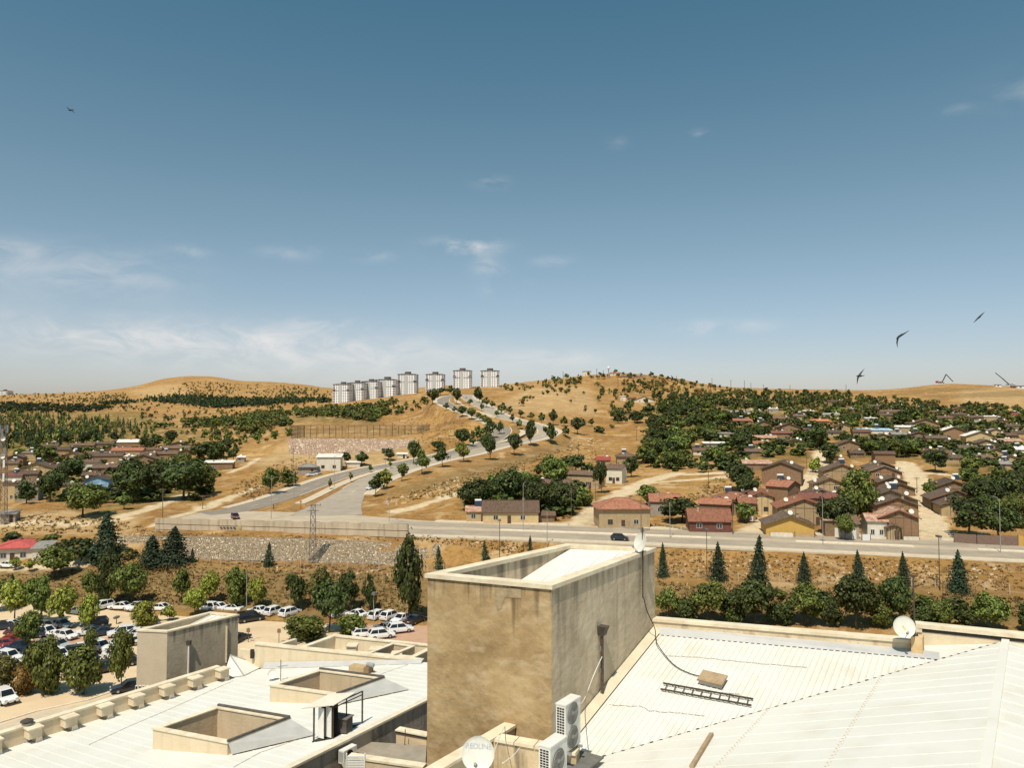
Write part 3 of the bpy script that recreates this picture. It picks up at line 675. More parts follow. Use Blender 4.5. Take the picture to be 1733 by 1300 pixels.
# flashing against the block, level strip and parapet
mb = MB(); fl0 = B0+nBC*.03; fl1 = C0+nBC*.03
mb.verts([fl0+UP*.22, fl1+UP*.22, fl1+nBC*.26+UP*.05, fl0+nBC*.26+UP*.05, fl0, fl1], [(0,1,2,3),(0,3,4),(1,5,2),(0,4,5,1)])
shift(mb, BO).build('flashing', mat('cream_flashing', (.66,.58,.42), (.58,.49,.34), 1.5, .7), bldg)
pz1 = C0.z+.44
par0 = atz(1113,1048,pz1); par1 = atz(1548,1084,pz1)
fl_a, fl_b = gut0, gut1
pb0 = Vector((par0.x,par0.y,under(par0,1061))); pb1 = Vector((par1.x,par1.y,under(par1,1099)))
mb = MB(); mb.face(gut0-UP*.004, gut1-UP*.004, gut1+(pb1-on1(1548,1112))*1.0, pb1, pb0); shift(mb, BO).build('gutter_flashing', flash_m, bldg)
pd = (par1-par0); pd.z = 0; pd.normalize(); pnrm = Vector((-pd.y, pd.x, 0))
mb = MB(); wallseg(mb, par0-pd*.3, par1, .30, 20, pz1-.10, None, None, 1); par_o = shift(mb, BO).build('parapet', mat('parapet_render', (.70,.57,.38), (.58,.45,.28), 1.4, .93, .3, 8, streak=((.30,.21,.12), (2.2,2.2,1.6), .8)), bldg)
mb = MB(); wallseg(mb, par0-pd*.3-pnrm*.05, par1-pnrm*.05, .42, pz1-.098, pz1, None, None, 1); shift(mb, BO).build('coping', coping_m, bldg)
q0 = atz(1552,1056,pz1+.28); q1 = atz(1740,1075,pz1+.28); q2 = q1+(q1-q0)*.6
mb = MB(); wallseg(mb, q0, q2, .30, 20, pz1+.02, None, None, 1); shift(mb, BO).build('parapet', cream, bldg)
mb = MB(); wallseg(mb, q0-pnrm*.02, q2-pnrm*.02, .36, pz1+.02, pz1+.14, None, None, 1); shift(mb, BO).build('parapet_slot', dark_gap, bldg)
mb = MB(); wallseg(mb, q0-pd*.05-pnrm*.06, q2-pnrm*.06, .46, pz1+.142, pz1+.28, None, None, 1); wallseg(mb, q0-pd*.05-pnrm*.06, q0+pd*.14-pnrm*.06, .40, pz1+.0, pz1+.141); shift(mb, BO).build('coping', coping_m, bldg)
# block under the mast, rust stained
pk = on1(1557, 1108); mb = MB(); f = Matrix.Translation(pk)@Matrix(((E1.x,E2.x,0,0),(E1.y,E2.y,0,0),(0,0,1,0),(0,0,0,1)))
mb.box(-.26,.08,.0,.42,-.3,.55,f); shift(mb, BO).build('mast_plinth', mat('rust_stained_render', (.66,.52,.33), (.62,.35,.10), 2.5, .9), bldg)
# second sheet
poly2 = [P2(-2.6,-2.6*vb/va), P2(va,vb), P2(va,-9), P2(-2.6,-9)]
lift = UP*.09
poly2 = [p+lift for p in poly2]
mb = MB(); mb.face(*poly2); pn2 = normal(poly2); ribs(mb, poly2, pn2, E1+UP*s2, .75, .008, .010)
# underside edge along the valley
roof2 = shift(mb, BO).build('roof_sheet', white_sheet, bldg)
mb = MB(); n = 64; A0 = poly2[0]; A1 = poly2[1]
for i in range(n):
    t = (i+.5)/n; q = A0.lerp(A1, t); dd = (A1-A0).normalized(); r = .045+.02*((i*7) % 5 == 0)
    mb.bar(q-dd*.05-UP*.018, q+dd*.05-UP*.018, .06, r*1.0)
mb.bar(A0-UP*.03, A1-UP*.03, .035, .05)
shift(mb, BO).build('sheet_edge', dark_gap, roof2)
# faint screw lines across the second sheet
mb = MB()
for fa in (.40, .67):
    a = va*fa
    for i in range(60):
        b = -8+i*(vb*fa+8)/60; q = P2(a, b)+lift
        mb.box(-.02,.02,-.02,.02,0,.012,Matrix.Translation(q)); q = P2(a+.06, b+.06)+lift; mb.box(-.014,.014,-.014,.014,0,.01,Matrix.Translation(q))
tag(shift(mb, BO).build('screw_line', mat('rusty_screw', (.55,.42,.30)), roof2), kind='stuff')
# third sheet falls away beyond the ridge
r0 = P2(va, vb)+lift; r1 = P2(va, -9)+lift; d3 = E1*6-UP*1.1
mb = MB(); pl3 = [r1, r1+d3, r0+d3, r0]; mb.face(*pl3); ribs(mb, pl3, normal(pl3), d3, .8, .02, .03); shift(mb, BO).build('roof_sheet', white_sheet2, bldg)
mb = MB(); mb.bar(r0+UP*.02, r1+UP*.02, .22, .05); shift(mb, BO).build('ridge_cap', white_sheet, bldg)
# ledge strip between the far parapet and the third sheet
mb = MB(); z_ = r0.z-.05; mb.face(gut1-UP*.03, r0-UP*.1, r0+d3-UP*.1, q2-UP*1.0+Vector((0,0,0)), Vector((q0.x,q0.y,gut1.z-.03))); shift(mb, BO).build('gutter_flashing', white_sheet2, bldg)
# walls below the roof so the building stands on the ground
out_ = [(par0+pnrm*.25)-pd*.5, q2+pnrm*.25, q2+pnrm*.25-E2*24, V1-E1*2.6-E2*10, V1-E1*2.6]
mb = MB(); mb.prism([(p.x,p.y) for p in out_][::-1], 0, 20); shift(mb, BO).build('wall', cream, bldg)

# ---- things lying on the right roof
def slab_on(px, py, w, d, h, mtl, name, label, cat, lift=.05):
    p = on1(px, py)+pn1*lift; r = (C0-B0).normalized(); s = pn1.cross(r)*-1
    M = Matrix(((s.x,r.x,pn1.x,p.x),(s.y,r.y,pn1.y,p.y),(s.z,r.z,pn1.z,p.z),(0,0,0,1)))
    return M
M = slab_on(1206,1157,0,0,0,None,'','','')
hat = empty('roof_hatch', (0,0,0), 0, 'brown wooden roof hatch lid on the white ribbed sheets above the ladder', 'roof hatch'); hat.matrix_world = M
mb = MB(); mb.box(-.37,.37,-.26,.26,0,.11); mb.build('curb', flash_m, hat)
mb = MB(); mb.box(-.41,.41,-.30,.30,.112,.165); mb.build('lid', timber, hat)
lad = empty('ladder', (0,0,0), 0, 'dark steel ladder lying flat on the white ribbed roof', 'ladder')
pa, pb = on1(1118,1171)+pn1*.09, on1(1272,1199)+pn1*.09; pc = on1(1124,1166)+pn1*.09
ld = (pb-pa).normalized(); lw = pn1.cross(ld).normalized(); L_ = (pb-pa).length
if lw.y < 0: lw = -lw
lad.location = pa
mb = MB(); mb.bar(Vector(), ld*L_, .034, .05, pn1); mb.build('rail', dark_steel, lad)
mb = MB(); mb.bar(lw*.34, ld*L_+lw*.34, .034, .05, pn1); mb.build('rail', dark_steel, lad)
for i in range(10):
    mb = MB(); o = ld*(L_*(i+.5)/10); mb.bar(o, o+lw*.34, .024, .024, pn1); mb.build('rung', dark_steel, lad)
pk0, pk1 = atplane(1171,1303,poly2[0],pn2), atplane(1205,1246,poly2[0],pn2)
mb = MB(); mb.bar(pk0+pn2*.05, pk1+pn2*.05, .11, .08, pn2); tag(mb.build('timber_batten', timber), 'weathered timber batten lying on the nearest white roof sheet', 'batten')

# ---- air conditioners by the stair tower
acw = mat('white_enamel', (.74,.72,.66), (.66,.62,.54), 3, .45)
fan_grey = mat('fan_guard', (.30,.29,.26), rough=.5)
def ac_unit(px, py, Y, w, d, h, fans, label, shelf):
    """base corner nearest the camera at pixel; fans face away from the block wall"""
    o = at(px, py, Y); r = empty('air_conditioner', o, 0, label, 'air conditioner')
    X = nBC; Yd = dBC                                            # X out of the fan face, Yd along it
    M = Matrix(((Yd.x,X.x,0,0),(Yd.y,X.y,0,0),(0,0,1,0),(0,0,0,1)))   # local (along, out, up)
    mb = MB(); mb.box(0,w,-d,0,0,h-.04,M); mb.build('casing', acw, r)
    mb = MB(); mb.box(-.012,w+.012,-d-.012,.012,h-.038,h,M); mb.build('lid', acw, r)
    for k_ in range(fans):
        cz = h*(k_+.5)/fans; rr = min(w*.36, h/fans*.44)
        F_ = Matrix.Translation(M@Vector((w*.44, .004, cz)))@M.to_3x3().to_4x4()@Matrix.Rotation(radians(-90), 4, 'X')
        mb = MB(); mb.lathe([(0,.002),(rr,.002),(rr,.02),(rr*1.06,.02),(rr*1.06,0)], 28, F_)
        for q in range(1, 6): mb.lathe([(rr*q/6-.006,.01),(rr*q/6-.006,.03),(rr*q/6+.006,.03),(rr*q/6+.006,.01)], 28, F_)
        mb.lathe([(.0,.034),(.06,.034),(.06,.01)], 14, F_)
        mb.build('fan_guard', fan_grey, r)
    mb = MB(); rows_ = int(h/.075); colsn = 3
    for i in range(rows_):
        for j in range(colsn):
            z0 = .06+i*(h-.14)/rows_; y0 = -d*.88+j*d*.78/colsn
            mb.verts([M@Vector(q) for q in ((-.004,y0,z0),(-.004,y0+d*.78/colsn*.80,z0),(-.004,y0+d*.78/colsn*.80,z0+(h-.14)/rows_*.66),(-.004,y0,z0+(h-.14)/rows_*.66))], [(3,2,1,0)])
    mb.build('coil_grille', grille_dark, r)
    for xx in (.1*w, .85*w): mb = MB(); mb.box(xx-.03,xx+.03,-d-shelf*.3,.12,-.06,-.003,M); mb.build('bracket', galv, r)
    mb = MB(); mb.box(-.05,w+.05,-d,-d+.04,-.12,-.061,M); mb.build('rail', galv, r)
    return r
ac_unit(957.5,1276,20.9,.82,.30,1.27,2,'tall white air conditioner with two stacked fans at the stair tower corner',1)
ac_unit(931.5,1330,18.9,.80,.33,.90,1,'white single fan air conditioner in front of the tall twin fan one',1)
mb = MB(); s0 = at(962,1292,21.0); f = Matrix.Translation(s0)@Matrix(((dBC.x,nBC.x,0,0),(dBC.y,nBC.y,0,0),(0,0,1,0),(0,0,0,1)))
stand = empty('equipment_stand', s0, 0, 'dark steel stand carrying the tall air conditioner over the roof valley', 'stand')
mb.box(-.2,1.1,-.4,.5,-.16,-.12,Matrix(((dBC.x,nBC.x,0,0),(dBC.y,nBC.y,0,0),(0,0,1,0),(0,0,0,1)))); mb.build('shelf', mat('grey_tray', (.12,.12,.11), (.18,.17,.15), 3, .7), stand)
for xx in (0, .9):
    mb = MB(); mb.box(xx-.03,xx+.03,-.35,-.29,-1.6,-.161,Matrix(((dBC.x,nBC.x,0,0),(dBC.y,nBC.y,0,0),(0,0,1,0),(0,0,0,1)))); mb.build('leg', dark_steel, stand)

# ---- low coped walls at the foot of the tower
kp = onAB(864,1225); zk = kp.z
lowwall = empty('coped_wall', kp, 0, 'low stained walls with cream coping stones at the foot of the stair tower', 'low wall')
KO = tuple(kp)
k_end = kp-E2*7.0
def cop(a, b, w, nm='coping'):
    mb = MB(); d_ = (b-a).normalized(); n_ = Vector((-d_.y,d_.x,0))*w/2; P = [a-n_, b-n_, b+n_, a+n_]
    mb.prism([(p.x,p.y) for p in P], zk-.08, zk); shift(mb, KO).build(nm, coping_m, lowwall)
def wl(a, b, w, m_):
    mb = MB(); d_ = (b-a).normalized(); n_ = Vector((-d_.y,d_.x,0))*w/2; P = [a-n_, b-n_, b+n_, a+n_]
    mb.prism([(p.x,p.y) for p in P], zk-7, zk-.081); shift(mb, KO).build('wall', m_, lowwall)
cop(kp, k_end, .40); wl(kp, k_end, .30, render_grey)
j0 = kp-E2*1.0; mb = MB()
j1 = j0+E1*2.6
for i in range(4):
    a = j0+E1*(.21+i*.6); b = j0+E1*(.21+i*.6+.58); a.z += .004*i; cop(a, b, .42)
wl(j0+E1*.16, j1, .32, mat('stained_wall', (.60,.47,.30), (.5,.38,.22), 1.2, .95, .3, 8, streak=((.08,.06,.04), (3,3,.5), .9)))

# ---- satellite dishes
dish_m = mat('dish_enamel', (.70,.68,.60), (.63,.60,.51), 4, .5)
def dish(c, r, look, label, mast_top=None, mast_bot=None, arm=True, mm=dish_m, blue=None):
    """offset dish whose bowl faces LOOK (unit vector)"""
    t = empty('satellite_dish', c, 0, label, 'satellite dish')
    look = Vector(look).normalized(); Q = look.to_track_quat('Z', 'Y').to_matrix().to_4x4()
    prof = [(0,-.10*r*1.6)]+[(r*q, (-.16+.16*q*q)*r) for q in (.2,.4,.6,.8,1.0)]+[(r*1.02,.012),(r*1.0,-.02)]+[(r*q, (-.16+.16*q*q)*r-.03) for q in (.8,.5,.2)]+[(0,-.16*r-.03)]
    prof[0] = (0, -.16*r)
    mb = MB(); mb.lathe(prof, 32, Q); mb.build('reflector', mm, t, True)
    if arm:
        mb = MB(); mb.tube([Q@Vector((0,-r*.98,0)), Q@Vector((0,-r*.62,r*.75))], .014, 6); a = mb.build('feed_arm', galv, t)
        mb = MB(); mb.lathe([(0,-.06),(.035,-.06),(.045,.05),(0,.06)], 10, Matrix.Translation(Q@Vector((0,-r*.58,r*.78)))@Q@Matrix.Rotation(radians(160),4,'X')); mb.build('receiver', mat('receiver_grey', (.30,.29,.27)), a)
    if mast_bot is not None:
        mb = MB(); mt = Vector(mast_top)-Vector(c); mbm = Vector(mast_bot)-Vector(c); mb.tube([mbm, mt], .028, 8); mb.build('mast', dark_steel, t)
        mb = MB(); mb.bar(Q@Vector((0,0,-.18*r-.02)), Vector((mt.x, mt.y, Q.to_3x3().col[2].z*0)), .05, .05); mb.build('clamp', galv, t)
    return t, Q
c1 = at(809,1277,17.6)
d1, Q1 = dish(c1, 27*17.6/F, (-.12,-1.0,.42), 'pale satellite dish with faded blue lettering in front of the coped wall', c1+Vector((.12,.28,.1)), c1+Vector((.12,.28,-1.6)))
fc = bpy.data.curves.new('lettering', 'FONT'); fc.body = 'REDLINE'; fc.size = .155; fc.align_x = 'CENTER'; fc.align_y = 'CENTER'; fc.extrude = .0015
tmp = bpy.data.objects.new('lettering', fc); COL.objects.link(tmp); bpy.context.view_layer.update()
me = bpy.data.meshes.new_from_object(tmp.evaluated_get(bpy.context.evaluated_depsgraph_get())); bpy.data.objects.remove(tmp)
me.materials.clear(); me.materials.append(mat('faded_blue', (.27,.31,.44), (.62,.62,.60), 14, .6))
r1 = 27*17.6/F
for v in me.vertices:                                            # lay the letters on the curve of the bowl
    x, y = v.co.x, v.co.y+r1*.42; q = (x*x+y*y)/(r1*r1); z = v.co.z+(-.16+.16*q)*r1+.006; v.co = Q1@Vector((x, y, z))
lt = inst('lettering', me, d1.children[0])
bm_ = bB+(bC-bB)*.86
m0 = onBC(1083.5, 1012)+nBC*.10; m1p = onBC(1083.5, 940)+nBC*.10; mtop = Vector((m1p.x, m1p.y, under(m1p, 893)))
c2 = Vector((mtop.x, mtop.y, under(m1p, 918)))+Vector((-.10,-.02,0))
dish(c2, .345, (-.93,-.42,.28), 'white satellite dish seen edge on above the stair tower parapet', mtop, m0)
c3 = atz(1530.5,1061.5, 28.75); c3 = at(1530.5,1061.5, par1.y-.30)
mtp = at(1545.5, 975, c3.y+.22); mbt = at(1549, 1106, c3.y+.18)
d3_, Q3 = dish(c3, 17.3*c3.y/F, (-.16,-1.0,.30), 'round white dish with an orange emblem on the parapet mast', at(1547,1085,c3.y+.2), mbt)
mb = MB(); rr = 17.3*c3.y/F
em = [(-.16,.10),(-.05,.02),(-.12,-.02),(.0,-.10),(.02,-.22),(.14,-.2),(.2,-.30),(.12,-.06),(.04,.02),(.0,.12),(-.08,.2)]
zz = lambda x, y: (-.16+.16*(x*x+y*y))*rr+.006
mb.verts([Q3@Vector((x*rr, (y-.05)*rr, zz(x, y-.05))) for x, y in em], [tuple(range(len(em)))]); mb.build('emblem', mat('orange_print', (.75,.36,.12), (.70,.55,.15), 20, .6), d3_.children[0])
ant = empty('aerial_mast', mbt, 0, 'thin dark aerial mast standing beside the emblem dish', 'mast')
mb = MB(); mb.tube([Vector(), mtp-mbt], .03, 8, .022); mb.build('pole', dark_steel, ant)
for f_, a_, b_ in ((1.0,-.16,.05),(.10,-.14,.14),(.24,-.1,.1)): mb = MB(); mb.bar((mtp-mbt)*f_+E1*a_, (mtp-mbt)*f_+E1*b_, .06, .06); mb.build('bracket', dark_steel, ant)
# black cable from the far mast down to the hatch, white cables by the air conditioner
def bez(pts, n=24):
    ln = smooth_line(pts, .08); return ln
def cable(pts, r, m_, label):
    mb = MB(); mb.tube(bez(pts), r, 6); return tag(mb.build('cable', m_, None, True), label, 'cable')
cable([onBC(1083.5,1010)+nBC*.12, onBC(1087,1035)+nBC*.2, onBC(1093,1062)+nBC*.35, on1(1112,1098)+UP*.18, on1(1138,1127)+UP*.07, on1(1165,1142)+UP*.05, on1(1192,1150)+UP*.06], .016, black_rubber, 'black cable sagging from the tower mast to the wooden roof hatch')
cable([onBC(1016,1105)+nBC*.12, onBC(1000,1140)+nBC*.12, onBC(985,1185)+nBC*.06, at(978,1192,21.3)], .012, white_paint, 'thin white cable running from the downpipe to the tall air conditioner')
cable([kp+UP*.02-E2*.3, at(846,1247,20.2), at(836,1275,18.6), at(828,1296,17.8)], .011, white_paint, 'pale cable hanging over the coping behind the lettered dish')
cable([at(880,1266,20.5), at(868,1280,20), at(850,1293,19.5)], .011, white_paint, 'short pale cable below the coped wall')
# ------------------------------------------------------------------ left wing
L1 = atz(0,1272,19.5); L2 = atz(338,1163,19.5); R1 = atz(491,1300,21.0)
pnL = (L2-L1).cross(R1-L1); pnL = pnL if pnL.z > 0 else -pnL; pnL.normalize()
def onL(px, py): return atplane(px, py, L1, pnL)
FX = (L2-L1).normalized()                                        # along the parapet
GX_ = pnL.cross(FX).normalized(); GX_ = GX_ if GX_.x > 0 else -GX_   # up the slope
wing = empty('low_wing', L1, 0, 'low building wing under a broad white metal roof with cream parapet beside the car park', 'building')
WO = tuple(L1)
rr0 = onL(491,1301); rr1 = onL(716,1189); rd = (rr1-rr0).normalized()
bw0 = onL(448,1131); bw1 = onL(715,1122)
A_ = L1-FX*16; B_ = onL(430,1131)
polyL = [A_, onL(375,1150), bw0, bw1+(bw1-bw0).normalized()*4, rr1+rd*9, rr0-rd*14]
WELLS = []
# left parapet with coping
po0 = L1-FX*16+UP*.03; hp = .86
pn_out = -GX_.copy(); pn_out.z = 0; pn_out.normalize()
pe = onL(338,1163)+FX*1.4
mb = MB(); wallseg(mb, po0, pe, .32, 0, 19.5+hp-.10, None, None, 1 if Vector((-FX.y,FX.x,0)).dot(pn_out) > 0 else -1); shift(mb, WO).build('parapet', cream, wing)
mb = MB(); sdn = 1 if Vector((-FX.y,FX.x,0)).dot(pn_out) > 0 else -1
wallseg(mb, po0-pn_out*.05, pe-pn_out*.05, .42, 19.5+hp-.098, 19.5+hp, None, None, sdn); shift(mb, WO).build('coping', coping_m, wing)
for px, py in ((-25,1275),(40,1252),(101,1233),(158,1213),(210,1196),(263,1180),(312,1165),(356,1150)):
    p = onL(px, py); s = (p-L1).dot(FX); q = L1+FX*s
    f = Matrix.Translation(q)@Matrix(((FX.x,-pn_out.x,0,0),(FX.y,-pn_out.y,0,0),(0,0,1,0),(0,0,0,1)))
    mb = MB(); mb.box(-.30,.30,.012,.58,.30,.74,f); mb.box(.04,.30,.03,.60,-.02,.299,f)
    st = shift(mb, WO).build('parapet_vent', cream, wing)
    mb = MB(); mb.box(-.36,.36,-.02,.65,.742,.81,f); shift(mb, WO).build('cap_slab', coping_m, st)
    mb = MB(); mb.box(.02,.32,.025,.64,-.02,.16,f); shift(mb, WO).build('flashing', mat('lead_grey', (.40,.39,.38), (.30,.29,.28), 5, .5), st)
# right hand edge: capping and the wall that drops into the yard
mb = MB(); mb.bar(rr0-rd*14+UP*.05, rr1+rd*9+UP*.05, .34, .10); shift(mb, WO).build('edge_cap', mat('edge_cap', (.70,.62,.47), (.6,.52,.38), 2, .8), wing)
nr = Vector((rd.y,-rd.x,0)).normalized(); nr = nr if nr.x > 0 else -nr
yard_m = mat('streaked_yard_wall', (.42,.36,.28), (.33,.28,.22), .8, .95, .3, 6, streak=((.13,.115,.095), (2.6,2.6,.3), .8))
mb = MB(); a, b = rr0-rd*14, rr1+rd*9; wallseg(mb, a+nr*.10, b+nr*.10, .3, 10, a.z-.02, 10, b.z-.02, 1 if Vector((-rd.y,rd.x,0)).dot(-nr) > 0 else -1); shift(mb, WO).build('wall', yard_m, wing)
# back wall, flashing and coping
zt = atz(431,1089,21.2).z; w0 = at(426,1089,bw0.y-.0); w0 = Vector((bw0.x-.7,bw0.y+.1,0)); w1 = Vector((bw1.x,bw1.y,0))
_, tt = ray(431,1089); za = CAMZ+tt*w0.y; _, tt = ray(703,1117); zb_ = CAMZ+tt*(w0.y+(w1.y-w0.y)*.95)
mb = MB(); wallseg(mb, w0, w1, .3, 0, za-.1, 0, zb_-.1, 1); shift(mb, WO).build('wall', cream, wing)
mb = MB(); dd = (w1-w0).normalized(); nn = Vector((-dd.y,dd.x,0)); wallseg(mb, w0-nn*.06, w1-nn*.06, .42, za-.098, za, zb_-.098, zb_, 1); shift(mb, WO).build('coping', coping_m, wing)
mb = MB(); mb.verts([bw0+UP*.38-nn*.03, bw1+UP*.22-nn*.03, bw1-nn*.3+UP*.03, bw0-nn*.3+UP*.03], [(0,1,2,3)]); shift(mb, WO).build('flashing', flash_m, wing)
# stepped end of the back wall with a slot window
e0 = at(404,1106,bw0.y+.6); e1 = at(431,1093,bw0.y+.4)
mb = MB(); wallseg(mb, Vector((e0.x,e0.y,0)), Vector((w0.x,w0.y+.05,0)), .3, 0, za-.55, 0, za-.55, 1); shift(mb, WO).build('wall', cream, wing)
wq = at(427,1107,w0.y-.03); 
mb = MB(); mb.box(wq.x-.11,wq.x+.11,wq.y-.10,wq.y+.05,wq.z-.28,wq.z+.28); shift(mb, WO).build('slot_window', dark_gap, wing)
# small glazed hip by the end of the parapet
h_a, h_b, h_c, h_d = onL(377,1150), onL(413,1145), onL(447,1128), onL(400,1118); ap = (h_a+h_d)/2+UP*.9; ap2 = (h_b+h_c)/2+UP*.08
hipm = MB(); hipm.face(h_a, h_b, ap); hipm.face(h_b, h_c, ap); hipm.face(h_c, h_d, ap)
shift(hipm, WO).build('hipped_skylight', white_sheet, wing)
mb = MB()
for q0, q1 in ((ap, h_b), (ap, h_c), (h_b, h_c), (h_a, h_b)): mb.bar(q0+UP*.02, q1+UP*.02, .06, .05)
shift(mb, WO).build('ridge_cap', mat('sheet_edge_grey', (.34,.33,.30)), wing)
# light wells
def light_well(fl, bl, fr, label, hgt):
    a, b, c = onL(*fl), onL(*bl), onL(*fr)
    # rim corners seen in the picture stand above the sheet: walk them down the ray to rim height
    zr = max(onL(fl[0],fl[1]+20).z, onL(fr[0],fr[1]+16).z)+hgt
    a, b, c = atz(*fl, zr), atz(*bl, zr), atz(*fr, zr); d = c+(b-a)
    t = empty('light_well', a, 0, label, 'light well'); O = tuple(a)
    out2 = [(p.x,p.y) for p in (a,c,d,b)]; i2 = inset(out2, .22); WELLS.append([Vector((q.x,q.y,zr)) for q in inset(out2, .1)])
    for i, nm in ((0,'wall'),(1,'wall'),(2,'wall'),(3,'wall')):
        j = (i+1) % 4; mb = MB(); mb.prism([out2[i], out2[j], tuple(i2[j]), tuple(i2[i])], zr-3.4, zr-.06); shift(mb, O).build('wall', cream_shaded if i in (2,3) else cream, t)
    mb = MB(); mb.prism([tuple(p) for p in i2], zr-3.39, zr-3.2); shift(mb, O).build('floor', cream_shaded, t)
    mb = MB(); ring(mb, inset(out2, -.05), inset(out2, .26), zr-.058, zr); shift(mb, O).build('coping', coping_m, t)
    # dark edge trim on the far rims and the right rim, grey cricket sheet behind the right wall
    mb = MB(); e = .07
    for q0, q1 in ((c, d), (d, b)): mb.bar(q0+UP*.05, q1+UP*.05, .12, .09)
    shift(mb, O).build('edge_trim', mat('trim_dark', (.13,.115,.10), (.08,.07,.06), 4, .7), t)
    nrm = (c-a); nrm.z = 0; nrm.normalize()
    def roofpt(p): return (p-UP*((p-L1).dot(pnL)/pnL.z))
    k0 = c+nrm*.06-UP*.05; k1 = d+nrm*.06-UP*.05; k2 = roofpt(d+nrm*2.0-(d-c).normalized()*.5)+UP*.06; k3 = roofpt(c+nrm*.25)+UP*.06
    mb = MB(); mb.face(k0, k3, k2, k1); shift(mb, O).build('cricket_sheet', mat('grey_sheet', (.50,.49,.45), (.42,.41,.38), 1.2, .6), t)
    return t
light_well((259,1233),(369,1195),(385,1257), 'larger cream walled light well sunk in the white roof, the one nearer the parapet vents', .62)
light_well((457,1160),(541,1133),(570,1176), 'smaller cream walled light well in the white roof, below the back wall', .55)
from mathutils.geometry import tessellate_polygon
def holed(mb, poly, holes):
    allp = list(poly)
    for h in holes: allp += list(h)
    mb.verts(allp, [tuple(t) for t in tessellate_polygon([poly]+list(holes))])
wh = []
for w in WELLS: wh.append([(p-UP*((p-L1).dot(pnL)/pnL.z)) for p in w])
mb = MB(); holed(mb, polyL, wh); mb.f = [f if (Vector(mb.v[f[1]])-Vector(mb.v[f[0]])).cross(Vector(mb.v[f[2]])-Vector(mb.v[f[0]])).z > 0 else f[::-1] for f in mb.f]
ribs(mb, polyL, pnL, GX_, .62, .016, .022, holes=wh); roofL = shift(mb, WO).build('roof_sheet', white_sheet, wing)
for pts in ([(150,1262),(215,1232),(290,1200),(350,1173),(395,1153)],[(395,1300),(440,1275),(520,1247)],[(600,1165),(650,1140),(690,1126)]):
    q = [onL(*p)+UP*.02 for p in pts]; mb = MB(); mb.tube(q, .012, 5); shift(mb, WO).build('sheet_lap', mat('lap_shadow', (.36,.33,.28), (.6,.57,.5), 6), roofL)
# timber clad tank box
p = onL(609,1139); bx = empty('plywood_box', p, radians(-22), 'plywood box with a small tank on the white roof beside the smaller light well', 'box')
mb = MB(); mb.box(-.6,.45,-.3,.3,-.05,.42); mb.build('case', mat('plywood', (.50,.36,.20), (.40,.28,.15), 3, .9), bx)
mb = MB(); mb.box(.46,.80,-.3,.25,-.05,.46); mb.build('side_case', mat('brown_ply', (.25,.16,.08)), bx)
mb = MB(); mb.tube([(.55,-.05,.56),(1.0,-.05,.56)], .13, 10); mb.build('tank', galv, bx)
p = onL(475,1153); an = empty('roof_aerial', p, 0, 'small television aerial with cross bar at the corner of the smaller light well', 'aerial')
mb = MB(); mb.tube([(0,0,0),(0,0,1.25)], .022, 6); mb.build('mast', dark_steel, an)
mb = MB(); mb.bar((-.25,0,.85),(.4,.05,.9),.03); mb.bar((-.1,-.15,.8),(-.1,.15,.8),.02); mb.bar((.1,-.15,.86),(.1,.15,.86),.02); mb.build('cross_bar', galv, an)
p = onL(461,1152); an = empty('wire_dish', p, 0, 'small pale wire dish beside the television aerial on the white roof', 'dish')
mb = MB(); mb.lathe([(0,-.04),(.2,.0),(.3,.08)], 16, Matrix.Translation((0,0,.35))@Matrix.Rotation(radians(60),4,'X')); mb.build('reflector', dish_m, an)
mb = MB(); mb.tube([(0,0,0),(0,.1,.33)], .02, 6); mb.build('mast', galv, an)
# ventilation pipe on the parapet
p = at(45,1243,37.9+1.4); vp = empty('vent_pipe', p, 0, 'short grey metal flue with a cap behind the parapet', 'flue')
mb = MB(); mb.lathe([(.20,-.8),(.20,.15),(.22,.15),(.22,.25),(.20,.25),(.20,.55)], 14); mb.build('pipe', galv, vp)
mb = MB(); mb.lathe([(.30,.62),(.29,.68),(.0,.80)], 14); mb.lathe([(.03,.5),(.03,.7)], 6); mb.build('cap', dark_steel, vp)
# canopy with doors and frame
fl_ = onL(531,1257); fr_ = onL(563,1251); bk = onL(613,1225)
sh = empty('roof_shelter', fl_, 0, 'small shelter with white double doors and a sloping sheet canopy on the white roof', 'shelter')
SO = tuple(fl_); ax = (fr_-fl_); ax.z = 0; ay = (bk-fr_); ay.z = 0; axn, ayn = ax.normalized(), ay.normalized(); WX, WY = ax.length, ay.length; HH = 58*fl_.y/F
def sp_(a, b, c): return axn*a+ayn*b+UP*c
for a, b, h in ((0,0,HH),(WX,0,HH),(WX,WY,HH*.98),(0,WY*.4,HH)):
    mb = MB(); mb.bar(sp_(a,b,-.1), sp_(a,b,h), .07); mb.build('post', dark_steel, sh)
mb = MB(); mb.bar(sp_(0,0,HH), sp_(WX,0,HH), .06); mb.bar(sp_(WX,0,HH), sp_(WX,WY,HH*.98), .05); mb.bar(sp_(WX,.05,HH*.9), sp_(WX,WY,HH*.88), .04); mb.bar(sp_(WX,WY*.45,-.05), sp_(WX,WY*.45,HH), .05); mb.build('frame', dark_steel, sh)
mb = MB(); cv = [sp_(-.35,-.3,HH+.04), sp_(WX+.25,-.3,HH+.02), sp_(WX+.2,WY*.62,HH+.10), sp_(-.3,WY*.70,HH+.14)]; mb.verts(cv+[q+UP*.04 for q in cv], [(3,2,1,0),(4,5,6,7),(0,1,5,4),(1,2,6,5),(2,3,7,6),(3,0,4,7)]); mb.build('canopy', mat('canopy_sheet', (.72,.66,.55), (.66,.58,.46), 2, .7), sh)
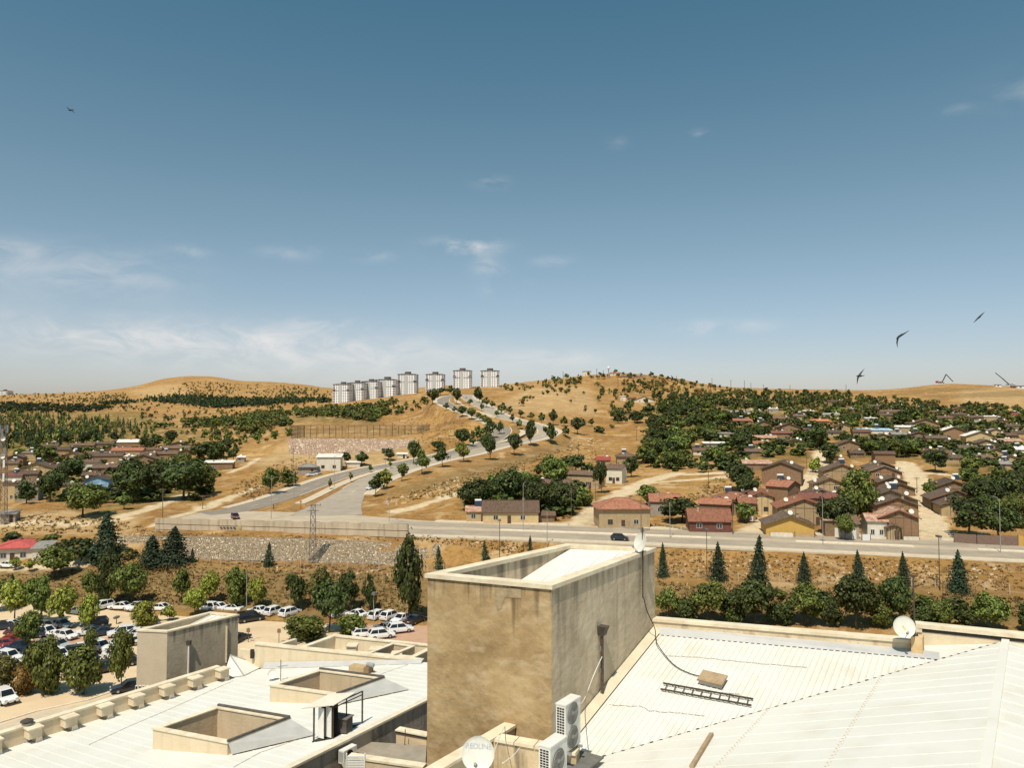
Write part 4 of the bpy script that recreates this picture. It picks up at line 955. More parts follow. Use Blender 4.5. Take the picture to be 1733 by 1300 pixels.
for k_ in range(2):
    mb = MB(); f = Matrix.Translation(sp_(WX*.24+k_*WX*.37, .05+k_*.08, .14)); x0 = sp_(WX*.35, 0, 0); mb.bar(sp_(WX*.36+k_*WX*.40,.03,.14), sp_(WX*.36+k_*WX*.40,.03,HH-.1), WX*.385, .04, ayn); mb.build('door', white_paint, sh)
mb = MB(); mb.face(sp_(.03,.4,0), sp_(WX-.03,.4,0), sp_(WX-.03,.4,HH-.05), sp_(.03,.4,HH-.05)); mb.build('back_panel', grille_dark, sh)
mb = MB(); mb.prism([tuple(sp_(*q,0).xy) for q in ((-.05,-.05),(WX+.05,-.05),(WX+.05,WY*.9),(-.05,WY*.9))], .02, .07); mb.build('floor_mat', mat('dark_felt', (.05,.045,.04)), sh)
p = onL(577,1240); bx = empty('equipment_box', p, radians(-20), 'dark equipment case standing under the roof shelter frame', 'equipment box')
mb = MB(); mb.box(-.35,.45,-.25,.3,.08,.72); mb.build('case', mat('dark_case', (.07,.06,.05), (.12,.10,.08), 3), bx)
mb = MB(); mb.box(-.4,.5,-.3,.35,.722,.76); mb.build('lid', mat('case_lid', (.16,.14,.12)), bx)
# small air conditioner on the yard wall
q = atplane(581,1274, rr0+nr*.1, nr); acs = empty('air_conditioner', q, 0, 'small white air conditioner bracketed to the streaked yard wall below the shelter', 'air conditioner')
M = Matrix(((rd.x,nr.x,0,0),(rd.y,nr.y,0,0),(0,0,1,0),(0,0,0,1)))
mb = MB(); mb.box(-.42,.42,.12,.44,-.30,.28,M); mb.build('casing', acw, acs)
mb = MB(); f = Matrix.Translation(M@Vector((-.08,.442,0)))@Matrix(((rd.x,0,nr.x,0),(rd.y,0,nr.y,0),(0,1,0,0),(0,0,0,1))); mb.lathe([(0,.002),(.22,.002),(.22,.02),(.24,.02),(.24,0)], 22, f); mb.build('fan_guard', grille_dark, acs)
mb = MB()
for k_ in range(5): mb.verts([M@Vector((-.424,.15+k_*.055+d0,z)) for d0, z in ((0,-.24),(.035,-.24),(.035,.22),(0,.22))], [(0,1,2,3)])
mb.build('coil_grille', mat('grille_grey', (.2,.19,.18)), acs)
for x_ in (-.28,.28): mb = MB(); mb.box(x_-.02,x_+.02,.0,.44,-.36,-.301,M); mb.build('bracket', dark_steel, acs)
# yard between the wing and the tower
yard = empty('service_yard', (0,0,0), 0, 'small sunken service yard with tan walls between the white roof and the stair tower', 'yard')
ya, yb = at(588,1280,33.2), at(716,1298,32.2); YO = tuple(ya); yard.location = ya
mb = MB(); wallseg(mb, ya, yb, .28, 10, ya.z-.09, 10, ya.z-.09, 1); shift(mb, YO).build('wall', cream_shaded, yard)
mb = MB(); wallseg(mb, ya-Vector((0,.05,0)), yb-Vector((0,.05,0)), .40, ya.z-.088, ya.z, None, None, 1); shift(mb, YO).build('coping', coping_m, yard)
ta, tb = at(670.5,1235,37.5), at(722,1241,36.8)
mb = MB(); wallseg(mb, ta, tb, .3, 10, ta.z-.16, None, None, 1); shift(mb, YO).build('wall', mat('tan_wall', (.66,.50,.32), (.6,.45,.28), 1.0, .9), yard)
mb = MB(); wallseg(mb, ta-Vector((.03,.05,0)), tb-Vector((0,.05,0)), .4, ta.z-.158, ta.z-.06, None, None, 1); shift(mb, YO).build('edge_trim', dark_gap, yard)
mb = MB(); wallseg(mb, ta-Vector((.05,.07,0)), tb-Vector((0,.07,0)), .45, ta.z-.058, ta.z, None, None, 1); shift(mb, YO).build('coping', coping_m, yard)
mb = MB(); pp = at(686,1236,36.9); mb.tube([(pp.x,pp.y,pp.z+.02),(pp.x-.03,pp.y-.06,pp.z-1.0),(pp.x-.1,pp.y-.05,pp.z-2.4)], .02, 6); shift(mb, YO).build('pipe', dark_steel, yard)
mb = MB(); mb.face(Vector((ya.x,ya.y+.3,ya.z-1.1)), Vector((yb.x,yb.y+.3,ya.z-1.1)), Vector((tb.x,tb.y,ya.z-1.1)), Vector((ta.x-3.2,ta.y,ya.z-1.1))); shift(mb, YO).build('floor', mat('yard_floor', (.34,.29,.22), (.25,.21,.16), 1.2), yard)
rk = at(602,1291,32.4); rack = empty('slatted_vent', rk, 0, 'pale slatted vent frame by the yard wall below the small air conditioner', 'vent')
mb = MB()
for k_ in range(6): mb.box(-.36,.36,-.03,.03,-.30+k_*.1,-.24+k_*.1)
mb.build('slats', white_paint, rack)
mb = MB(); mb.box(-.40,-.361,-.05,.05,-.9,.36); mb.box(.361,.40,-.05,.05,-.9,.36); mb.build('frame', white_paint, rack)
# ---- far wing roof with its own light well
fw = empty('far_wing', (0,0,0), 0, 'farther low wing with cream parapets and a white inner roof in front of the trees', 'building')
zt = 20.0
f0, f1, f2, f3 = atz(503,1097,zt), atz(566,1074,zt), atz(742,1092,zt), atz(740,1117,zt); fw.location = f0; FO = tuple(f0)
f3 = atz(700,1113,zt)
outp = [(p.x,p.y) for p in (f0, f3, f2, f1)]; inp = inset(outp, .28)
def fwall(i, m_, z0=0):
    j = (i+1) % 4; mb = MB(); mb.prism([outp[i], outp[j], tuple(inp[j]), tuple(inp[i])], z0, zt-.09); shift(mb, FO).build('parapet', m_, fw)
for i in (1,2,3): fwall(i, cream)
mb = MB(); ring(mb, inset(outp,-.05), inset(outp,.33), zt-.088, zt); shift(mb, FO).build('coping', coping_m, fw)
ga, gb, gc = atz(617,1107,zt+.1), atz(665,1088,zt+.1), atz(655,1113,zt+.1); gd = gc+(gb-ga)
wpoly = [(p.x,p.y) for p in (ga,gc,gd,gb)]; wi = inset(wpoly, .2)
for i in range(4):
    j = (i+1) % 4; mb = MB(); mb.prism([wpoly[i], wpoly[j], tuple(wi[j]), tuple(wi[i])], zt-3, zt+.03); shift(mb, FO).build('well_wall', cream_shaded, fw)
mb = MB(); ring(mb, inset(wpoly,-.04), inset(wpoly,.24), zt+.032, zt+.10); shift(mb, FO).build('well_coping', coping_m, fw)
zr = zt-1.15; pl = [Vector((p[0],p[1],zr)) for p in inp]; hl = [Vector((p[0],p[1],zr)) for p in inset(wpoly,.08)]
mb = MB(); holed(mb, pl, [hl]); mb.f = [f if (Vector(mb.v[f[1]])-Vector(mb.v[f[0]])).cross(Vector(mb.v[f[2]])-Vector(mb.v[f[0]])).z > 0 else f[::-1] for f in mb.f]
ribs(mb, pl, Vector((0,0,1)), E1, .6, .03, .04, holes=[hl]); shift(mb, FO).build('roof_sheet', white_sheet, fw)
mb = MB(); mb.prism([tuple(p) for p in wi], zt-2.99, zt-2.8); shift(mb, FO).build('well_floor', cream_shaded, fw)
for px, py in ((597,1090),(636,1096),(672,1104)):
    p = atz(px, py, zt); mb = MB(); mb.box(-.32,.32,-.5,.3,-.55,-.08,Matrix.Translation(p)); st = shift(mb, FO).build('parapet_vent', cream, fw)
    mb = MB(); mb.box(-.38,.38,-.58,.3,-.078,.0,Matrix.Translation(p)); shift(mb, FO).build('cap_slab', coping_m, st)
lp = [atz(432,1091,20.6), atz(474,1094,20.6), atz(503,1083,20.6)]
mb = MB(); wallseg(mb, atz(468,1093,20.4), atz(503,1082,20.4), .3, 0, 20.4, None, None, 1); shift(mb, FO).build('parapet', cream, fw)
# ---- left tower
zt2 = 22.0
tA, tB, tC, tE = atz(229.8,1066.6,zt2), atz(283,1069,zt2), atz(405.4,1040,zt2), atz(355.4,1035.4,zt2)
lt_ = empty('rooftop_penthouse', (tB.x,tB.y,0), 0, 'smaller weathered grey concrete tower at the car park edge of the low wing', 'stair tower'); TO = (tB.x,tB.y,0)
outp = [(p.x,p.y) for p in (tA,tB,tC,tE)]; wo = inset(outp,.05); wi = inset(outp,.28)
tw_side = mat('rain_streaked_render', (.54,.45,.32), (.42,.345,.24), .9, .95, .3, 6, streak=((.25,.205,.145), (1.2,1.2,.3), .4), drip=((.14,.115,.085), .75, 20.2, 21.9))
for i, m_ in ((0, mat('plain_grey_render', (.56,.46,.33), (.49,.40,.28), .8, .95, .2, 7)), (1, tw_side), (2, cream_shaded), (3, cream_shaded)):
    j = (i+1) % 4; mb = MB(); mb.prism([tuple(wo[i]), tuple(wo[j]), tuple(wi[j]), tuple(wi[i])], 0, zt2-.1); shift(mb, TO).build('wall', m_, lt_)
mb = MB(); ring(mb, outp, inset(outp,.32), zt2-.098, zt2); shift(mb, TO).build('coping', coping_m, lt_)
ii = [Vector((p.x,p.y,0)) for p in inset(outp,.285)]; pl = [ii[0]+UP*(zt2-1.2), ii[1]+UP*(zt2-1.15), ii[2]+UP*(zt2-.12), ii[3]+UP*(zt2-.14)]
mb = MB(); mb.face(*pl); ribs(mb, pl, normal(pl), pl[2]-pl[1], .45, .03, .04); shift(mb, TO).build('roof_sheet', white_sheet, lt_)
tb_, tc_ = Vector((*wo[1],0)), Vector((*wo[2],0)); dT = (tc_-tb_).normalized(); nT = Vector((dT.y,-dT.x,0))
def onT(px,py): return atplane(px,py,tb_,nT)
p0, p1 = onT(318,1090)+nT*.1, onT(317,1142)+nT*.1
mb = MB(); mb.tube([p0, p1], .06, 8); shift(mb, TO).build('downpipe', white_paint, lt_)
mb = MB(); mb.box(-.13,.13,-.1,.12,-.05,.22,Matrix.Translation(p0)); shift(mb, TO).build('rain_hopper', dark_steel, lt_)
mb = MB(); q0 = onT(383,1060)+nT*.03; q1 = onT(382,1122)+nT*.03; mb.bar(q0, q1, .14, .05); shift(mb, TO).build('old_pipe_chase', mat('pale_chase', (.62,.52,.36), (.5,.4,.26), 5), lt_)
ta_ = Vector((*wo[0],0)); dF = (tb_-ta_).normalized(); nF = Vector((dF.y,-dF.x,0))
for px in (231.5,237.5,243.5,249.5):
    q = atplane(px, 1166, ta_, nF)
    mb = MB(); mb.bar(q-UP*.5+nF*.01, q+UP*.20+nF*.01, .19, .05, nF); w = shift(mb, TO).build('window', white_paint, lt_)
    mb = MB(); mb.bar(q-UP*.45+nF*.03, q+UP*.15+nF*.03, .13, .03, nF); shift(mb, TO).build('pane', glass, w)

# ------------------------------------------------------------------ car park
lotm = mat('concrete_paving', (.66,.505,.325), (.57,.425,.265), .12, .92, .15, 8, world=True, streak=((.48,.36,.23), (.25,.25,.25), .5))
redm = mat('red_block_paving', (.50,.31,.20), (.43,.255,.165), .5, .92, .2, 8, world=True)
mb = MB(); lot = [atz(px,py,0) for px, py in ((-260,1012),(0,1006),(170,1024),(400,1037),(690,1047),(800,1046))]
pol = lot+[Vector((-2,90,0)), Vector((-2,40,0)), Vector((-140,40,0))]
mb.face(*[Vector((p.x,p.y,.03)) for p in pol][::-1]); tag(mb.build('car_park_paving', lotm), kind='structure')
def patchz(pts, z, m_, nm):
    mb = MB(); mb.face(*[Vector((atz(*p,0).x, atz(*p,0).y, z)) for p in pts]); tag(mb.build(nm, m_), kind='structure')
patchz([(560,1047),(600,1044),(740,1050),(740,1092),(640,1092),(600,1070)], .04, redm, 'red_paving')
patchz([(-60,1100),(0,1092),(90,1078),(300,1082),(300,1094),(100,1092),(40,1112),(-60,1120)], .04, redm, 'red_paving')
mb = MB()
def kline(pts, w=.3, h=.16):
    P = [atz(*p,0) for p in pts]
    for a, b in zip(P, P[1:]): mb.bar(Vector((a.x,a.y,h/2)), Vector((b.x,b.y,h/2)), w, h)
kline([(-60,1243),(60,1206),(150,1186),(232,1158)]); kline([(400,1088),(412,1086),(440,1080)]); kline([(-60,1150),(90,1132),(230,1108)]); kline([(560,1085),(740,1093)])
tag(mb.build('kerb', concrete_kerb), kind='structure')
mb = MB(); P = [atz(*p,0) for p in ((-60,1248),(60,1210),(150,1190),(232,1162))]
vs = []
for p in P: vs += [p+Vector((0,0,.06)), p+Vector((3.2,-2.2,.06))]
for i in range(3): mb.face(vs[2*i], vs[2*i+1], vs[2*i+3], vs[2*i+2])
tag(mb.build('pavement', pave), kind='structure')
# ------------------------------------------------------------------ houses
WALLS = {
 'brown': mat('mud_plaster', (.30,.20,.115), (.22,.145,.08), .8, .95, .3, 5, streak=((.14,.09,.05), (1.5,1.5,.3), .5), rand=.15),
 'tan': mat('tan_plaster', (.46,.34,.19), (.37,.265,.15), .8, .95, .3, 5, streak=((.26,.18,.10), (1.5,1.5,.3), .45), rand=.12),
 'sand': mat('sand_plaster', (.58,.43,.23), (.48,.35,.18), .8, .95, .2, 5, rand=.08),
 'yellow': mat('ochre_plaster', (.58,.36,.09), (.52,.32,.10), .8, .95, .2, 5),
 'white': mat('whitewash', (.72,.66,.54), (.60,.54,.43), 1.2, .95, .2, 5, streak=((.45,.38,.28), (1.5,1.5,.3), .3)),
 'brick': mat('brown_brick', (.31,.19,.105), (.235,.14,.078), 2.2, .95, .4, 12, rand=.12),
 'red': mat('red_wall', (.17,.07,.05), (.13,.055,.04), 1.4, .95, .3, 6),
 'grey': mat('grey_plaster', (.36,.31,.25), (.28,.24,.19), .9, .95, .3, 5, rand=.1),
 'blue': mat('painted_blue', (.10,.33,.55), (.60,.66,.68), .5, .8),
 'wood': mat('old_boards', (.30,.19,.11), (.20,.12,.07), 2.0, .95, .3, 8, streak=((.12,.07,.04), (7,7,.4), .7)),
}
def roofmat(name, a, b, st=None):
    return mat(name, a, b, 1.1, .85, .5, 7, streak=(st or tuple(x*.45 for x in a), (2.6,.6,.6), .8), rand=.22)
ROOFS = {
 'dark': roofmat('dark_tile', (.105,.072,.052), (.15,.105,.075)), 'brown': roofmat('brown_tile', (.17,.105,.07), (.125,.08,.055)),
 'red': roofmat('red_tile', (.34,.145,.085), (.235,.10,.06)), 'maroon': roofmat('maroon_tile', (.22,.09,.065), (.155,.065,.048)),
 'rust': mat('rusty_sheet', (.36,.15,.085), (.52,.40,.30), .9, .7, .3, 6, streak=((.17,.07,.045), (5,.6,.6), .7)),
 'white': mat('white_roof_sheet', (.76,.73,.65), (.68,.63,.54), .8, .6, .1, 5), 'grey': roofmat('grey_sheet_roof', (.30,.28,.25), (.22,.20,.18)),
 'orange': roofmat('orange_tile', (.52,.20,.10), (.42,.16,.08)), 'blue': mat('blue_sheet', (.12,.36,.62), (.62,.70,.74), .25, .6), 'redbright': roofmat('crimson_sheet', (.42,.09,.075), (.34,.07,.06)),
}
frame_w = mat('window_frame_white', (.62,.58,.50)); frame_b = mat('window_frame_brown', (.16,.10,.06))
door_b = mat('door_brown', (.09,.055,.035)); door_w = mat('door_white', (.66,.63,.57)); barge = mat('barge_board', (.115,.078,.052), (.19,.135,.09), 3, .9)
tank_w = mat('tank_white', (.70,.70,.68)); collector = mat('solar_collector', (.03,.035,.05), rough=.15, spec=.5); chim_m = mat('chimney_plaster', (.48,.36,.24), (.36,.26,.17), 2, .95)
HOUSES = []                                                       # (centre, radius, phrase)
DISH_ME = None
SHORTS = set()
STOPW = ('with','a','an','the','of','in','at','and','above','below','left','right','behind','between','among','beside','to','under','by','just','from','two','deep','on','along','far','as','its','highest','topmost','white','dark','alone','open','long')
def short(l, n=6):
    w = l.split(); k = next((i for i, q in enumerate(w) if q in ('with','just','under','behind','above','below','beside','in','at','between','left','right','among','on','beneath','along')), len(w))
    c = w[:k]
    if k < 3 or ' '.join(c) in SHORTS or len(c) > 6:
        c = w[:6]
        while c[-1] in STOPW: c.pop()
    SHORTS.add(' '.join(c)); return 'the '+' '.join(c)
def small_dish(parent, p, r=.45, yaw=0):
    global DISH_ME
    if DISH_ME is None:
        mb = MB(); Q = Matrix.Rotation(radians(62), 4, 'X')
        mb.lathe([(0,-.16),(.5,-.12),(.8,-.06),(1.0,0),(1.02,-.02),(.8,-.09),(.4,-.16),(0,-.19)], 14, Matrix.Translation((0,0,1.4))@Q)
        a = mb.mesh('satellite_dish', dish_m, True)
        mb = MB(); mb.tube([(0,.12,-.5),(0,.12,1.4)], .06, 6); mb.bar(Q@Vector((0,-1,0))+Vector((0,0,1.4)), Q@Vector((0,-.5,.8))+Vector((0,0,1.4)), .05)
        b = mb.mesh('bracket', galv); DISH_ME = (a, b)
    o = inst('satellite_dish', DISH_ME[0], parent); o.location = p; o.scale = (r,)*3; o.rotation_euler = (0,0,yaw)
    inst('bracket', DISH_ME[1], o)
WH = None
def water_heater(parent, p, yaw=0):
    global WH
    if WH is None:
        mb = MB(); mb.tube([(-.85,.75,1.55),(.85,.75,1.55)], .30, 12); a = mb.mesh('tank', tank_w, False)
        mb = MB(); f = Matrix.Translation((0,0,.75))@Matrix.Rotation(radians(42),4,'X'); mb.box(-.9,-.03,-.95,.75,-.04,.04,f); mb.box(.03,.9,-.95,.75,-.04,.04,f); b = mb.mesh('collector_panel', collector)
        mb = MB()
        for x in (-.8,.8): mb.bar((x,.75,-.4),(x,.75,1.3),.06); mb.bar((x,-.65,-.3),(x,.7,.95),.06)
        c = mb.mesh('stand', galv); WH = (a, b, c)
    r = inst('water_heater', WH[2], parent); r.location = p; r.rotation_euler = (0,0,yaw)
    inst('tank', WH[0], r); inst('collector_panel', WH[1], r)
def window(parent, M, x, z, w, h, white=True, glassy=True):
    """on local face y=0 facing -y"""
    mb = MB(); t = .07
    for a in ((x-w/2-t, x+w/2+t, z-t, z), (x-w/2-t, x+w/2+t, z+h, z+h+t), (x-w/2-t, x-w/2, z, z+h), (x+w/2, x+w/2+t, z, z+h), (x-.03, x+.03, z, z+h)): mb.box(a[0], a[1], -.05, .02, a[2], a[3], M)
    f = mb.build('window', frame_w if white else frame_b, parent)
    mb = MB(); mb.box(x-w/2, x+w/2, -.02, .015, z, z+h, M); mb.build('pane', glass, f)
def house(px, py, wpx, peak, style, roof, wall, label, name='village_house', rot=0.0, depth=None, pitch=21, win=2, door=True, dishes=1, heater=False, chimney=True, eave=None, far=False, Y=None, phrase=None, edge=None, wallpx=None, cat='house'):
    """front wall centre at pixel (px, py); width and roof peak in photograph pixels"""
    p = hit(px, py) if Y is None else at(px, py, Y)
    if Y is not None: p.z = float(ground(p.x, p.y))
    k_ = p.y/F; w = wpx*k_; H = (py-peak)*k_
    base_rot = -math.atan2(p.x, p.y)*.5+radians(rot)
    t = empty(name, p, base_rot, label, cat)
    rm, wm = ROOFS[roof], WALLS[wall]
    HOUSES.append((p, w*.62, phrase or label, px, py))
    sink = 1.4
    if style == 'gable':
        d = depth or min(max(w*.7, 5.5), 9.5); ov = .5; hw = w/2-ov; rise = (hw+ov)*math.tan(radians(pitch)); ev = max(1.9, H-rise) if eave is None else eave
        mb = MB(); r_ = hw*math.tan(radians(pitch))
        pts = [(-hw,-sink),(hw,-sink),(hw,ev),(0,ev+r_),(-hw,ev)]
        vs = [(x,0,z) for x,z in pts]+[(x,d,z) for x,z in pts]
        mb.verts(vs, [(0,1,2,3,4),(9,8,7,6,5)]+[(i,i+5,(i+1)%5+5,(i+1)%5) for i in range(5)]); mb.build('wall', wm, t)
        mb = MB(); tn = math.tan(radians(pitch)); th = .16
        for s in (-1,1):
            e = hw+ov; a = [(0,ev+r_+.02),(s*e,ev-ov*tn+.02),(s*e,ev-ov*tn+th),(0,ev+r_+th+.02)]
            vs = [(x,-ov,z) for x,z in a]+[(x,d+ov,z) for x,z in a]; fs = [(0,1,2,3),(7,6,5,4),(0,4,5,1),(1,5,6,2),(2,6,7,3),(3,7,4,0)]
            mb.verts(vs, fs if s < 0 else [tuple(reversed(f)) for f in fs])
        # ridge tiles and courses raised a little so the slope is not a flat card
        mb.bar((0,-ov-.02,ev+r_+th+.02),(0,d+ov+.02,ev+r_+th+.02),.34,.10)
        nb = int((d+2*ov)/1.1)
        for i in range(nb+1):
            y = -ov+.05+i*(d+2*ov-.1)/nb
            for s in (-1,1): mb.bar((0,y,ev+r_+th+.03),(s*(hw+ov),y,ev-ov*tn+th+.015),.10,.05)
        rf = mb.build('roof', rm, t)
        mb = MB()
        for s in (-1,1): mb.bar((s*.02,-ov-.03,ev+r_+.08),(s*(hw+ov),-ov-.03,ev-ov*tn+.08),.06,.24)
        mb.build('barge_board', ROOFS[edge] if edge else barge, rf)
        if wall in ('tan','brown','brick','sand') and not far:       # timber framing showing through the plaster
            mb = MB(); q_ = random.Random(int(px*3)); nb = 4+q_.randrange(3)
            for i in range(nb+1):
                x = -hw+.08+i*(2*hw-.16)/nb+q_.uniform(-.15,.15)*(0 < i < nb); zt_ = ev+(hw-abs(x))*tn-.12; mb.box(x-.06,x+.06,-.035,.01,0,zt_)
            mb.box(-hw,hw,-.04,.01,ev-.08,ev+.05); mb.build('timber_frame', barge, t)
        top = ev+r_+th; zroof = lambda x: ev+(hw-abs(x))*tn+th
        fy = 0.0
    elif style == 'side':
        d = depth or max(5.5, w*.45); ov = .4; hw = w/2-.3; hd = d/2; rise = (hd+ov)*math.tan(radians(pitch)); ev = max(1.9, H-rise) if eave is None else eave; tn = math.tan(radians(pitch)); r_ = hd*tn
        pts = [(0,-sink),(d,-sink),(d,ev),(hd,ev+r_),(0,ev)]
        vs = [(-hw,y,z) for y,z in pts]+[(hw,y,z) for y,z in pts]; mb = MB()
        mb.verts(vs, [(4,3,2,1,0),(5,6,7,8,9)]+[(i,(i+1)%5,(i+1)%5+5,i+5) for i in range(5)]); mb.build('wall', wm, t)
        mb = MB(); th = .16
        for s in (-1,1):
            y1 = hd+s*(hd+ov); a = [(hd,ev+r_+.02),(y1,ev-ov*tn+.02),(y1,ev-ov*tn+th),(hd,ev+r_+th+.02)]
            vs = [(-hw-.35,y,z) for y,z in a]+[(hw+.35,y,z) for y,z in a]; fs = [(0,1,2,3),(7,6,5,4),(0,4,5,1),(1,5,6,2),(2,6,7,3),(3,7,4,0)]
            mb.verts(vs, fs if s > 0 else [tuple(reversed(f)) for f in fs])
        mb.bar((-hw-.37,hd,ev+r_+th+.02),(hw+.37,hd,ev+r_+th+.02),.34,.10)
        nb = max(4, int(w/1.1))
        for i in range(nb+1):
            x = -hw-.3+i*(2*hw+.6)/nb
            for s in (-1,1): mb.bar((x,hd,ev+r_+th+.03),(x,hd+s*(hd+ov),ev-ov*tn+th+.015),.10,.05)
        mb.build('roof', rm, t); top = ev+r_+th; zroof = lambda x: ev+r_*.4+th
    elif style == 'hip':
        d = depth or max(6, w*.7); ov = .6; hw = w/2-ov; tn = math.tan(radians(pitch)); r_ = (min(hw, d/2)+ov)*tn; ev = max(2.0, H-r_) if eave is None else eave
        mb = MB(); mb.box(-hw,hw,0,d,-sink,ev); mb.build('wall', wm, t)
        m_ = min(hw+ov, d/2+ov); rx = max(hw+ov-m_, .05); ry0 = -ov+m_; ry1 = d+ov-m_
        if ry1 < ry0: ry0 = ry1 = d/2
        A0 = [(-hw-ov,-ov,ev),(hw+ov,-ov,ev),(hw+ov,d+ov,ev),(-hw-ov,d+ov,ev)]; A1 = [(p_[0],p_[1],ev+.16) for p_ in A0]; R_ = [(-rx,ry0 if rx<.1 else d/2,ev+.16+r_),(rx,ry1 if rx<.1 else d/2,ev+.16+r_)]
        mb = MB(); vs = A0+A1+R_
        if rx < .1: fs = [(4,5,8),(5,6,9,8),(6,7,9),(7,4,8,9)]
        else: fs = [(4,5,9,8),(5,6,9),(6,7,8,9),(7,4,8)]
        mb.verts(vs, [(3,2,1,0)]+[(i,(i+1)%4,(i+1)%4+4,i+4) for i in range(4)]+fs)
        for q in ((4,8),(5,9 if rx>=.1 else 8),(6,9),(7,8 if rx>=.1 else 9),(8,9)): mb.bar(Vector(vs[q[0]])+UP*.03, Vector(vs[q[1]])+UP*.03+Vector((.001,0,0)), .22, .10)
        mb.build('roof', rm, t); top = ev+r_; zroof = lambda x: ev+.3
    else:                                                           # flat or single pitch
        d = depth or max(4, w*.5); hw = w/2-.3; ev = max(1.6, H-.3); mb = MB(); sl = .10
        vs = [(-hw,0,-sink),(hw,0,-sink),(hw,d,-sink),(-hw,d,-sink),(-hw,0,ev),(hw,0,ev),(hw,d,ev+d*sl),(-hw,d,ev+d*sl)]
        mb.verts(vs, [(0,1,5,4),(1,2,6,5),(2,3,7,6),(3,0,4,7),(4,5,6,7)]); mb.build('wall', wm, t)
        mb = MB(); a = .4; vs = [(-hw-a,-a,ev-a*sl+.02),(hw+a,-a,ev-a*sl+.02),(hw+a,d+a,ev+(d+a)*sl+.02),(-hw-a,d+a,ev+(d+a)*sl+.02)]
        mb.verts(vs+[(x,y,z+.12) for x,y,z in vs], [(3,2,1,0),(4,5,6,7),(0,1,5,4),(1,2,6,5),(2,3,7,6),(3,0,4,7)])
        for i in range(int(w/.9)): x = -hw+i*.9; mb.bar((x,-a,ev-a*sl+.15),(x,d+a,ev+(d+a)*sl+.15),.08,.05)
        mb.build('roof', rm, t); top = ev+d*sl; zroof = lambda x: ev+.2
    M = Matrix.Translation((0,-.004,0)); r = random.Random(int(px*7+py))
    hwid = w/2-.5
    if win and not far:
        xs = [(-.55,.45),(.5,-.5),(.08,.9)][r.randrange(2)] if win >= 2 else (r.choice((-.4,.35)),)
        for q, x in enumerate(xs[:win]):
            if ev > 2.0: window(t, M, x*hwid, max(.8, min(1.0, ev-1.3)), min(1.1, hwid*.4), 1.05 if ev > 2.3 else .8, r.random() < .6)
    elif win and far:
        mb = MB()
        window(t, M, -.4*hwid, .9, 1.0, .9, True)
    if door and not far:
        mb = MB(); x = (-.05 if win >= 2 else .5)*hwid; mb.box(x-.45,x+.45,-.03,.02,-.1,min(2.0,ev-.1),M); dr = mb.build('door', door_w if r.random() < .3 else door_b, t)
        mb = MB(); mb.box(x+.3,x+.36,-.07,-.03,.95,1.08,M); mb.build('handle', galv, dr)
    if chimney:
        x = r.uniform(-.3,.3)*w; y = d*r.uniform(.35,.65); mb = MB(); zt_ = max(zroof(x) if style == 'gable' else top-.3, 1)+.75; mb.box(x-.28,x+.28,y-.28,y+.28,zt_-1.7,zt_); c_ = mb.build('chimney', chim_m, t)
        mb = MB(); mb.box(x-.36,x+.36,y-.36,y+.36,zt_+.002,zt_+.12); mb.build('chimney_cap', barge, c_)
    for q in range(dishes):
        x = r.uniform(-.42,.42)*w; y = d*r.uniform(.05,.5) if style == 'gable' else (d/2 if style == 'side' else d*.3)
        small_dish(t, (x, y, zroof(x)-.1), .55, -base_rot+r.uniform(-.3,.3))
    if heater:
        x = r.uniform(-.2,.2)*w; water_heater(t, (x, d*.55, top-.3 if style != 'flat' else top+.4), -base_rot)
    return t
def z1(x, y): return x/3.94, 620+y/3.94
def z2(x, y): return 420+x/3.94, 600+y/3.94
def z3(x, y): return 840+x/3.94, 600+y/3.94
def z4(x, y): return 1260+x/3.662, 620+y/3.662
def H(zf, s, x, y, w, pk, *a, **k): 
    q = zf(x, y); return house(q[0], q[1], w/s, zf(x, pk)[1], *a, **k)
# --- the right hand village, nearest row first
S4 = 3.662; S3 = 3.94; S1 = 3.94
hy = H(z4,S4, 283,1052,312,928,'gable','dark','yellow','ochre yellow gabled house with a whitewashed base beside the main road',depth=8,phrase='the ochre gabled house',dishes=1,pitch=20,win=0,door=False)
H(z4,S4, 372,985,338,820,'gable','red','tan','long tan gabled house with a red roof edge just behind the ochre house',edge='red',depth=9,phrase='the red edged gabled house',pitch=20,win=1)
H(z4,S4, 475,905,250,790,'side','maroon','brown','low house with a maroon roof slope behind the red edged gable',phrase='the maroon roof slope',win=0,door=False)
H(z4,S4, 480,880,270,762,'gable','dark','brown','dark roofed gabled house with a pale ridge above the maroon roof slope',phrase='the pale ridged gable',win=0,door=False,edge='grey')
H(z4,S4, 530,785,215,692,'gable','brown','tan','tan plaster gable with brown eaves two rows above the red edged gable',phrase='the brown eaved tan gable',win=1,dishes=2)
H(z4,S4, 605,700,238,606,'gable','dark','tan','dark roofed tan gable with a solar heater at the top of the middle row',heater=True,phrase='the solar heater gable',win=1,dishes=1)
H(z4,S4, 960,1074,250,888,'gable','rust','brick','brown brick gabled house with a rusty red roof at the corner of the dirt lane',edge='red',phrase='the rusty roofed corner gable',win=1,door=False,pitch=23)
H(z4,S4, 925,1078,105,975,'gable','brown','tan','small tan porch house with a brown gable leaning against the brick corner gable',phrase='the small porch house',depth=3.5,win=1,dishes=0,chimney=False,pitch=25)
H(z4,S4, 825,1072,130,925,'side','rust','white','whitewashed house with a green window under a rusty red and brown roof',phrase='the whitewashed rusty house',depth=6,win=2,dishes=0)
H(z4,S4, 655,1072,120,935,'side','brown','grey','grey house with a plain brown roof half hidden by garden trees',phrase='the plain brown roofed house',depth=7,win=1,dishes=0)
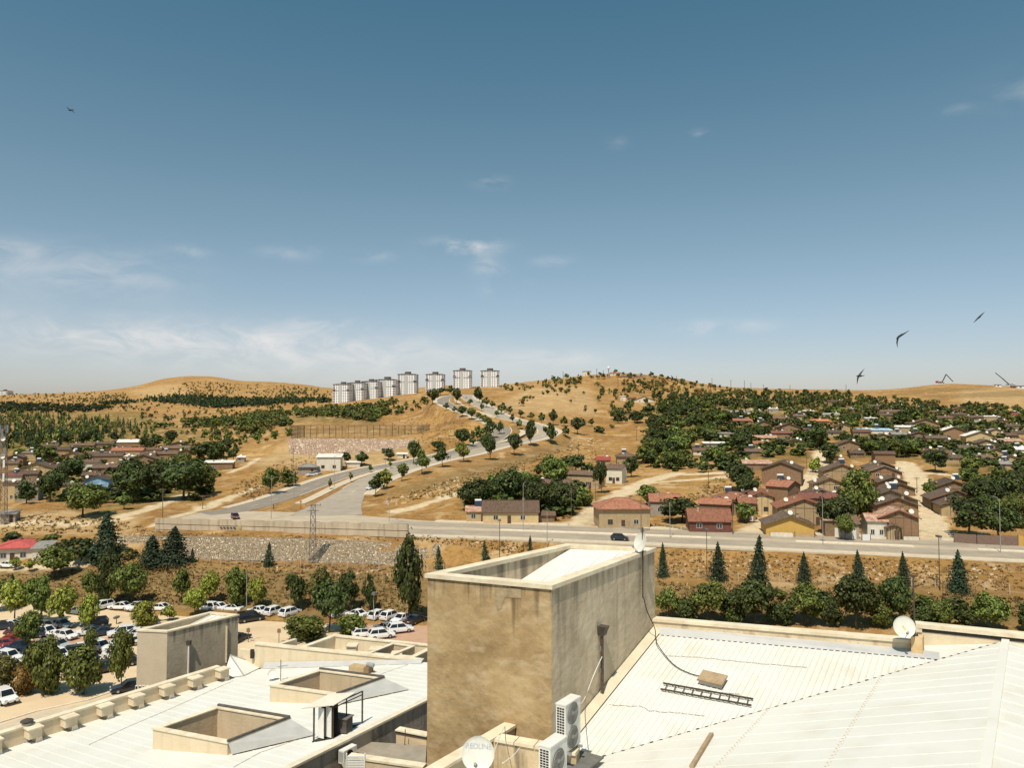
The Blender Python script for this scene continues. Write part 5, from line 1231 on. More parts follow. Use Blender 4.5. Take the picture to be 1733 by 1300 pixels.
H(z4,S4, 550,1058,112,950,'flat','rust','brown','low shed with a streaked rust and white sheet roof by the ochre house',name='shed',cat='shed',phrase='the streaked sheet shed',win=0,door=True,dishes=0,chimney=False)
H(z4,S4, 950,940,258,812,'gable','dark','brick','brick gabled house with two white satellite dishes above the corner gable',dishes=2,phrase='the two dish brick gable',win=1)
H(z4,S4, 905,905,335,766,'gable','dark','tan','wide tan gabled house with a dark roof behind the two dish brick gable',phrase='the wide tan gable',win=1,dishes=2,heater=True)
H(z4,S4, 965,800,190,725,'gable','dark','brown','dark roofed house with a dish at the lane edge above the wide tan gable',phrase='the dark lane house',win=0,dishes=2,door=False)
H(z4,S4, 920,760,185,685,'gable','dark','brown','brown gabled house with a dish, second below the tall blank gable',phrase='the brown dish gable',win=1,dishes=2)
H(z4,S4, 868,700,220,615,'gable','brown','brick','brick gabled house below the tall blank brown gable',phrase='the brick upper gable',win=1,dishes=1,edge='grey')
H(z4,S4, 855,668,205,592,'gable','dark','brown','dark eaved gable peeping over the brick upper gable',phrase='the peeping dark gable',win=0,dishes=1,door=False)
H(z4,S4, 873,608,125,530,'side','brown','brick','tall blank brown house standing highest at the head of the middle row',phrase='the tall blank house',win=0,door=False,dishes=0,depth=6,pitch=14,chimney=False)
H(z4,S4, 228,742,250,592,'gable','dark','wood','dark gabled barn house with boarded front beside the first dirt lane',depth=13,phrase='the boarded barn house',win=0,dishes=1,rot=-14)
H(z4,S4, 200,880,160,712,'side','red','brick','brick house with a bright red tiled slope along the first dirt lane',phrase='the bright red lane roof',rot=-38,depth=7,win=1,heater=True,dishes=1)
H(z4,S4, 250,800,130,700,'gable','dark','brown','dark gable standing between the boarded barn and the bright red lane roof',phrase='the dark lane gable',win=0,door=False,rot=-14)
H(z4,S4, 108,922,165,778,'gable','red','sand','sandy gabled house with one small barred window facing the first dirt lane',depth=10,phrase='the sandy barred window house',win=1,door=False,edge='red',rot=-8)
H(z4,S4, 20,960,110,820,'side','red','brown','small red roofed house behind the sandy barred window house',phrase='the small red roofed house',win=1)
H(z4,S4, 80,648,180,583,'side','rust','brown','long house with a striped rust and white sheet roof under the orchard trees',phrase='the striped rust roof',win=0,door=False,dishes=1)
H(z4,S4, 1318,905,312,768,'gable','dark','brown','dark gabled house with a red left slope right of the second dirt lane',phrase='the red sloped gable',edge='red',win=1,depth=9)
H(z4,S4, 1345,935,255,815,'gable','dark','tan','dark house gable in front of the red sloped gable by the second lane',phrase='the dark front gable',win=0,dishes=0,door=False)
H(z4,S4, 1298,800,275,708,'gable','dark','brown','dark wide roofed house with a heater above the red sloped gable',phrase='the heater roof by the second lane',heater=True,win=1)
# --- houses by the road to the left of the first lane
hh = H(z3,S3, 855,1160,372,975,'hip','red','tan','tan corner house under a red tiled hipped roof beside the main road',phrase='the red hipped corner house',win=2,pitch=22,dishes=1,depth=9.5,rot=6)
H(z3,S3, 1130,1075,215,940,'side','red','grey','grey house with a red tiled roof behind the hipped corner house',phrase='the grey red roofed house',win=1,depth=8)
H(z3,S3, 1428,1188,290,1040,'side','red','red','dark red walled house with a plain red tiled roof on the main road',phrase='the dark red walled house',win=2,door=False,depth=8,dishes=0,pitch=30)
H(z3,S3, 1455,1085,215,968,'side','red','brown','house with a low red tiled roof right behind the dark red walled house',phrase='the low red tiled roof',win=0,door=False,rot=-18)
H(z3,S3, 1600,1075,275,932,'hip','red','brown','brown house under a broad red hipped roof near the first dirt lane',phrase='the broad red hipped roof',win=1,heater=True)
H(z3,S3, 1690,985,130,905,'gable','dark','brown','dark gabled shed house behind the broad red hipped roof',phrase='the dark gabled shed house',win=0)
hb = H(z3,S3, 95,1130,385,985,'side','brown','sand','long house with a brown roof, pale walls and dark doors on the main road',phrase='the long brown roofed house',depth=8,win=2,dishes=0,pitch=30)
H(z3,S3, -125,1120,165,1018,'side','rust','tan','rusty roofed lean-to with a solar heater at the end of the long brown roofed house',name='outbuilding',cat='outbuilding',phrase='the rusty lean-to',heater=True,win=1,dishes=0,depth=5)
H(z3,S3, 325,1118,140,1078,'flat','brown','brown','low brown shed beside the gable of the long brown roofed house',name='shed',cat='shed',phrase='the low brown shed',win=0,dishes=0,chimney=False,door=False)
H(z3,S3, 405,930,215,835,'side','brown','tan','brown roofed house sunk among trees left of the dirt road',phrase='the sunken brown roof',win=1,dishes=1,rot=8)
H(z3,S3, 570,890,250,778,'side','brown','tan','tan gabled house with a brown slope behind the sunken brown roof',phrase='the tan gable in the trees',win=1,rot=-25)
H(z3,S3, 785,862,120,738,'side','brown','white','whitewashed house with a brown roof beside the bend of the dirt road',phrase='the whitewashed bend house',win=2,rot=-20,dishes=0)
H(z3,S3, 865,770,140,660,'hip','dark','tan','black hipped roof house with a solar collector above the whitewashed house',phrase='the black hipped roof',heater=True,win=1)
H(z3,S3, 715,745,100,685,'side','redbright','tan','small crimson roofed house below the dry hillside',phrase='the small crimson roof',win=0,door=False)
# --- upper village, far rows
U = dict(far=True)
for a in [
 (1300,448,190,375,'gable','white','brick','brick gabled house with a broad white roof in the upper village'),(1465,485,175,402,'gable','white','sand','sandy house with a white roof slope beside the brick white roofed one'),
 (1558,448,105,385,'gable','grey','sand','cream gabled house with two dark windows in the upper village'),(1650,500,135,450,'side','rust','tan','long low house with a rusty red sheet roof at the upper village edge'),
 (1500,520,165,455,'gable','dark','tan','house with white edged dark gable in front of the upper cream house'),(1122,385,175,325,'gable','brown','brown','brown hipped house right of the pale flat sheet roof'),
 (1465,375,120,335,'side','grey','white','pale house with a long grey roof behind the white roofed pair'),(1425,345,110,305,'side','dark','brown','dark roofed house above the long grey roof'),
 (1520,345,105,310,'flat','white','tan','house with a flat white roof below the far hill'),(1345,292,130,250,'gable','brown','brown','brown gabled house highest under the construction hill'),
 (975,250,95,215,'gable','white','white','small white gabled house among the topmost trees'),(695,288,85,258,'side','grey','brown','grey roofed house among the topmost village trees'),(800,272,110,238,'side','dark','brown','dark roofed house with a dish beside the small white gabled one'),
 (900,300,150,270,'side','brown','tan','long brown roofed house below the small white gable'),(788,358,75,320,'flat','white','white','white shed roof in a clearing of the upper village'),(1000,398,185,378,'flat','white','grey','long pale flat sheet roof beside the blue one'),
 (815,418,195,398,'flat','blue','white','long low roof of blue and white sheets among dark trees'),(460,365,125,328,'side','orange','brown','bright orange roofed house alone among the dark trees'),
 (275,420,150,352,'gable','maroon','brown','maroon gabled house above the red roof cluster'),(235,462,130,400,'side','maroon','brown','low maroon roofed house in front of the maroon gable'),(312,500,135,448,'gable','dark','tan','dark gable with pale edges below the maroon roofs'),
 (120,470,160,432,'side','rust','brown','house with a striped rust roof left of the maroon roofs'),(120,508,125,472,'side','red','brown','low red roof in front of the striped rust roof'),(650,525,165,458,'gable','dark','brown','brown gabled house with a heater above the middle row trees'),
 (230,345,100,315,'side','brown','tan','brown roofed house with tanks in the upper left of the village'),(20,365,60,330,'side','orange','tan','small orange roof at the top of the first lane'),(1690,322,105,290,'side','redbright','brown','crimson roofed house at the far edge of the upper village'),
 (1600,305,90,280,'side','dark','brown','dark roofed house left of the crimson roof'),(1705,440,90,415,'side','dark','tan','dark roof at the end of the upper village row'),(1715,545,60,515,'side','white','white','pale house end below the rusty long roof'),
 (1235,570,110,545,'side','brown','tan','brown roof under the trees right of the second lane head'),(1620,640,70,610,'side','grey','tan','small grey roof among the trees right of the dry clearing'),(540,320,100,295,'side','grey','white','pale grey roofed house above the orange roof'),
 (400,292,70,275,'flat','white','white','small white roof above the orange roofed house'),(60,300,90,270,'side','grey','white','pale house with tanks in the far upper left trees'),(1075,272,80,250,'side','dark','brown','dark roof tucked right of the small white gable'),
 (180,290,60,262,'flat','white','grey','little white sheet roof on the far upper slope'),(1205,300,100,275,'side','brown','brown','brown far house between the two white roofs')]:
    H(z4,S4,*a,phrase=short(a[7],6),dishes=1 if a[0]%3 else 2,heater=(a[0]%7 in (0,3)),pitch=20,door=False,**U)
for a in [(1640,475,120,428,'side','red','brown','red roofed house with a solar heater at the top of the orchard trees'),(1610,405,95,375,'side','grey','grey','grey hut with a white tank among the hilltop orchard'),(1365,672,110,640,'side','brown','white','brown roofed hut with a white tank deep in the orchard'),
          (1530,560,110,525,'flat','grey','white','pale sheet roof hut in the orchard'),(1455,625,150,590,'flat','white','grey','pale greenhouse like roof amid the orchard'),(985,322,150,280,'gable','grey','white','white hillside house under dark eaves on the dry slope'),(845,310,40,278,'flat','white','white','tiny white hut left of the hillside house'),
          (905,308,60,283,'side','maroon','brown','small maroon roof between the white hut and the hillside house')]:
    H(z3,S3,*a,phrase=short(a[7],5),dishes=0,heater=a[0] in (1640,1365),door=False,**U)
for a in [(795,140,75,118,'side','red','white','white hilltop house with a red roof beneath the tower mast'),(605,142,60,112,'flat','maroon','white','white hilltop house with a flat red edged roof'),(870,160,80,140,'side','brown','tan','low tan house along the hilltop right of the red roof'),(950,165,60,146,'flat','red','tan','small reddish hut at the hilltop edge')]:
    H(z3,S3,*a,phrase=short(a[7],4),dishes=0,door=False,**U)
# --- left village
for a in [
 (60,905,92,778,'flat','dark','sand','tall sand coloured wall house at the left edge by the lattice mast'),(175,905,150,768,'side','dark','grey','dark roofed house overgrown with trees beside the tall sand house'),(70,765,140,722,'side','maroon','white','house with a maroon slope and white eaves above the tall sand house'),
 (150,760,185,700,'side','dark','brown','dark roofed house behind the white eaved maroon slope'),(240,722,215,642,'gable','dark','sand','sandy gabled house with a dark roof at the left of the village'),(100,665,105,588,'gable','brown','brick','small brick gabled house above the sandy gable'),
 (560,705,180,625,'side','brown','white','white walled house with a long brown roof in the middle of the left village'),(642,832,165,728,'gable','dark','blue','gabled house with a bright blue painted front between dark trees'),(470,855,130,788,'flat','brown','sand','low sandy house just left of the blue fronted gable'),
 (695,725,160,660,'side','brown','brown','brown roofed house above the blue fronted gable'),(705,645,205,580,'side','dark','brown','long dark roofed house in the centre of the left village'),(845,620,200,545,'side','red','tan','house with a long bright red roof in the left village'),
 (955,665,175,588,'gable','brown','brick','brick gabled house right of the bright red roof'),(1110,612,160,570,'side','brown','brown','brown roofed house right of the brick gable'),(1170,570,180,540,'side','brown','brown','low brown roof behind the right brown roofed house'),(1185,548,130,515,'gable','dark','brown','dark gable at the far right of the left village'),
 (415,580,205,540,'side','dark','brown','long dark roof at the back left of the village'),(545,550,150,518,'side','brown','brown','brown roof between the long dark roof and the white metal one'),(880,545,190,490,'side','white','brick','brick house with a shiny white metal roof at the top of the left village'),
 (690,540,125,505,'side','dark','brown','dark roof left of the shiny white metal roof'),(800,530,90,488,'hip','dark','brown','dark hipped roof just left of the shiny metal roof'),(190,620,90,575,'flat','grey','tan','small grey roofed hut with tanks in the left village'),(830,640,110,598,'flat','white','white','white sheet annex under the bright red roof'),
 (1455,695,190,640,'flat','white','brown','open shed with a long white flat roof right of the big trees'),(1605,640,55,605,'flat','white','grey','small pale hut on the dry slope right of the open shed'),(640,608,130,570,'side','brown','tan','brown roofed house in front of the far dark roofs')]:
    nm = ('shed','shed') if 'shed' in a[7] else ('village_house','house')
    H(z1,S1,*a,phrase=short(a[7],6),dishes=1,heater=a[0] in (190,1110,70,705,240),pitch=20,name=nm[0],cat=nm[1],door=False,far=a[1] < 700,win=1)
H(z1,S1, 52,1045,100,980,'flat','grey','grey','small grey hut with a white door by the lattice mast',phrase='the grey mast hut',win=0,dishes=0,chimney=False,depth=4)
house(22,952,66,921,'hip','redbright','white','white walled house with a crimson hipped roof beyond the car park trees',phrase='the crimson hipped house',win=2,pitch=14,dishes=0,depth=10)
house(67,948,28,927,'flat','grey','white','grey sheet roofed annex beside the crimson hipped house',name='outbuilding',cat='outbuilding',phrase='the grey annex',win=0,dishes=0,chimney=False,depth=6)
house(556,797,42,773,'flat','white','white','white flat roofed house standing above the hill road',phrase='the white flat roofed house',win=2,dishes=0,chimney=False,depth=8)
house(520,803,36,787,'hip','grey','grey','low grey roofed shelter left of the white flat roofed house',name='shed',cat='shed',phrase='the grey roadside shelter',win=0,pitch=15,dishes=0,chimney=False)
house(680,776,18,768,'flat','white','white','tiny white hut beside the trees of the hill road',name='hut',cat='hut',phrase='the tiny white hut',win=1,dishes=0,chimney=False,door=True,depth=4)
house(597,791,26,782,'flat','white','white','low white garden wall shed right of the white flat roofed house',name='shed',cat='shed',phrase='the low white shed',win=0,dishes=0,chimney=False,door=False,depth=3)
# more roofs showing between the trees of the upper village
def near_phrase(px, py):
    b = min(HOUSES, key=lambda h: (h[3]-px)**2+((h[4]-py)*1.6)**2); dx, dy = px-b[3], py-b[4]
    rel = ('left of' if dx < 0 else 'right of') if abs(dx) > abs(dy)*1.2+6 else ('behind' if dy < 0 else 'in front of'); return rel, b[2]
SEEN_ = set()
for x, y, w, rise, st, rf, wl_ in [(560,250,85,26,'side','dark','brown'),(610,400,95,34,'gable','brown','tan'),(345,340,80,28,'side','brown','tan'),(120,385,100,34,'gable','dark','brown'),(560,440,90,30,'side','dark','tan'),(730,440,110,34,'side','brown','brown'),(860,470,120,38,'gable','dark','tan'),(960,450,90,28,'side','grey','tan'),(1080,455,110,36,'gable','brown','brown'),(1190,480,120,36,'side','dark','tan'),
    (1300,500,110,36,'gable','brown','tan'),(1390,540,110,36,'side','dark','brown'),(1560,560,110,36,'gable','brown','tan'),(880,330,80,24,'side','dark','brown'),(1250,350,100,28,'side','brown','tan'),(1330,330,90,26,'side','dark','brown'),(1590,370,90,28,'gable','brown','tan'),(1660,400,90,28,'side','dark','tan'),(1640,460,100,32,'side','brown','brown'),(420,430,100,32,'side','brown','tan'),
    (1150,560,100,34,'gable','brown','tan'),(1480,600,120,36,'side','brown','brown'),(1300,600,100,34,'side','dark','tan'),(60,560,110,34,'side','brown','brown'),(700,570,90,30,'side','dark','brown'),(560,600,90,30,'gable','brown','tan'),(1650,600,100,32,'gable','dark','tan')]:
    q = z4(x, y); rel, ph = near_phrase(*q); lb = f"{'gabled' if st == 'gable' else 'long'} {rf} roofed {wl_} house {rel} {ph}"
    if lb in SEEN_: lb = lb.replace(' house', ' cottage')
    SEEN_.add(lb); H(z4,S4,x,y,w,y-rise-14,st,rf,wl_,' '.join(lb.split()[:16]),phrase=short(lb,5)+' '+rel if False else 'the '+' '.join(lb.split()[:5]),dishes=1,heater=(x%3==0),pitch=20,door=False,far=True,win=1)
for x, y, w, rise, st, rf, wl_ in [(320,640,150,36,'side','dark','brown'),(480,620,120,34,'gable','brown','tan'),(610,760,130,38,'side','brown','brown'),(300,800,130,36,'side','dark','tan'),(420,700,110,34,'side','brown','brown'),(780,700,120,36,'side','dark','brown'),(1010,590,120,32,'side','brown','tan'),(1240,600,110,32,'gable','brown','brown'),(760,580,110,30,'gable','brown','tan'),(980,620,100,30,'side','dark','tan'),(330,560,100,26,'side','brown','tan'),(60,680,110,34,'side','dark','tan')]:
    q = z1(x, y); rel, ph = near_phrase(*q); lb = f"{'gabled' if st == 'gable' else 'long'} {rf} roofed {wl_} house {rel} {ph}"
    if lb in SEEN_: lb = lb.replace(' house', ' cottage')
    SEEN_.add(lb); H(z1,S1,x,y,w,y-rise-14,st,rf,wl_,' '.join(lb.split()[:16]),phrase='the '+' '.join(lb.split()[:5]),dishes=1,heater=(x%3==0),pitch=20,door=False,far=True,win=1)
# fences and yard walls along the road
def fence(pts, h, m_, label, name='fence', th=.12, pos=None, cat='fence', postm=None, rails=True):
    P = [hit(*p) if len(p) == 2 else Vector(p) for p in pts]; t = empty(name, P[0], 0, label, cat); O = P[0]
    mb = MB()
    for a, b in zip(P, P[1:]):
        d_ = b-a; n_ = max(1, int(d_.length/.22))
        if pos == 'boards':
            for i in range(n_):
                if (i*7) % 11 == 3: continue
                q = a+d_*((i+.5)/n_); hh_ = h*(.86+.14*((i*37) % 10)/10); mb.bar(q-O-UP*.3, q-O+UP*hh_, .17, .03, d_.normalized())
        else: mb.bar(a-O+UP*(h/2-.3), b-O+UP*(h/2-.3), th, h+.6)
    mb.build('board_panel' if pos == 'boards' else 'panel', m_, t); mb = MB()
    for a, b in zip(P, P[1:]):
        for q in (a, b): mb.bar(q-O-UP*.4, q-O+UP*(h+.15), .14)
    mb.build('posts', postm or barge, t); return t
fence([(z4(160,1056)),(z4(300,1060))], .9, WALLS['white'], 'low whitewashed wall in front of the ochre gabled house', 'garden_wall', .2, cat='wall')
fence([(z4(312,1062)),(z4(435,1064))], 1.2, mat('faded_cloth', (.62,.50,.40), (.42,.26,.18), 2.0), 'faded striped board fence beside the ochre house', 'fence', pos='boards')
fence([(z4(728,1082)),(z4(780,1082))], 1.35, tank_w, 'white sheet panel standing in front of the whitewashed rusty house', 'sheet_panel', .1, cat='panel')
fence([(z4(985,1080)),(z4(1080,1082))], .8, WALLS['white'], 'short white wall with openings at the brick corner gable', 'garden_wall', .2, cat='wall')
fence([(z4(1300,1095)),(z4(1440,1105)),(z4(1695,1115))], 2.0, mat('brown_sheet', (.17,.11,.085), (.22,.15,.11), 2), 'long brown sheet fence under the dark trees right of the second lane', 'fence')
fence([(z4(1695,1114)),(z4(1735,1118))], 2.1, WALLS['yellow'], 'yellow gate panel at the end of the long brown sheet fence', 'gate_panel', .12, cat='gate')
fence([(z3(1060,1150)),(z3(1290,1180))], .8, mat('green_fence', (.16,.17,.07), (.3,.22,.1), 3), 'low overgrown fence between the hipped corner house and the dark red walled house', 'fence', pos='boards')
fence([(z3(690,1150)),(z3(1020,1175))], .5, WALLS['grey'], 'low grey garden wall in front of the hipped corner house', 'garden_wall', .2, cat='wall')

# ------------------------------------------------------------------ apartment towers
tw_white = mat('tower_white', (.82,.82,.81), (.77,.77,.76), .1, .8); tw_grey = mat('tower_grey', (.46,.48,.46)); tw_dark = mat('tower_window', (.03,.033,.04), rough=.4); tw_roof = mat('tower_roof', (.13,.105,.10)); tw_band = mat('tower_band', (.12,.115,.12))
def tower(px, base, top, wpx, Y, label, floors, two_face=None, name='apartment_tower', rot=0, depth=None):
    p = at(px, base, Y); k_ = Y/F; w = wpx*k_; hgt = (base-top)*k_*.94; d = depth or w*.9; t = empty(name, p, radians(rot), label, 'apartment block')
    mb = MB(); mb.box(-w/2,w/2,0,d,-25,hgt); mb.build('wall', tw_white, t)
    fh = hgt/floors
    mb = MB()
    for s in (-1, 1):
        mb.box(s*w*.06-w*.055, s*w*.06+w*.055, -.35, .01, 0, hgt-1) if s < 0 else None
    mb.box(-w*.06,w*.06,-.5,-.02,0,hgt*.93); mb.build('stair_panel', tw_grey, t)
    mb = MB()
    cols = [(-.43,.10),(-.27,.055),(-.15,.045),(.15,.045),(.27,.055),(.43,.10)]
    for f in range(floors):
        z = f*fh
        for cx, cw in cols:
            mb.box((cx-cw/2)*w,(cx+cw/2)*w,-.06,.005,z+fh*.34,z+fh*.84)
        for cy in (.12,.3,.5,.7,.88):
            for s in (-1,1): mb.box(s*w/2-.06,s*w/2+.06,(cy-.045)*d,(cy+.045)*d,z+fh*.3,z+fh*.82)
    tag(mb.build('windows', tw_dark, t), kind='stuff')
    for s in (-1,1):
        for f in range(floors):
            pass
    mb = MB()
    for s in (-1,1):
        mb.box(s*w*.42-w*.075,s*w*.42+w*.075,-1.1,-.07,hgt*.66,hgt*.66+fh*.9)
    mb.box(-w/2-.2,w/2+.2,-.25,d+.2,hgt*.648,hgt*.66); mb.build('dark_band', tw_band, t)
    mb = MB()
    for s in (-1,1):
        for f in range(floors): mb.box(s*w*.43-w*.06,s*w*.43+w*.06,-.9,-.062,f*fh+.02*fh,f*fh+.26*fh)
    mb.build('balconies', tw_white, t)
    mb = MB(); e = w/2+.9; vs = [(-e,-.9,hgt),(e,-.9,hgt),(e,d+.9,hgt),(-e,d+.9,hgt),(-w*.30,d*.3,hgt+w*.045),(w*.30,d*.3,hgt+w*.045),(w*.30,d*.7,hgt+w*.045),(-w*.30,d*.7,hgt+w*.045)]
    mb.verts(vs, [(3,2,1,0),(4,5,6,7),(0,1,5,4),(1,2,6,5),(2,3,7,6),(3,0,4,7)]); rf = mb.build('roof', tw_roof, t)
    mb = MB(); mb.prism([(w*.17*cos(2*pi*q/8), d*.45+w*.17*sin(2*pi*q/8)) for q in range(8)], hgt+w*.0, hgt+w*.15); mb.build('roof_lantern', tw_roof, rf)
    return t
for i, (px, b, tp, w, Y) in enumerate([(577,682,648.5,29,1090),(601,681,646,29,1105),(625,679.5,643.5,29,1120),(651.5,677.5,640.5,36,1135)]):
    tower(px, b, tp, w, Y, ['lowest white apartment block at the outer end of the joined terrace','second white apartment block in the joined terrace, next to the lowest','third white apartment block in the joined terrace, next to the tallest','tallest and widest white block of the joined terrace on the ridge'][i], 12, rot=-8)
tower(688.5,672,631,32,1150,'white apartment tower standing alone next to the joined terrace',12)
tower(735.5,666,631.5,31,1150,'white apartment tower above the dark trees left of the hill road',10)
tower(782,662,625,31,1150,'white apartment tower above the trees between the two hill road lanes',11)
tower(829,659,625.5,31,1150,'white apartment tower farthest right on the ridge',10)
pf = hit(5,672); tower(4,674,661,17,2450,'distant grey apartment block alone on the far left skyline',8)

# ------------------------------------------------------------------ walls, court, fences by the road
retm = mat('retaining_concrete', (.56,.46,.33), (.46,.375,.265), .25, .93, .3, 4, streak=((.27,.215,.15), (1.2,1.2,.12), .7))
wl0, wl1 = at(262.5,897,184.5), at(690.5,912.5,171.5)
rw = empty('retaining_wall', wl0, 0, 'long concrete retaining wall with horizontal joints below the road junction', 'retaining wall'); rw['kind'] = 'thing'
n_ = 9; mb = MB(); top0, top1 = at(262.5,876.5,184.5).z, at(690.5,886.5,171.5).z
for i in range(n_):
    a = wl0.lerp(wl1, i/n_); b = wl0.lerp(wl1, (i+.998)/n_); za_ = top0+(top1-top0)*i/n_; 
    h3 = (za_-a.z+1.2)/3
    for q in range(3):
        z0 = a.z-1.2+q*h3; off = .09*q; wallseg(mb, a-Vector((0,off,0)), b-Vector((0,off,0)), .5, z0, z0+h3-.10, None, None, 1)
mb.v = [(p[0]-wl0.x,p[1]-wl0.y,p[2]-wl0.z) for p in mb.v]; mb.build('panels', retm, rw)
mb = MB(); wallseg(mb, wl0+Vector((0,.12,0)), wl1+Vector((0,.12,0)), .28, wl0.z-1.5, top0-.12, wl1.z-1.5, top1-.12, 1); mb.v = [(p[0]-wl0.x,p[1]-wl0.y,p[2]-wl0.z) for p in mb.v]; mb.build('core', dark_gap, rw)
mb = MB(); r = random.Random(4)                                   # dark unreadable scrawl and a yellow patch on the middle panels
for i in range(5):
    t0 = (372-262.5)/428+.0135*i; a = at(372+5.6*i,893.0+.1*i,0.1+184.5+(171.5-184.5)*((372+5.6*i-262.5)/428)-.62); b = at(376+5.6*i,893.2+.1*i,184.5+(171.5-184.5)*((376+5.6*i-262.5)/428)-.52)
    mb.bar(a-wl0, b-wl0, .03, .30)
    mb.bar((a+b)/2-wl0+UP*.16, (a+b)/2-wl0-UP*.18, .1, .03)
mb.build('scrawl', mat('scrawl_paint', (.10,.07,.05)), rw)
a = at(401,893,180.0); b = at(408,893.4,179.6); mb = MB(); mb.bar(a-wl0, b-wl0, .03, .75); mb.build('paint_patch', mat('olive_paint', (.40,.34,.10), (.46,.38,.2), 3), rw)
def stone_nodes(name, cols, sc):
    stone_m = bpy.data.materials.new(name); stone_m.use_nodes = True
    nt = stone_m.node_tree; N = nt.nodes.new; L = nt.links.new; bs = nt.nodes['Principled BSDF']; bs.inputs['Roughness'].default_value = .95
    g = N('ShaderNodeNewGeometry'); v = N('ShaderNodeTexVoronoi'); v.inputs['Scale'].default_value = sc; L(g.outputs['Position'], v.inputs['Vector'])
    v2 = N('ShaderNodeTexVoronoi'); v2.feature = 'DISTANCE_TO_EDGE'; v2.inputs['Scale'].default_value = sc; L(g.outputs['Position'], v2.inputs['Vector'])
    s = N('ShaderNodeSeparateColor'); L(v.outputs['Color'], s.inputs[0])
    cr = N('ShaderNodeValToRGB'); e = cr.color_ramp.elements; e[0].color = (*cols[0],1); e[1].color = (*cols[3],1); e.new(.6).color = (*cols[1],1); e.new(.86).color = (*cols[2],1); L(s.outputs[0], cr.inputs[0])
    mr = N('ShaderNodeMapRange'); mr.inputs['From Max'].default_value = .09; L(v2.outputs['Distance'], mr.inputs['Value'])
    mx = N('ShaderNodeMixRGB'); L(mr.outputs[0], mx.inputs['Fac']); mx.inputs['Color1'].default_value = (*cols[4],1); L(cr.outputs[0], mx.inputs['Color2']); L(mx.outputs[0], bs.inputs['Base Color'])
    b = N('ShaderNodeBump'); b.inputs['Strength'].default_value = 1.; b.inputs['Distance'].default_value = .25; L(mr.outputs[0], b.inputs['Height']); L(b.outputs[0], bs.inputs['Normal']); return stone_m
stone_m = stone_nodes('rubble_stone', ((.30,.22,.135),(.39,.295,.185),(.48,.37,.24),(.76,.65,.49),(.165,.115,.068)), 3.0)
def slope_wall(top, bot, m_, label, name, res=60, push=.55):
    """battered stone facing between a line of top points and a line of foot points"""
    T = smooth_line(top, 1.0); B = smooth_line(bot, 1.0); O = T[0]; mb = MB(); vs = []; fs = []; R = 8; rr_ = random.Random(9)
    for i in range(res+1):
        a = T[int(i*(len(T)-1)/res)]; b = B[int(i*(len(B)-1)/res)]
        for j in range(R+1): q = a.lerp(b, j/R)-O; vs.append(q+Vector((rr_.uniform(-.05,.05), -push+rr_.uniform(-.14,.14), rr_.uniform(-.08,.08))))
        vs.append(a-O+Vector((0,.9+push*.3,-.12)))
    K = R+2
    for i in range(res):
        for j in range(R): fs.append((i*K+j, i*K+j+1, (i+1)*K+j+1, (i+1)*K+j))
        fs.append((i*K+R+1, i*K, (i+1)*K, (i+1)*K+R+1))
    mb.verts(vs, fs); t = mb.build(name, m_, None); t.location = O; tag(t, label, 'stone wall'); t['kind'] = 'thing'; return t
slope_wall([at(198,909,176)+UP*0, at(262,908.5,171.5), at(400,909.5,170.2), at(550,913,169.8), at(690,918,169.4), at(790,923,168.6), at(838,926,167.6)],
           [at(198,935,171), at(262,944,165.5), at(400,948,164.5), at(550,952,163.2), at(690,957,162.2), at(790,960,161), at(838,961,160.6)], stone_m, 'long sloping wall of rubble stone below the concrete retaining wall', 'stone_wall', 110)
stone2 = stone_nodes('pink_stone', ((.34,.22,.145),(.46,.32,.22),(.53,.39,.275),(.64,.51,.38),(.24,.155,.10)), .9)
slope_wall([at(489,742.5,409), at(600,742.5,409.5), at(707,744,404)], [at(492,771,396), at(600,770,396), at(712,763,386)], stone2, 'pinkish sloping stone facing below the caged sports court', 'stone_wall', 70, 2.2)
ct = empty('sports_court_fence', at(600,742,412), 0, 'tall dark cage fence of a sports court on the stone faced terrace', 'court fence'); ct['kind'] = 'thing'
CO = ct.location.copy(); zc = at(600,742,412).z; c_a, c_b = at(493,742,412), at(707,743,413); hh2 = 21*412/F
fen = mat('fence_steel', (.085,.085,.06)); mb = MB(); mb2 = MB()
def cage(p, q, n):
    for i in range(n+1):
        a = p.lerp(q, i/n); a.z = zc; mb.bar(a-CO-UP*.5, a-CO+UP*hh2, .16)
    for h_ in (.02,.33,.66,1.0):
        a = Vector((p.x,p.y,zc+hh2*h_)); b = Vector((q.x,q.y,zc+hh2*h_)); mb2.bar(a-CO, b-CO, .10)
    m_ = int((q-p).length/.8)
    for i in range(m_): a = p.lerp(q, i/m_); a.z = zc; mb2.bar(a-CO, a-CO+UP*hh2, .05)
    
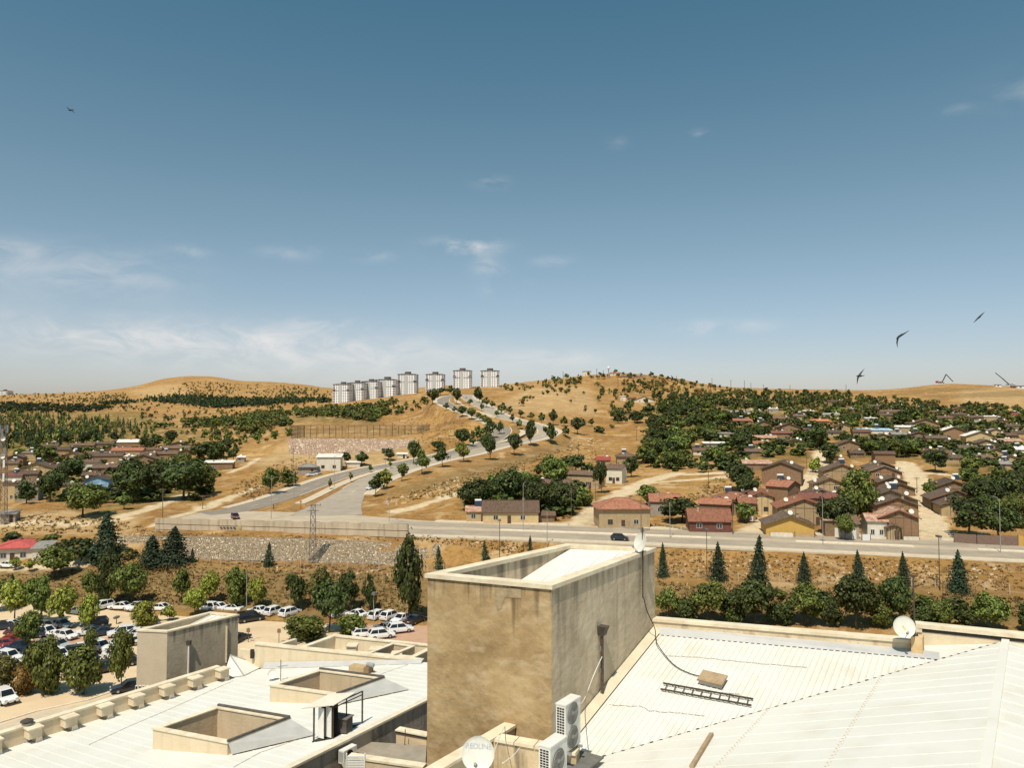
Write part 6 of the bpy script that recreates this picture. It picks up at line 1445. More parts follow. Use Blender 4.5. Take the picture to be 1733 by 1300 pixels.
c_c, c_d = c_b+Vector((3,30,0)), c_a+Vector((-1,30,0)); cage(c_a,c_b,20); cage(c_b,c_c,10); cage(c_d,c_c,20); cage(c_a,c_d,10)
mb.build('posts', fen, ct); tag(mb2.build('wire_mesh', fen, ct), kind='stuff')
wp = mat('fence_post_concrete', (.60,.52,.40), (.48,.41,.31), 3); wire_m = mat('fence_wire', (.30,.27,.22))
def wire_fence(pts, label, sp=3.2, h=1.9):
    P = smooth_line([hit(*p) for p in pts], .4); t = empty('wire_fence', P[0], 0, label, 'fence'); O = P[0]; acc = 0; last = P[0]; posts = [P[0]]
    for a, b in zip(P, P[1:]):
        acc += (b-a).length
        if acc >= sp: posts.append(b); acc = 0
    for q in posts[:95]:
        m_ = MB(); m_.bar(q-O-UP*.3, q-O+UP*h, .10); m_.bar(q-O+UP*h, q-O+UP*(h+.3)+Vector((.02,-.22,0)), .07); m_.build('post', wp, t)
    m_ = MB()
    for h_ in (.15,.55,.95,1.35,1.75):
        for a, b in zip(posts, posts[1:]): m_.bar(a-O+UP*h_, b-O+UP*h_, .022)
    m_.build('wires', wire_m, t)
wire_fence([(322,951),(400,955),(550,961),(720,972),(840,975)], 'wire fence on concrete posts along the foot of the rubble stone wall')
wire_fence([(1115,978),(1300,986),(1500,993),(1733,1008)], 'wire fence on concrete posts behind the row of conifers', 3.4, 1.8)
# ------------------------------------------------------------------ trees
bark = mat('bark', (.13,.09,.06), (.075,.052,.035), 6, .95, .4, 14)
LEAF = {'dark': leafmat('leaf_dark', (.050,.065,.016), .7, .13), 'mid': leafmat('leaf_mid', (.104,.126,.025), .7, .13), 'light': leafmat('leaf_light', (.205,.215,.034), .65, .16), 'olive': leafmat('leaf_olive', (.110,.098,.026), .7, .12), 'pine': leafmat('needle_dark', (.030,.048,.022), .45, .1), 'rust': leafmat('leaf_rust', (.20,.115,.035))}
def leaf_quads(P, Nn, size, r):
    """one small folded-free quad per leaf clump: P positions, Nn facing"""
    n = len(P); t = r.normal(size=(n,3)); t -= Nn*(t*Nn).sum(1, keepdims=True); t /= np.linalg.norm(t, axis=1, keepdims=True)+1e-9
    b = np.cross(Nn, t); s = size*(.65+.7*r.random((n,1))); a = .55+.5*r.random((n,1))
    v = np.stack([P-t*s-b*s*a*.4, P+t*s*.2-b*s*a, P+t*s*1.1+b*s*a*.3, P-t*s*.1+b*s*a], 1).reshape(-1, 3)
    f = np.arange(4*n).reshape(-1, 4); return v, f
def crown_mesh(name, shape, tone, nclump, nleaf, size, seed):
    r = np.random.default_rng(seed); C = []; R_ = []
    if shape == 'cone':
        n = nclump*nleaf; lv = r.random(n)**.75; tiers = 13; z = 1-lv; tq = np.floor(z*tiers)/tiers+r.random(n)**1.6/tiers; ang = r.random(n)*2*pi
        prof = (1-tq)**.85*.5+.012
        saw = 1-.55*((tq*tiers) % 1); arms = 1+.30*np.sin(ang*(5+seed%3)+np.floor(tq*tiers)*2.1)+.16*r.normal(size=n)+.12*np.sin(tq*11+seed)
        rad = prof*saw*arms*(.35+.65*np.sqrt(r.random(n)))
        P = np.stack([rad*np.cos(ang), rad*np.sin(ang), .05+.95*tq-rad*.12], 1); Nn = np.stack([np.cos(ang)*.6, np.sin(ang)*.6, .8+0*ang], 1)+r.normal(size=(n,3))*.45
    else:
        while len(C) < nclump:
            p = r.uniform(-1, 1, 3); q = np.linalg.norm(p)
            if q > 1 or q < .45 or (np.sin(p[0]*4+seed)+np.sin(p[1]*4.5+seed*2)+np.sin(p[2]*5+seed*3) > 1.35): continue
            if shape == 'oval': w = 1.08-.72*max(p[2], 0)-.25*max(-p[2], 0)**2
            elif shape == 'poplar': w = 1-.5*abs(p[2])**2
            else: w = 1-.15*max(p[2], 0)
            C.append([p[0]*.40*w, p[1]*.40*w, {'oval': .65, 'poplar': .54, 'round': .60, 'bush': .48}[shape]+p[2]*{'oval': .33, 'poplar': .42, 'round': .31, 'bush': .42}[shape]]); R_.append(r.uniform(.07, .19))
        C = np.array(C); R_ = np.array(R_); C[:, :2] += .06*np.sin(C[:, 2:3]*9+seed)+np.array([.05*np.sin(seed*1.7), .05*np.cos(seed*2.3)]); C[:, 2] += .05*np.sin(C[:, 0]*8+seed*.7); idx = r.integers(0, nclump, nclump*nleaf); d = r.normal(size=(len(idx),3)); d /= np.linalg.norm(d, axis=1, keepdims=True)
        P = C[idx]+d*R_[idx, None]*(.45+.65*r.random((len(idx),1)))*np.array([1,1,.8]); out = P-np.array([0,0,.5]); out /= np.linalg.norm(out, axis=1, keepdims=True)+1e-9
        Nn = d*.7+out*.5+r.normal(size=P.shape)*.45+np.array([0,0,.25])
    Nn /= np.linalg.norm(Nn, axis=1, keepdims=True)+1e-9
    v, f = leaf_quads(P, Nn, size, r); return fastmesh(name, v, f, LEAF[tone])
def trunk_mesh(shape, seed):
    r = random.Random(seed); mb = MB(); top = {'oval': .75, 'poplar': .85, 'round': .62, 'bush': .5, 'cone': .95}[shape]
    pts = [(0,0,-.06),(r.uniform(-.01,.01),0,.12),(r.uniform(-.02,.02),r.uniform(-.02,.02),.3),(r.uniform(-.03,.03),r.uniform(-.03,.03),top)]
    mb.tube(pts, .030, 7, .008)
    if shape != 'cone':
        for i in range(7):
            a = i*2.4+r.random(); z = r.uniform(.22, .5); l = r.uniform(.18, .32); mb.tube([(0,0,z),(cos(a)*l*.5,sin(a)*l*.5,z+.10),(cos(a)*l,sin(a)*l,z+.24)], .013, 5, .004)
    return mb.mesh('trunk', bark, True)
CR = {}
def tree_meshes(shape, tone, lod, var):
    key = (shape, tone, lod, var)
    if key not in CR:
        n = {2: (64, 62, .030), 1: (34, 34, .052), 0: (18, 18, .085)}[lod]
        if shape == 'cone': n = {2: (58, 60, .026), 1: (30, 30, .042), 0: (14, 20, .07)}[lod]
        sd_ = hash((shape, var, lod)) if False else (len(shape)*131+var*17+lod*7)
        CR[key] = (crown_mesh('crown', shape, tone, *n, sd_), TR.setdefault((shape, var), trunk_mesh(shape, sd_)))
    return CR[key]
TR = {}
TREES = []
def tree(px, py, hpx, wpx, shape, tone, label, group=None, name=None, lod=None, p=None):
    p = hit(px, py) if p is None else p; k_ = p.y/F; h, w = hpx*k_*1.04, wpx*k_*1.03
    if shape == 'cone': w *= 1.3
    lod = (2 if hpx > 42 else 1 if hpx > 17 else 0) if lod is None else lod
    c, t = tree_meshes(shape, tone, lod, rng.randrange(4 if lod else 3))
    nm = name or {'cone': 'conifer_tree', 'bush': 'bush', 'poplar': 'poplar_tree'}.get(shape, 'broadleaf_tree')
    o = empty(nm, p, rng.uniform(0, 6.28), label, 'conifer' if shape == 'cone' else 'bush' if shape == 'bush' else 'tree', group); o.scale = (w*rng.uniform(.9, 1.1), w*rng.uniform(.9, 1.1), h); o.rotation_euler = (rng.gauss(0, .035), rng.gauss(0, .035), rng.uniform(0, 6.28))
    inst('crown', c, o); inst('trunk', t, o); TREES.append((p, w/2, o)); return o
W_ = {'dark': 'dark green', 'mid': 'green', 'light': 'yellowish green', 'olive': 'olive green', 'rust': 'reddish', 'pine': 'dark'}
def rowtrees(lst, shape, where, group):
    lst = sorted(lst, key=lambda a: a[0]); n = len(lst)
    for i, a in enumerate(lst):
        sh, tn = a[4] if len(a) > 4 else shape, a[5] if len(a) > 5 else 'mid'
        kind = {'cone': 'conifer', 'bush': 'bush', 'poplar': 'slender tall tree'}.get(sh, 'tree')
        size = ''
        tree(*a[:4], sh, tn, f"{W_[tn]} {kind}, {nth_from(i, n)} {where}" if n > 1 else f"{W_[tn]} {kind} {where}", group)
# conifers
rowtrees([(a,b,c,d,'cone','pine') for a,b,c,d in [(1121.5,977,55,19),(1216,982,61,30),(1283,983,73,28),(1361,988,50,23),(1455,989,54,24),(1531,989,52,20),(1623,1003,67,33)]], 'cone', 'in the conifer row below the main road', 'conifers below the main road')
for px,py,h,w,lb in [(180,951,80,50,'tallest dark conifer standing before the left end of the rubble stone wall'),(255,956,47,50,'bushy dark conifer before the stone wall, next to the rounder one'),(292,954,59,52,'full rounded dark conifer before the rubble stone wall'),(326,952,23,10,'smallest dark conifer at the start of the wire fence'),
    (454,959,38,18,'small dark conifer by the wire fence left of the lattice pylon'),(743,964,38,17,'small dark conifer at the stone wall beside the stair tower'),(822,951,33,15,'small conifer just above the stair tower parapet'),(897,947,38,11,'thin sparse young conifer above the stair tower roof'),(20,1008,34,22,'small dark conifer at the bank edge behind the left car park trees')]:
    tree(px,py,h,w,'cone','pine',lb)
# trees behind the right hand parapet
rowtrees([(1131,1050,54,46,'round','mid'),(1165,1054,47,42,'bush','dark'),(1198,1056,72,68,'round','mid'),(1240,1058,59,52,'bush','dark'),(1278,1060,83,74,'oval','dark'),(1325,1058,45,46,'bush','dark'),(1364,1058,67,61,'round','mid'),(1408,1060,50,48,'bush','dark'),(1450,1066,90,68,'oval','dark'),(1490,1062,54,46,'bush','mid'),(1522,1064,86,52,'oval','dark'),(1560,1060,41,42,'bush','dark'),(1592,1060,47,52,'bush','mid'),(1635,1064,41,44,'bush','dark'),(1680,1070,65,63,'round','mid'),(1738,1070,54,44,'bush','dark')], 'round', 'in the belt behind the roof parapet', 'bushy trees behind the right roof parapet')
rowtrees([(1320,1012,14,34,'bush','mid'),(1394,1018,16,44,'bush','dark'),(1565,1028,20,40,'bush','mid'),(1612,1032,22,44,'bush','dark')], 'bush', 'of the low shrubs below the bank', 'low shrubs at the foot of the bank')
# car park trees
LOT = [(142,1193,97,67,'oval','mid'),(80,1212,129,62,'oval','mid'),(38,1204,81,45,'oval','rust'),(206,1176,108,40,'oval','mid'),(5,1180,70,48,'oval','olive')]
rowtrees(LOT, 'oval', 'in the kerbside row in front of the car park', 'kerbside trees by the car park')
rowtrees([(150,1078,70,37,'oval','light'),(150,1112,46,25,'oval','mid'),(243,1060,44,48,'bush','light'),(287,1052,24,24,'oval','light'),(330,1042,44,45,'oval','light'),(25,1054,70,54,'oval','light'),(70,1058,81,46,'oval','mid'),(104,1066,75,45,'oval','light'),(51,1104,68,46,'oval','mid'),(-8,1036,55,45,'round','mid')], 'oval', 'of the small trees between parked cars', 'trees between the parked cars')
rowtrees([(183,1024,97,41,'poplar','dark'),(152,1024,57,31,'oval','mid'),(226,1025,70,54,'oval','mid'),(308,1020,55,32,'oval','mid'),(355,1023,55,34,'oval','light'),(396,1028,70,41,'poplar','mid'),(438,1031,51,34,'oval','light'),(500,1033,62,43,'round','dark'),(540,1032,68,46,'round','olive'),(595,1037,68,40,'oval','dark'),(625,1037,64,26,'poplar','dark'),(691,1056,141,53,'poplar','dark')], 'oval', 'behind the back row of cars', 'trees along the foot of the bank')
tree(557,1073,92,64,'round','dark','big dark round crowned tree standing alone on the middle car park paving')
tree(512,1085,46,78,'bush','mid','wide leafy bush just left of the big round crowned car park tree'); tree(591,1076,40,52,'bush','mid','leafy bush just right of the big round crowned car park tree')
rowtrees([(92,977,50,62,'round','mid'),(27,965,20,20,'oval','light'),(50,968,20,18,'oval','light'),(137,950,40,52,'round','dark'),(18,927,26,32,'round','dark'),(43,929,17,30,'round','dark'),(84,927,22,42,'round','mid'),(112,938,26,30,'round','dark'),(165,953,26,36,'bush','dark')], 'round', 'in the clump beside the crimson roofed house', 'trees beside the crimson roofed house')
tree(217,944,15,34,'bush','olive','brownish bush at the foot of the rubble stone wall between conifers')
# boulevard trees
rowtrees([(a,b,c,d,'oval',t) for a,b,c,d,t in [(635,842,38,26,'dark'),(655,827,30,28,'light'),(680,815,31,22,'mid'),(714,804,40,25,'mid'),(749,791,31,27,'dark'),(785,782,30,30,'light'),(830,779,48,28,'dark'),(870,771,38,25,'dark'),(898,755,44,22,'dark'),(931,750,31,26,'dark'),(957,739,16,17,'dark'),(977,735,29,29,'dark')]], 'oval', 'on the lower outer kerb of the hill road', 'street trees on the outer kerb of the hill road')
rowtrees([(a,b,c,d,'oval',t) for a,b,c,d,t in [(848,701,13,13,'mid'),(863,702,13,13,'dark'),(881,707,12,13,'dark'),(898,712,13,13,'mid'),(917,717,17,17,'dark'),(936,720,25,16,'dark'),(954,722,16,16,'mid'),(1002,722,12,15,'dark'),(833,692,12,12,'dark'),(849,699,16,15,'dark'),(823,690,16,16,'dark'),(811,682,25,18,'dark')]], 'oval', 'along the upper outer kerb under the dry hill', 'street trees on the upper outer kerb')
rowtrees([(a,b,c,d,'oval',t) for a,b,c,d,t in [(732,685,28,24,'dark'),(756,695,12,13,'dark'),(770,699,10,10,'mid'),(783,705,18,17,'dark'),(798,710,20,17,'mid'),(812,714,15,15,'mid'),(822,721,17,15,'mid'),(782,756,31,27,'dark'),(808,748,25,26,'mid'),(829,743,31,21,'dark'),(741,765,19,24,'dark'),(700,786,41,25,'dark'),(773,685,29,15,'dark'),(764,669,15,17,'dark'),(745,669,12,24,'dark')]], 'oval', 'on the inner side of the hill road', 'street trees on the inner side of the hill road')
rowtrees([(a,b,c,d,'oval',t) for a,b,c,d,t in [(716,777,15,11,'mid'),(748,770,16,12,'dark'),(775,764,14,11,'mid'),(800,757,17,13,'dark'),(846,735,20,14,'dark'),(880,727,16,13,'mid'),(868,716,14,12,'dark'),(842,707,12,10,'mid'),(815,696,12,10,'dark'),(795,687,11,10,'dark'),(778,677,12,10,'mid')]], 'oval', 'on the hill road median', 'median trees of the hill road')
rowtrees([(558,829,18,8,'oval','olive'),(594,817,16,8,'oval','olive'),(628,801,14,9,'oval','mid'),(660,794,14,7,'oval','mid')], 'oval', 'of the four small saplings on the road median', 'median saplings')
rowtrees([(457,838,46,32,'oval','mid'),(487,824,31,38,'bush','mid'),(570,791,21,16,'oval','mid'),(586,785,20,21,'round','dark'),(612,788,22,25,'oval','dark'),(657,779,21,24,'round','dark')], 'oval', 'beside the white flat roofed house', 'trees on the far verge of the hill road')
rowtrees([(1018,665,13,10,'round','dark'),(1014,679,10,9,'round','dark'),(1015,733,12,25,'bush','dark'),(1036,725,7,11,'bush','mid'),(991,692,7,7,'round','olive'),(988,668,6,5,'round','olive'),(966,682,6,5,'round','rust'),(1008,700,8,7,'round','dark'),(990,697,6,7,'bush','dark')], 'round', 'scattered on the bare slope of the dry hill', 'lone trees on the dry hill')
rowtrees([(140,876,58,70,'round','mid'),(210,862,26,26,'oval','mid')], 'round', 'on the grass below the blue fronted gable', 'grass verge trees')
# garden trees of the villages: drawn from the green areas, kept off the houses, lanes and roads
LANES = []
for hw, pts in TRACKS: LANES += [(hit(*p_), hw) for p_ in pts]
LANE_P = []
for hw, pts in TRACKS:
    for q in smooth_line([hit(*p_) for p_ in pts], 2.0): LANE_P.append((q.x, q.y, hw))
LANE_P = np.array(LANE_P); HP = np.array([(h[0].x, h[0].y, h[1]) for h in HOUSES])
def free(p, w, hpx):
    if np.any(np.hypot(LANE_P[:,0]-p.x, LANE_P[:,1]-p.y) < LANE_P[:,2]+w*.35): return False
    d = np.hypot(HP[:,0]-p.x, (HP[:,1]+HP[:,2]*.6)-p.y)
    if np.any(d < HP[:,2]*.75+w*.25): return False
    # do not hide the face of a house in front of it
    px, py = proj(p)
    for h in HOUSES:
        if p.y < h[0].y and abs(px-h[3]) < (h[1]*.8+w*.5)*F/h[0].y*.85 and py-hpx*.8 < h[4] < py+60 and h[0].y-p.y < 45: return False
    return True
def nearest_phrase(px, py):
    b = min(HOUSES, key=lambda h: (h[3]-px)**2+((h[4]-py)*1.6)**2); dx, dy = px-b[3], py-b[4]
    rel = ('left of' if dx < 0 else 'right of') if abs(dx) > abs(dy)*1.2+6 else ('behind' if dy < 0 else 'in front of'); return rel, b[2]
PLACED = []
def garden(poly, n, hm, group, tones=('dark','dark','mid'), shapes=('round','round','oval','bush'), sep=.62, limit=None):
    xs = [q[0] for q in poly]; ys = [q[1] for q in poly]; c = 0; tries = 0
    while c < n and tries < n*40:
        tries += 1; px, py = rng.uniform(min(xs), max(xs)), rng.uniform(min(ys), max(ys))
        if not inpoly(px, py, poly): continue
        p = hit(px, py); h = rng.uniform(*hm); w = h*rng.uniform(.85, 1.25); hpx = h*F/p.y
        if not free(p, w, hpx): continue
        if any((p.x-q[0])**2+(p.y-q[1])**2 < (sep*(w+q[2])/2)**2 for q in PLACED): continue
        PLACED.append((p.x, p.y, w)); sh = rng.choice(shapes); tn = rng.choice(tones)
        MASS.append((px, py, hpx, w*F/p.y, sh, tn, p, group)); c += 1
MASS = []
# trees seen singly in the village first
for px,py,h,w,sh,tn in [(1452,893,92,60,'round','mid'),(1415,905,70,66,'round','dark'),(1385,760,40,36,'oval','dark'),(1405,785,36,40,'round','dark'),(1640,910,68,90,'round','dark'),(1690,915,60,70,'round','dark'),(1583,800,40,42,'round','dark'),(1575,845,34,24,'bush','mid'),(1640,812,40,40,'round','mid'),(1700,870,70,60,'round','dark'),(1655,868,62,56,'round','dark'),
    (1255,832,52,52,'round','dark'),(1265,846,46,44,'round','dark'),(1155,884,42,74,'round','dark'),(1095,856,36,40,'round','mid'),(1260,885,34,36,'round','mid'),(1018,835,56,26,'oval','dark'),(1068,808,36,32,'round','dark'),(940,830,60,50,'round','mid'),(975,800,30,46,'round','dark'),(912,810,24,16,'oval','dark'),(860,864,70,62,'round','dark'),(905,868,60,56,'round','dark'),(950,872,62,52,'round','dark'),(800,866,56,60,'round','dark'),(840,872,34,50,'bush','mid'),(985,858,38,30,'bush','mid'),
    (225,850,74,74,'round','dark'),(262,848,66,58,'round','dark'),(310,845,66,78,'round','dark'),(340,838,56,48,'round','mid'),(285,826,50,50,'round','dark'),(345,782,36,44,'round','dark'),(378,776,34,30,'round','dark'),(395,780,24,24,'round','dark'),(115,818,46,46,'round','dark'),(85,850,56,44,'round','dark'),(45,852,40,40,'bush','dark'),(78,782,28,40,'round','mid'),(245,760,22,20,'round','dark'),(265,757,24,22,'round','dark'),(290,752,24,26,'round','dark'),
    (1430,915,44,30,'oval','mid'),(1380,800,26,26,'bush','light'),(1460,820,26,30,'round','mid'),(1655,850,46,46,'round','mid')]:
    p = hit(px, py); MASS.append((px, py, h, w, sh, tn, p, 'garden trees of the villages')); PLACED.append((p.x, p.y, w*p.y/F))
garden([(1092,745),(1110,720),(1170,715),(1240,722),(1265,760),(1240,795),(1130,800),(1085,790)], 46, (5.5,8.5), 'orchard trees between the dry hill and the first lane', sep=.5)
garden([(1028,712),(1075,680),(1130,676),(1240,680),(1330,690),(1300,720),(1110,720),(1060,722)], 50, (5,8), 'orchard trees on the hillside', sep=.5)
garden([(1270,712),(1400,700),(1530,700),(1560,730),(1500,752),(1400,762),(1290,752)], 34, (4.5,7.5), 'trees among the upper village houses', sep=.5)
garden([(1390,762),(1500,755),(1600,745),(1733,745),(1733,800),(1640,795),(1560,775),(1480,775)], 30, (5,7.5), 'trees above the middle row of houses', sep=.5)
garden([(1600,800),(1733,800),(1733,905),(1660,880),(1640,830)], 14, (5.5,7.5), 'dark trees right of the second lane', sep=.55)
garden([(770,862),(800,838),(900,825),(940,800),(1000,800),(1000,840),(960,870),(900,876)], 10, (5.5,8), 'trees around the sunken brown roof', sep=.55)
garden([(20,770),(120,748),(330,752),(390,775),(330,830),(200,800),(60,800)], 18, (5,8), 'garden trees of the left village', sep=.6)
MASS.sort(key=lambda a: a[0])
used = {}
rows_l = []
for a in MASS:
    rel, ph = nearest_phrase(a[0], a[1]); big = a[2]/max(6, F*6/a[6].y); size = 'tall' if big > 1.15 else 'low' if big < .8 else ''; shp = {'oval': 'upright', 'bush': 'bushy', 'round': 'rounded'}[a[4]]
    rows_l.append([a, f"{size} {W_[a[5]]} {shp} tree {rel} {ph}".strip()])
cnt = {}
for a, l in rows_l: cnt.setdefault(l, []).append(a)
for l, lst in cnt.items():
    lst.sort(key=lambda a: a[0]); n = len(lst)
    for i, a in enumerate(lst):
        lb = l
        if n > 1:
            lb = l.replace(' tree ', f" tree, {nth_from(i, n)} of {n if n > 9 else ['','','two','three','four','five','six','seven','eight','nine'][n]}, ")
        w_ = lb.split(); w_ = w_[:16]
        while w_[-1] in STOPW or w_[-1] in ('roofed','long'): w_.pop()
        lb = ' '.join(w_)
        tree(a[0], a[1], a[2], a[3], a[4], a[5], lb, a[7], 'garden_tree', None, a[6])
# hilltop and horizon trees, one by one where they stand out against the sky
HT = []
for i in range(34):
    px = 925+i*7.6+rng.uniform(-3,3); s = np.interp(px, [q[0] for q in SKY], [q[1] for q in SKY]); HT.append((px, s+rng.uniform(1.5,9), rng.uniform(4,11), rng.uniform(5,11), rng.choice(['round','round','oval']), rng.choice(['dark','mid','olive'])))
rowtrees(HT[:17], 'round', 'on the hilltop skyline left of its tower', 'hilltop trees'); rowtrees(HT[17:], 'round', 'on the hilltop skyline right of its tower', 'hilltop trees')
# woods too far and too many to count
def mass(name, polys, n, hm, tones, shapes, seed, wr=(.8,1.25), keep=None, cluster=0):
    """a far wood: many small crowns merged into one mesh per wood"""
    r = np.random.default_rng(seed); V = []; Fs = []; MI = []; off = 0; mats_ = [LEAF[t] for t in tones]
    base = {}
    for sh in set(shapes):
        for t in range(3):
            m_ = crown_mesh('crown_tmp', sh, tones[0], 10 if sh != 'cone' else 8, 12 if sh != 'cone' else 16, .12 if sh != 'cone' else .09, seed+t); v = np.empty(len(m_.vertices)*3); m_.vertices.foreach_get('co', v); base[(sh,t)] = v.reshape(-1,3); bpy.data.meshes.remove(m_)
    for poly, cnt_ in zip(polys, n):
        xs = [q[0] for q in poly]; ys = [q[1] for q in poly]; c = 0; tr = 0
        while c < cnt_ and tr < cnt_*30:
            tr += 1; px, py = r.uniform(min(xs), max(xs)), r.uniform(min(ys), max(ys))
            if not inpoly(px, py, poly): continue
            p = hit(px, py); h = r.uniform(*hm)
            if keep and not keep(p, h): continue
            if cluster and float(vnoise(np.array([p.x/cluster]), np.array([p.y/cluster]), seed)[0])+.35*r.normal() < .06: continue
            w = h*r.uniform(*wr); v = base[(shapes[r.integers(len(shapes))], int(r.integers(3)))]; a = r.random()*6.28; ca, sa = cos(a), sin(a)
            q = np.stack([(v[:,0]*ca-v[:,1]*sa)*w+p.x, (v[:,0]*sa+v[:,1]*ca)*w+p.y, v[:,2]*h+p.z-.2], 1); V.append(q); nf = len(q)//4; Fs.append(np.arange(len(q)).reshape(-1,4)+off); MI.append(np.full(nf, r.integers(len(tones)))); off += len(q); c += 1
    me = fastmesh(name, np.concatenate(V), np.concatenate(Fs), mats_); me.polygons.foreach_set('material_index', np.concatenate(MI).astype(np.int32)); o = bpy.data.objects.new(name, me); COL.objects.link(o); return o
nohouse = lambda p, h: not np.any(np.hypot(HP[:,0]-p.x, HP[:,1]+HP[:,2]*.6-p.y) < HP[:,2]*.9+h*.3)
tag(mass('forest', [[(-200,700),(0,698),(90,702),(190,710),(215,724),(120,735),(-200,742)],[(0,733),(230,722),(300,735),(190,748),(0,762)],[(-200,733),(0,735),(0,770),(-200,780)]], [430,190,120], (5.5,10), ('pine','dark','mid','olive'), ('cone','oval','cone'), 5, (.35,.6), nohouse), 'mixed plantation of young trees on the plain behind the left village', 'plantation', None, 'stuff')
tag(mass('forest', [[(-200,684),(0,684),(60,686),(190,690),(180,696),(120,700),(60,699),(-200,700)]], [620], (7,11), ('dark','pine'), ('round','bush'), 6), 'dark wood lying as a flat band on the far left plain', 'wood', None, 'stuff')
tag(mass('forest', [[(165,683),(230,680),(300,672),(350,673),(420,678),(560,679),(560,682),(470,686),(370,693),(330,688),(250,680),(180,687)]], [620], (7,11), ('dark','pine'), ('round','bush'), 7), 'dark winding belt of wood at the foot of the far bare hill', 'wood', None, 'stuff')
tag(mass('forest', [[(300,718),(380,712),(470,712),(480,720),(420,726),(310,724)],[(490,695),(560,694),(620,690),(672,683),(650,705),(640,716),(560,708),(500,707)],[(395,706),(440,700),(490,700),(480,712),(400,716)],[(380,728),(470,718),(500,722),(420,735)]], [110,190,70,60], (5,9), ('dark','mid','olive'), ('round','bush','oval'), 8), 'broken strips of trees along the slope below the apartment blocks', 'wood', None, 'stuff')
tag(mass('shrubbery', [[(60,655+15),(560,665),(560,705),(300,700),(60,690)],[(230,700),(490,690),(490,740),(400,760),(240,720)],[(560,690),(730,680),(700,700),(600,710)],[(0,668),(215,664),(215,680),(0,684)],[(320,646),(540,658),(540,672),(260,672)]], [420,260,50,170,300], (2.5,6.5), ('dark','olive','mid'), ('round','bush'), 9, cluster=90), 'scattered bushes over the dry far hills', 'shrubs', None, 'stuff')
tag(mass('shrubbery', [[(860,672),(1000,650),(1130,655),(1270,668),(1130,690),(1030,690),(1000,660),(880,690)],[(1050,645),(1180,650),(1290,665),(1180,675),(1060,665)],[(845,655),(980,642),(990,650),(860,665)]], [60,150,60], (2.5,6.5), ('dark','olive','mid','rust'), ('round','bush'), 10, cluster=40), 'scattered bushes over the dry hill beside the hill road', 'shrubs', None, 'stuff')
tag(mass('forest', [[(1260,665),(1420,668),(1560,680),(1650,690),(1733,694),(1733,712),(1560,704),(1440,698),(1270,690)],[(1290,664),(1450,666),(1480,685),(1330,690)],[(1500,697),(1733,704),(1733,745),(1560,742)],[(1100,676),(1270,664),(1300,690),(1120,700)],[(1270,690),(1500,690),(1560,740),(1280,750)]], [300,60,170,120,100], (4.5,7.0), ('dark','mid','olive','dark'), ('round','bush','oval'), 11, (.9,1.3), lambda p, h: free(p, h*.8, h*F/p.y*.55)), 'continuous tree cover filling the upper village below the skyline', 'tree cover', None, 'stuff')
tag(mass('undergrowth', [[(1090,720),(1260,700),(1290,760),(1240,800),(1110,800)],[(1400,745),(1733,735),(1733,800),(1560,780)],[(775,865),(900,825),(1000,800),(980,868),(880,884)],[(20,770),(330,755),(390,785),(340,850),(60,852)],[(1280,720),(1400,710),(1400,770),(1290,775)],[(1030,712),(1120,682),(1250,684),(1250,715),(1100,722)]], [190,170,110,200,90,120], (2.2,4.2), ('dark','mid','dark'), ('bush','round'), 12, (1.2,2.0), lambda p, h: nohouse(p, h) and not np.any(np.hypot(LANE_P[:,0]-p.x, LANE_P[:,1]-p.y) < LANE_P[:,2]+h*.5)), 'low garden undergrowth between the village trees', 'undergrowth', None, 'stuff')
# dry tufts and stones
def tufts(name, polys, n, hm, tones, seed, label, cat):
    r = np.random.default_rng(seed); P = []
    for poly, c in zip(polys, n):
        xs = [q[0] for q in poly]; ys = [q[1] for q in poly]; k_ = 0
        while k_ < c:
            px, py = r.uniform(min(xs), max(xs)), r.uniform(min(ys), max(ys))
            if inpoly(px, py, poly): P.append(hit(px, py)); k_ += 1
    V = []
    for p in P:
        h = r.uniform(*hm); m_ = 9; d = r.normal(size=(m_,3)); d[:,2] = np.abs(d[:,2])+.4; d /= np.linalg.norm(d, axis=1, keepdims=True)
        s = np.stack([-d[:,1], d[:,0], 0*d[:,0]], 1); s /= np.linalg.norm(s, axis=1, keepdims=True)+1e-9; b = np.array(p)+r.normal(size=(m_,3))*np.array([.3,.3,.02])*h; q = b+d*h*r.uniform(.5,1,(m_,1)); w = .22*h
        V.append(np.stack([b-s*w, b+s*w, q+s*w*.7, q-s*w*.7], 1).reshape(-1,3))
    V = np.concatenate(V); me = fastmesh(name, V, np.arange(len(V)).reshape(-1,4), tones); 
    if isinstance(tones, list): me.polygons.foreach_set('material_index', (np.repeat(r.integers(0, len(tones), len(P)), 9)).astype(np.int32))
    o = bpy.data.objects.new(name, me); COL.objects.link(o); tag(o, label, cat, None, 'stuff')
straw = leafmat('straw', (.36,.24,.10), .4, .2); sage = leafmat('sage', (.20,.15,.06), .4, .2); brownw = leafmat('dead_weed', (.21,.125,.05), .4, .2)
tufts('grass', [[(0,975),(140,962),(330,960),(700,974),(720,1040),(400,1030),(170,1018),(0,1005)],[(1115,985),(1733,1012),(1733,1045),(1115,1035)]], [2300,1300], (.2,.55), [straw, sage, brownw, brownw], 21, 'dry grass tufts on the bank behind the car park', 'grass')
tufts('grass', [[(1115,930),(1300,938),(1733,958),(1733,1003),(1115,976)],[(700,906),(900,917),(880,945),(840,932),(700,915)],[(200,912),(260,900),(690,912),(690,917),(400,908)],[(330,950),(700,960),(700,972),(330,958)]], [900,220,160,260], (.2,.5), [straw, sage, brownw, straw], 22, 'dry weeds along the verge of the main road', 'weeds')
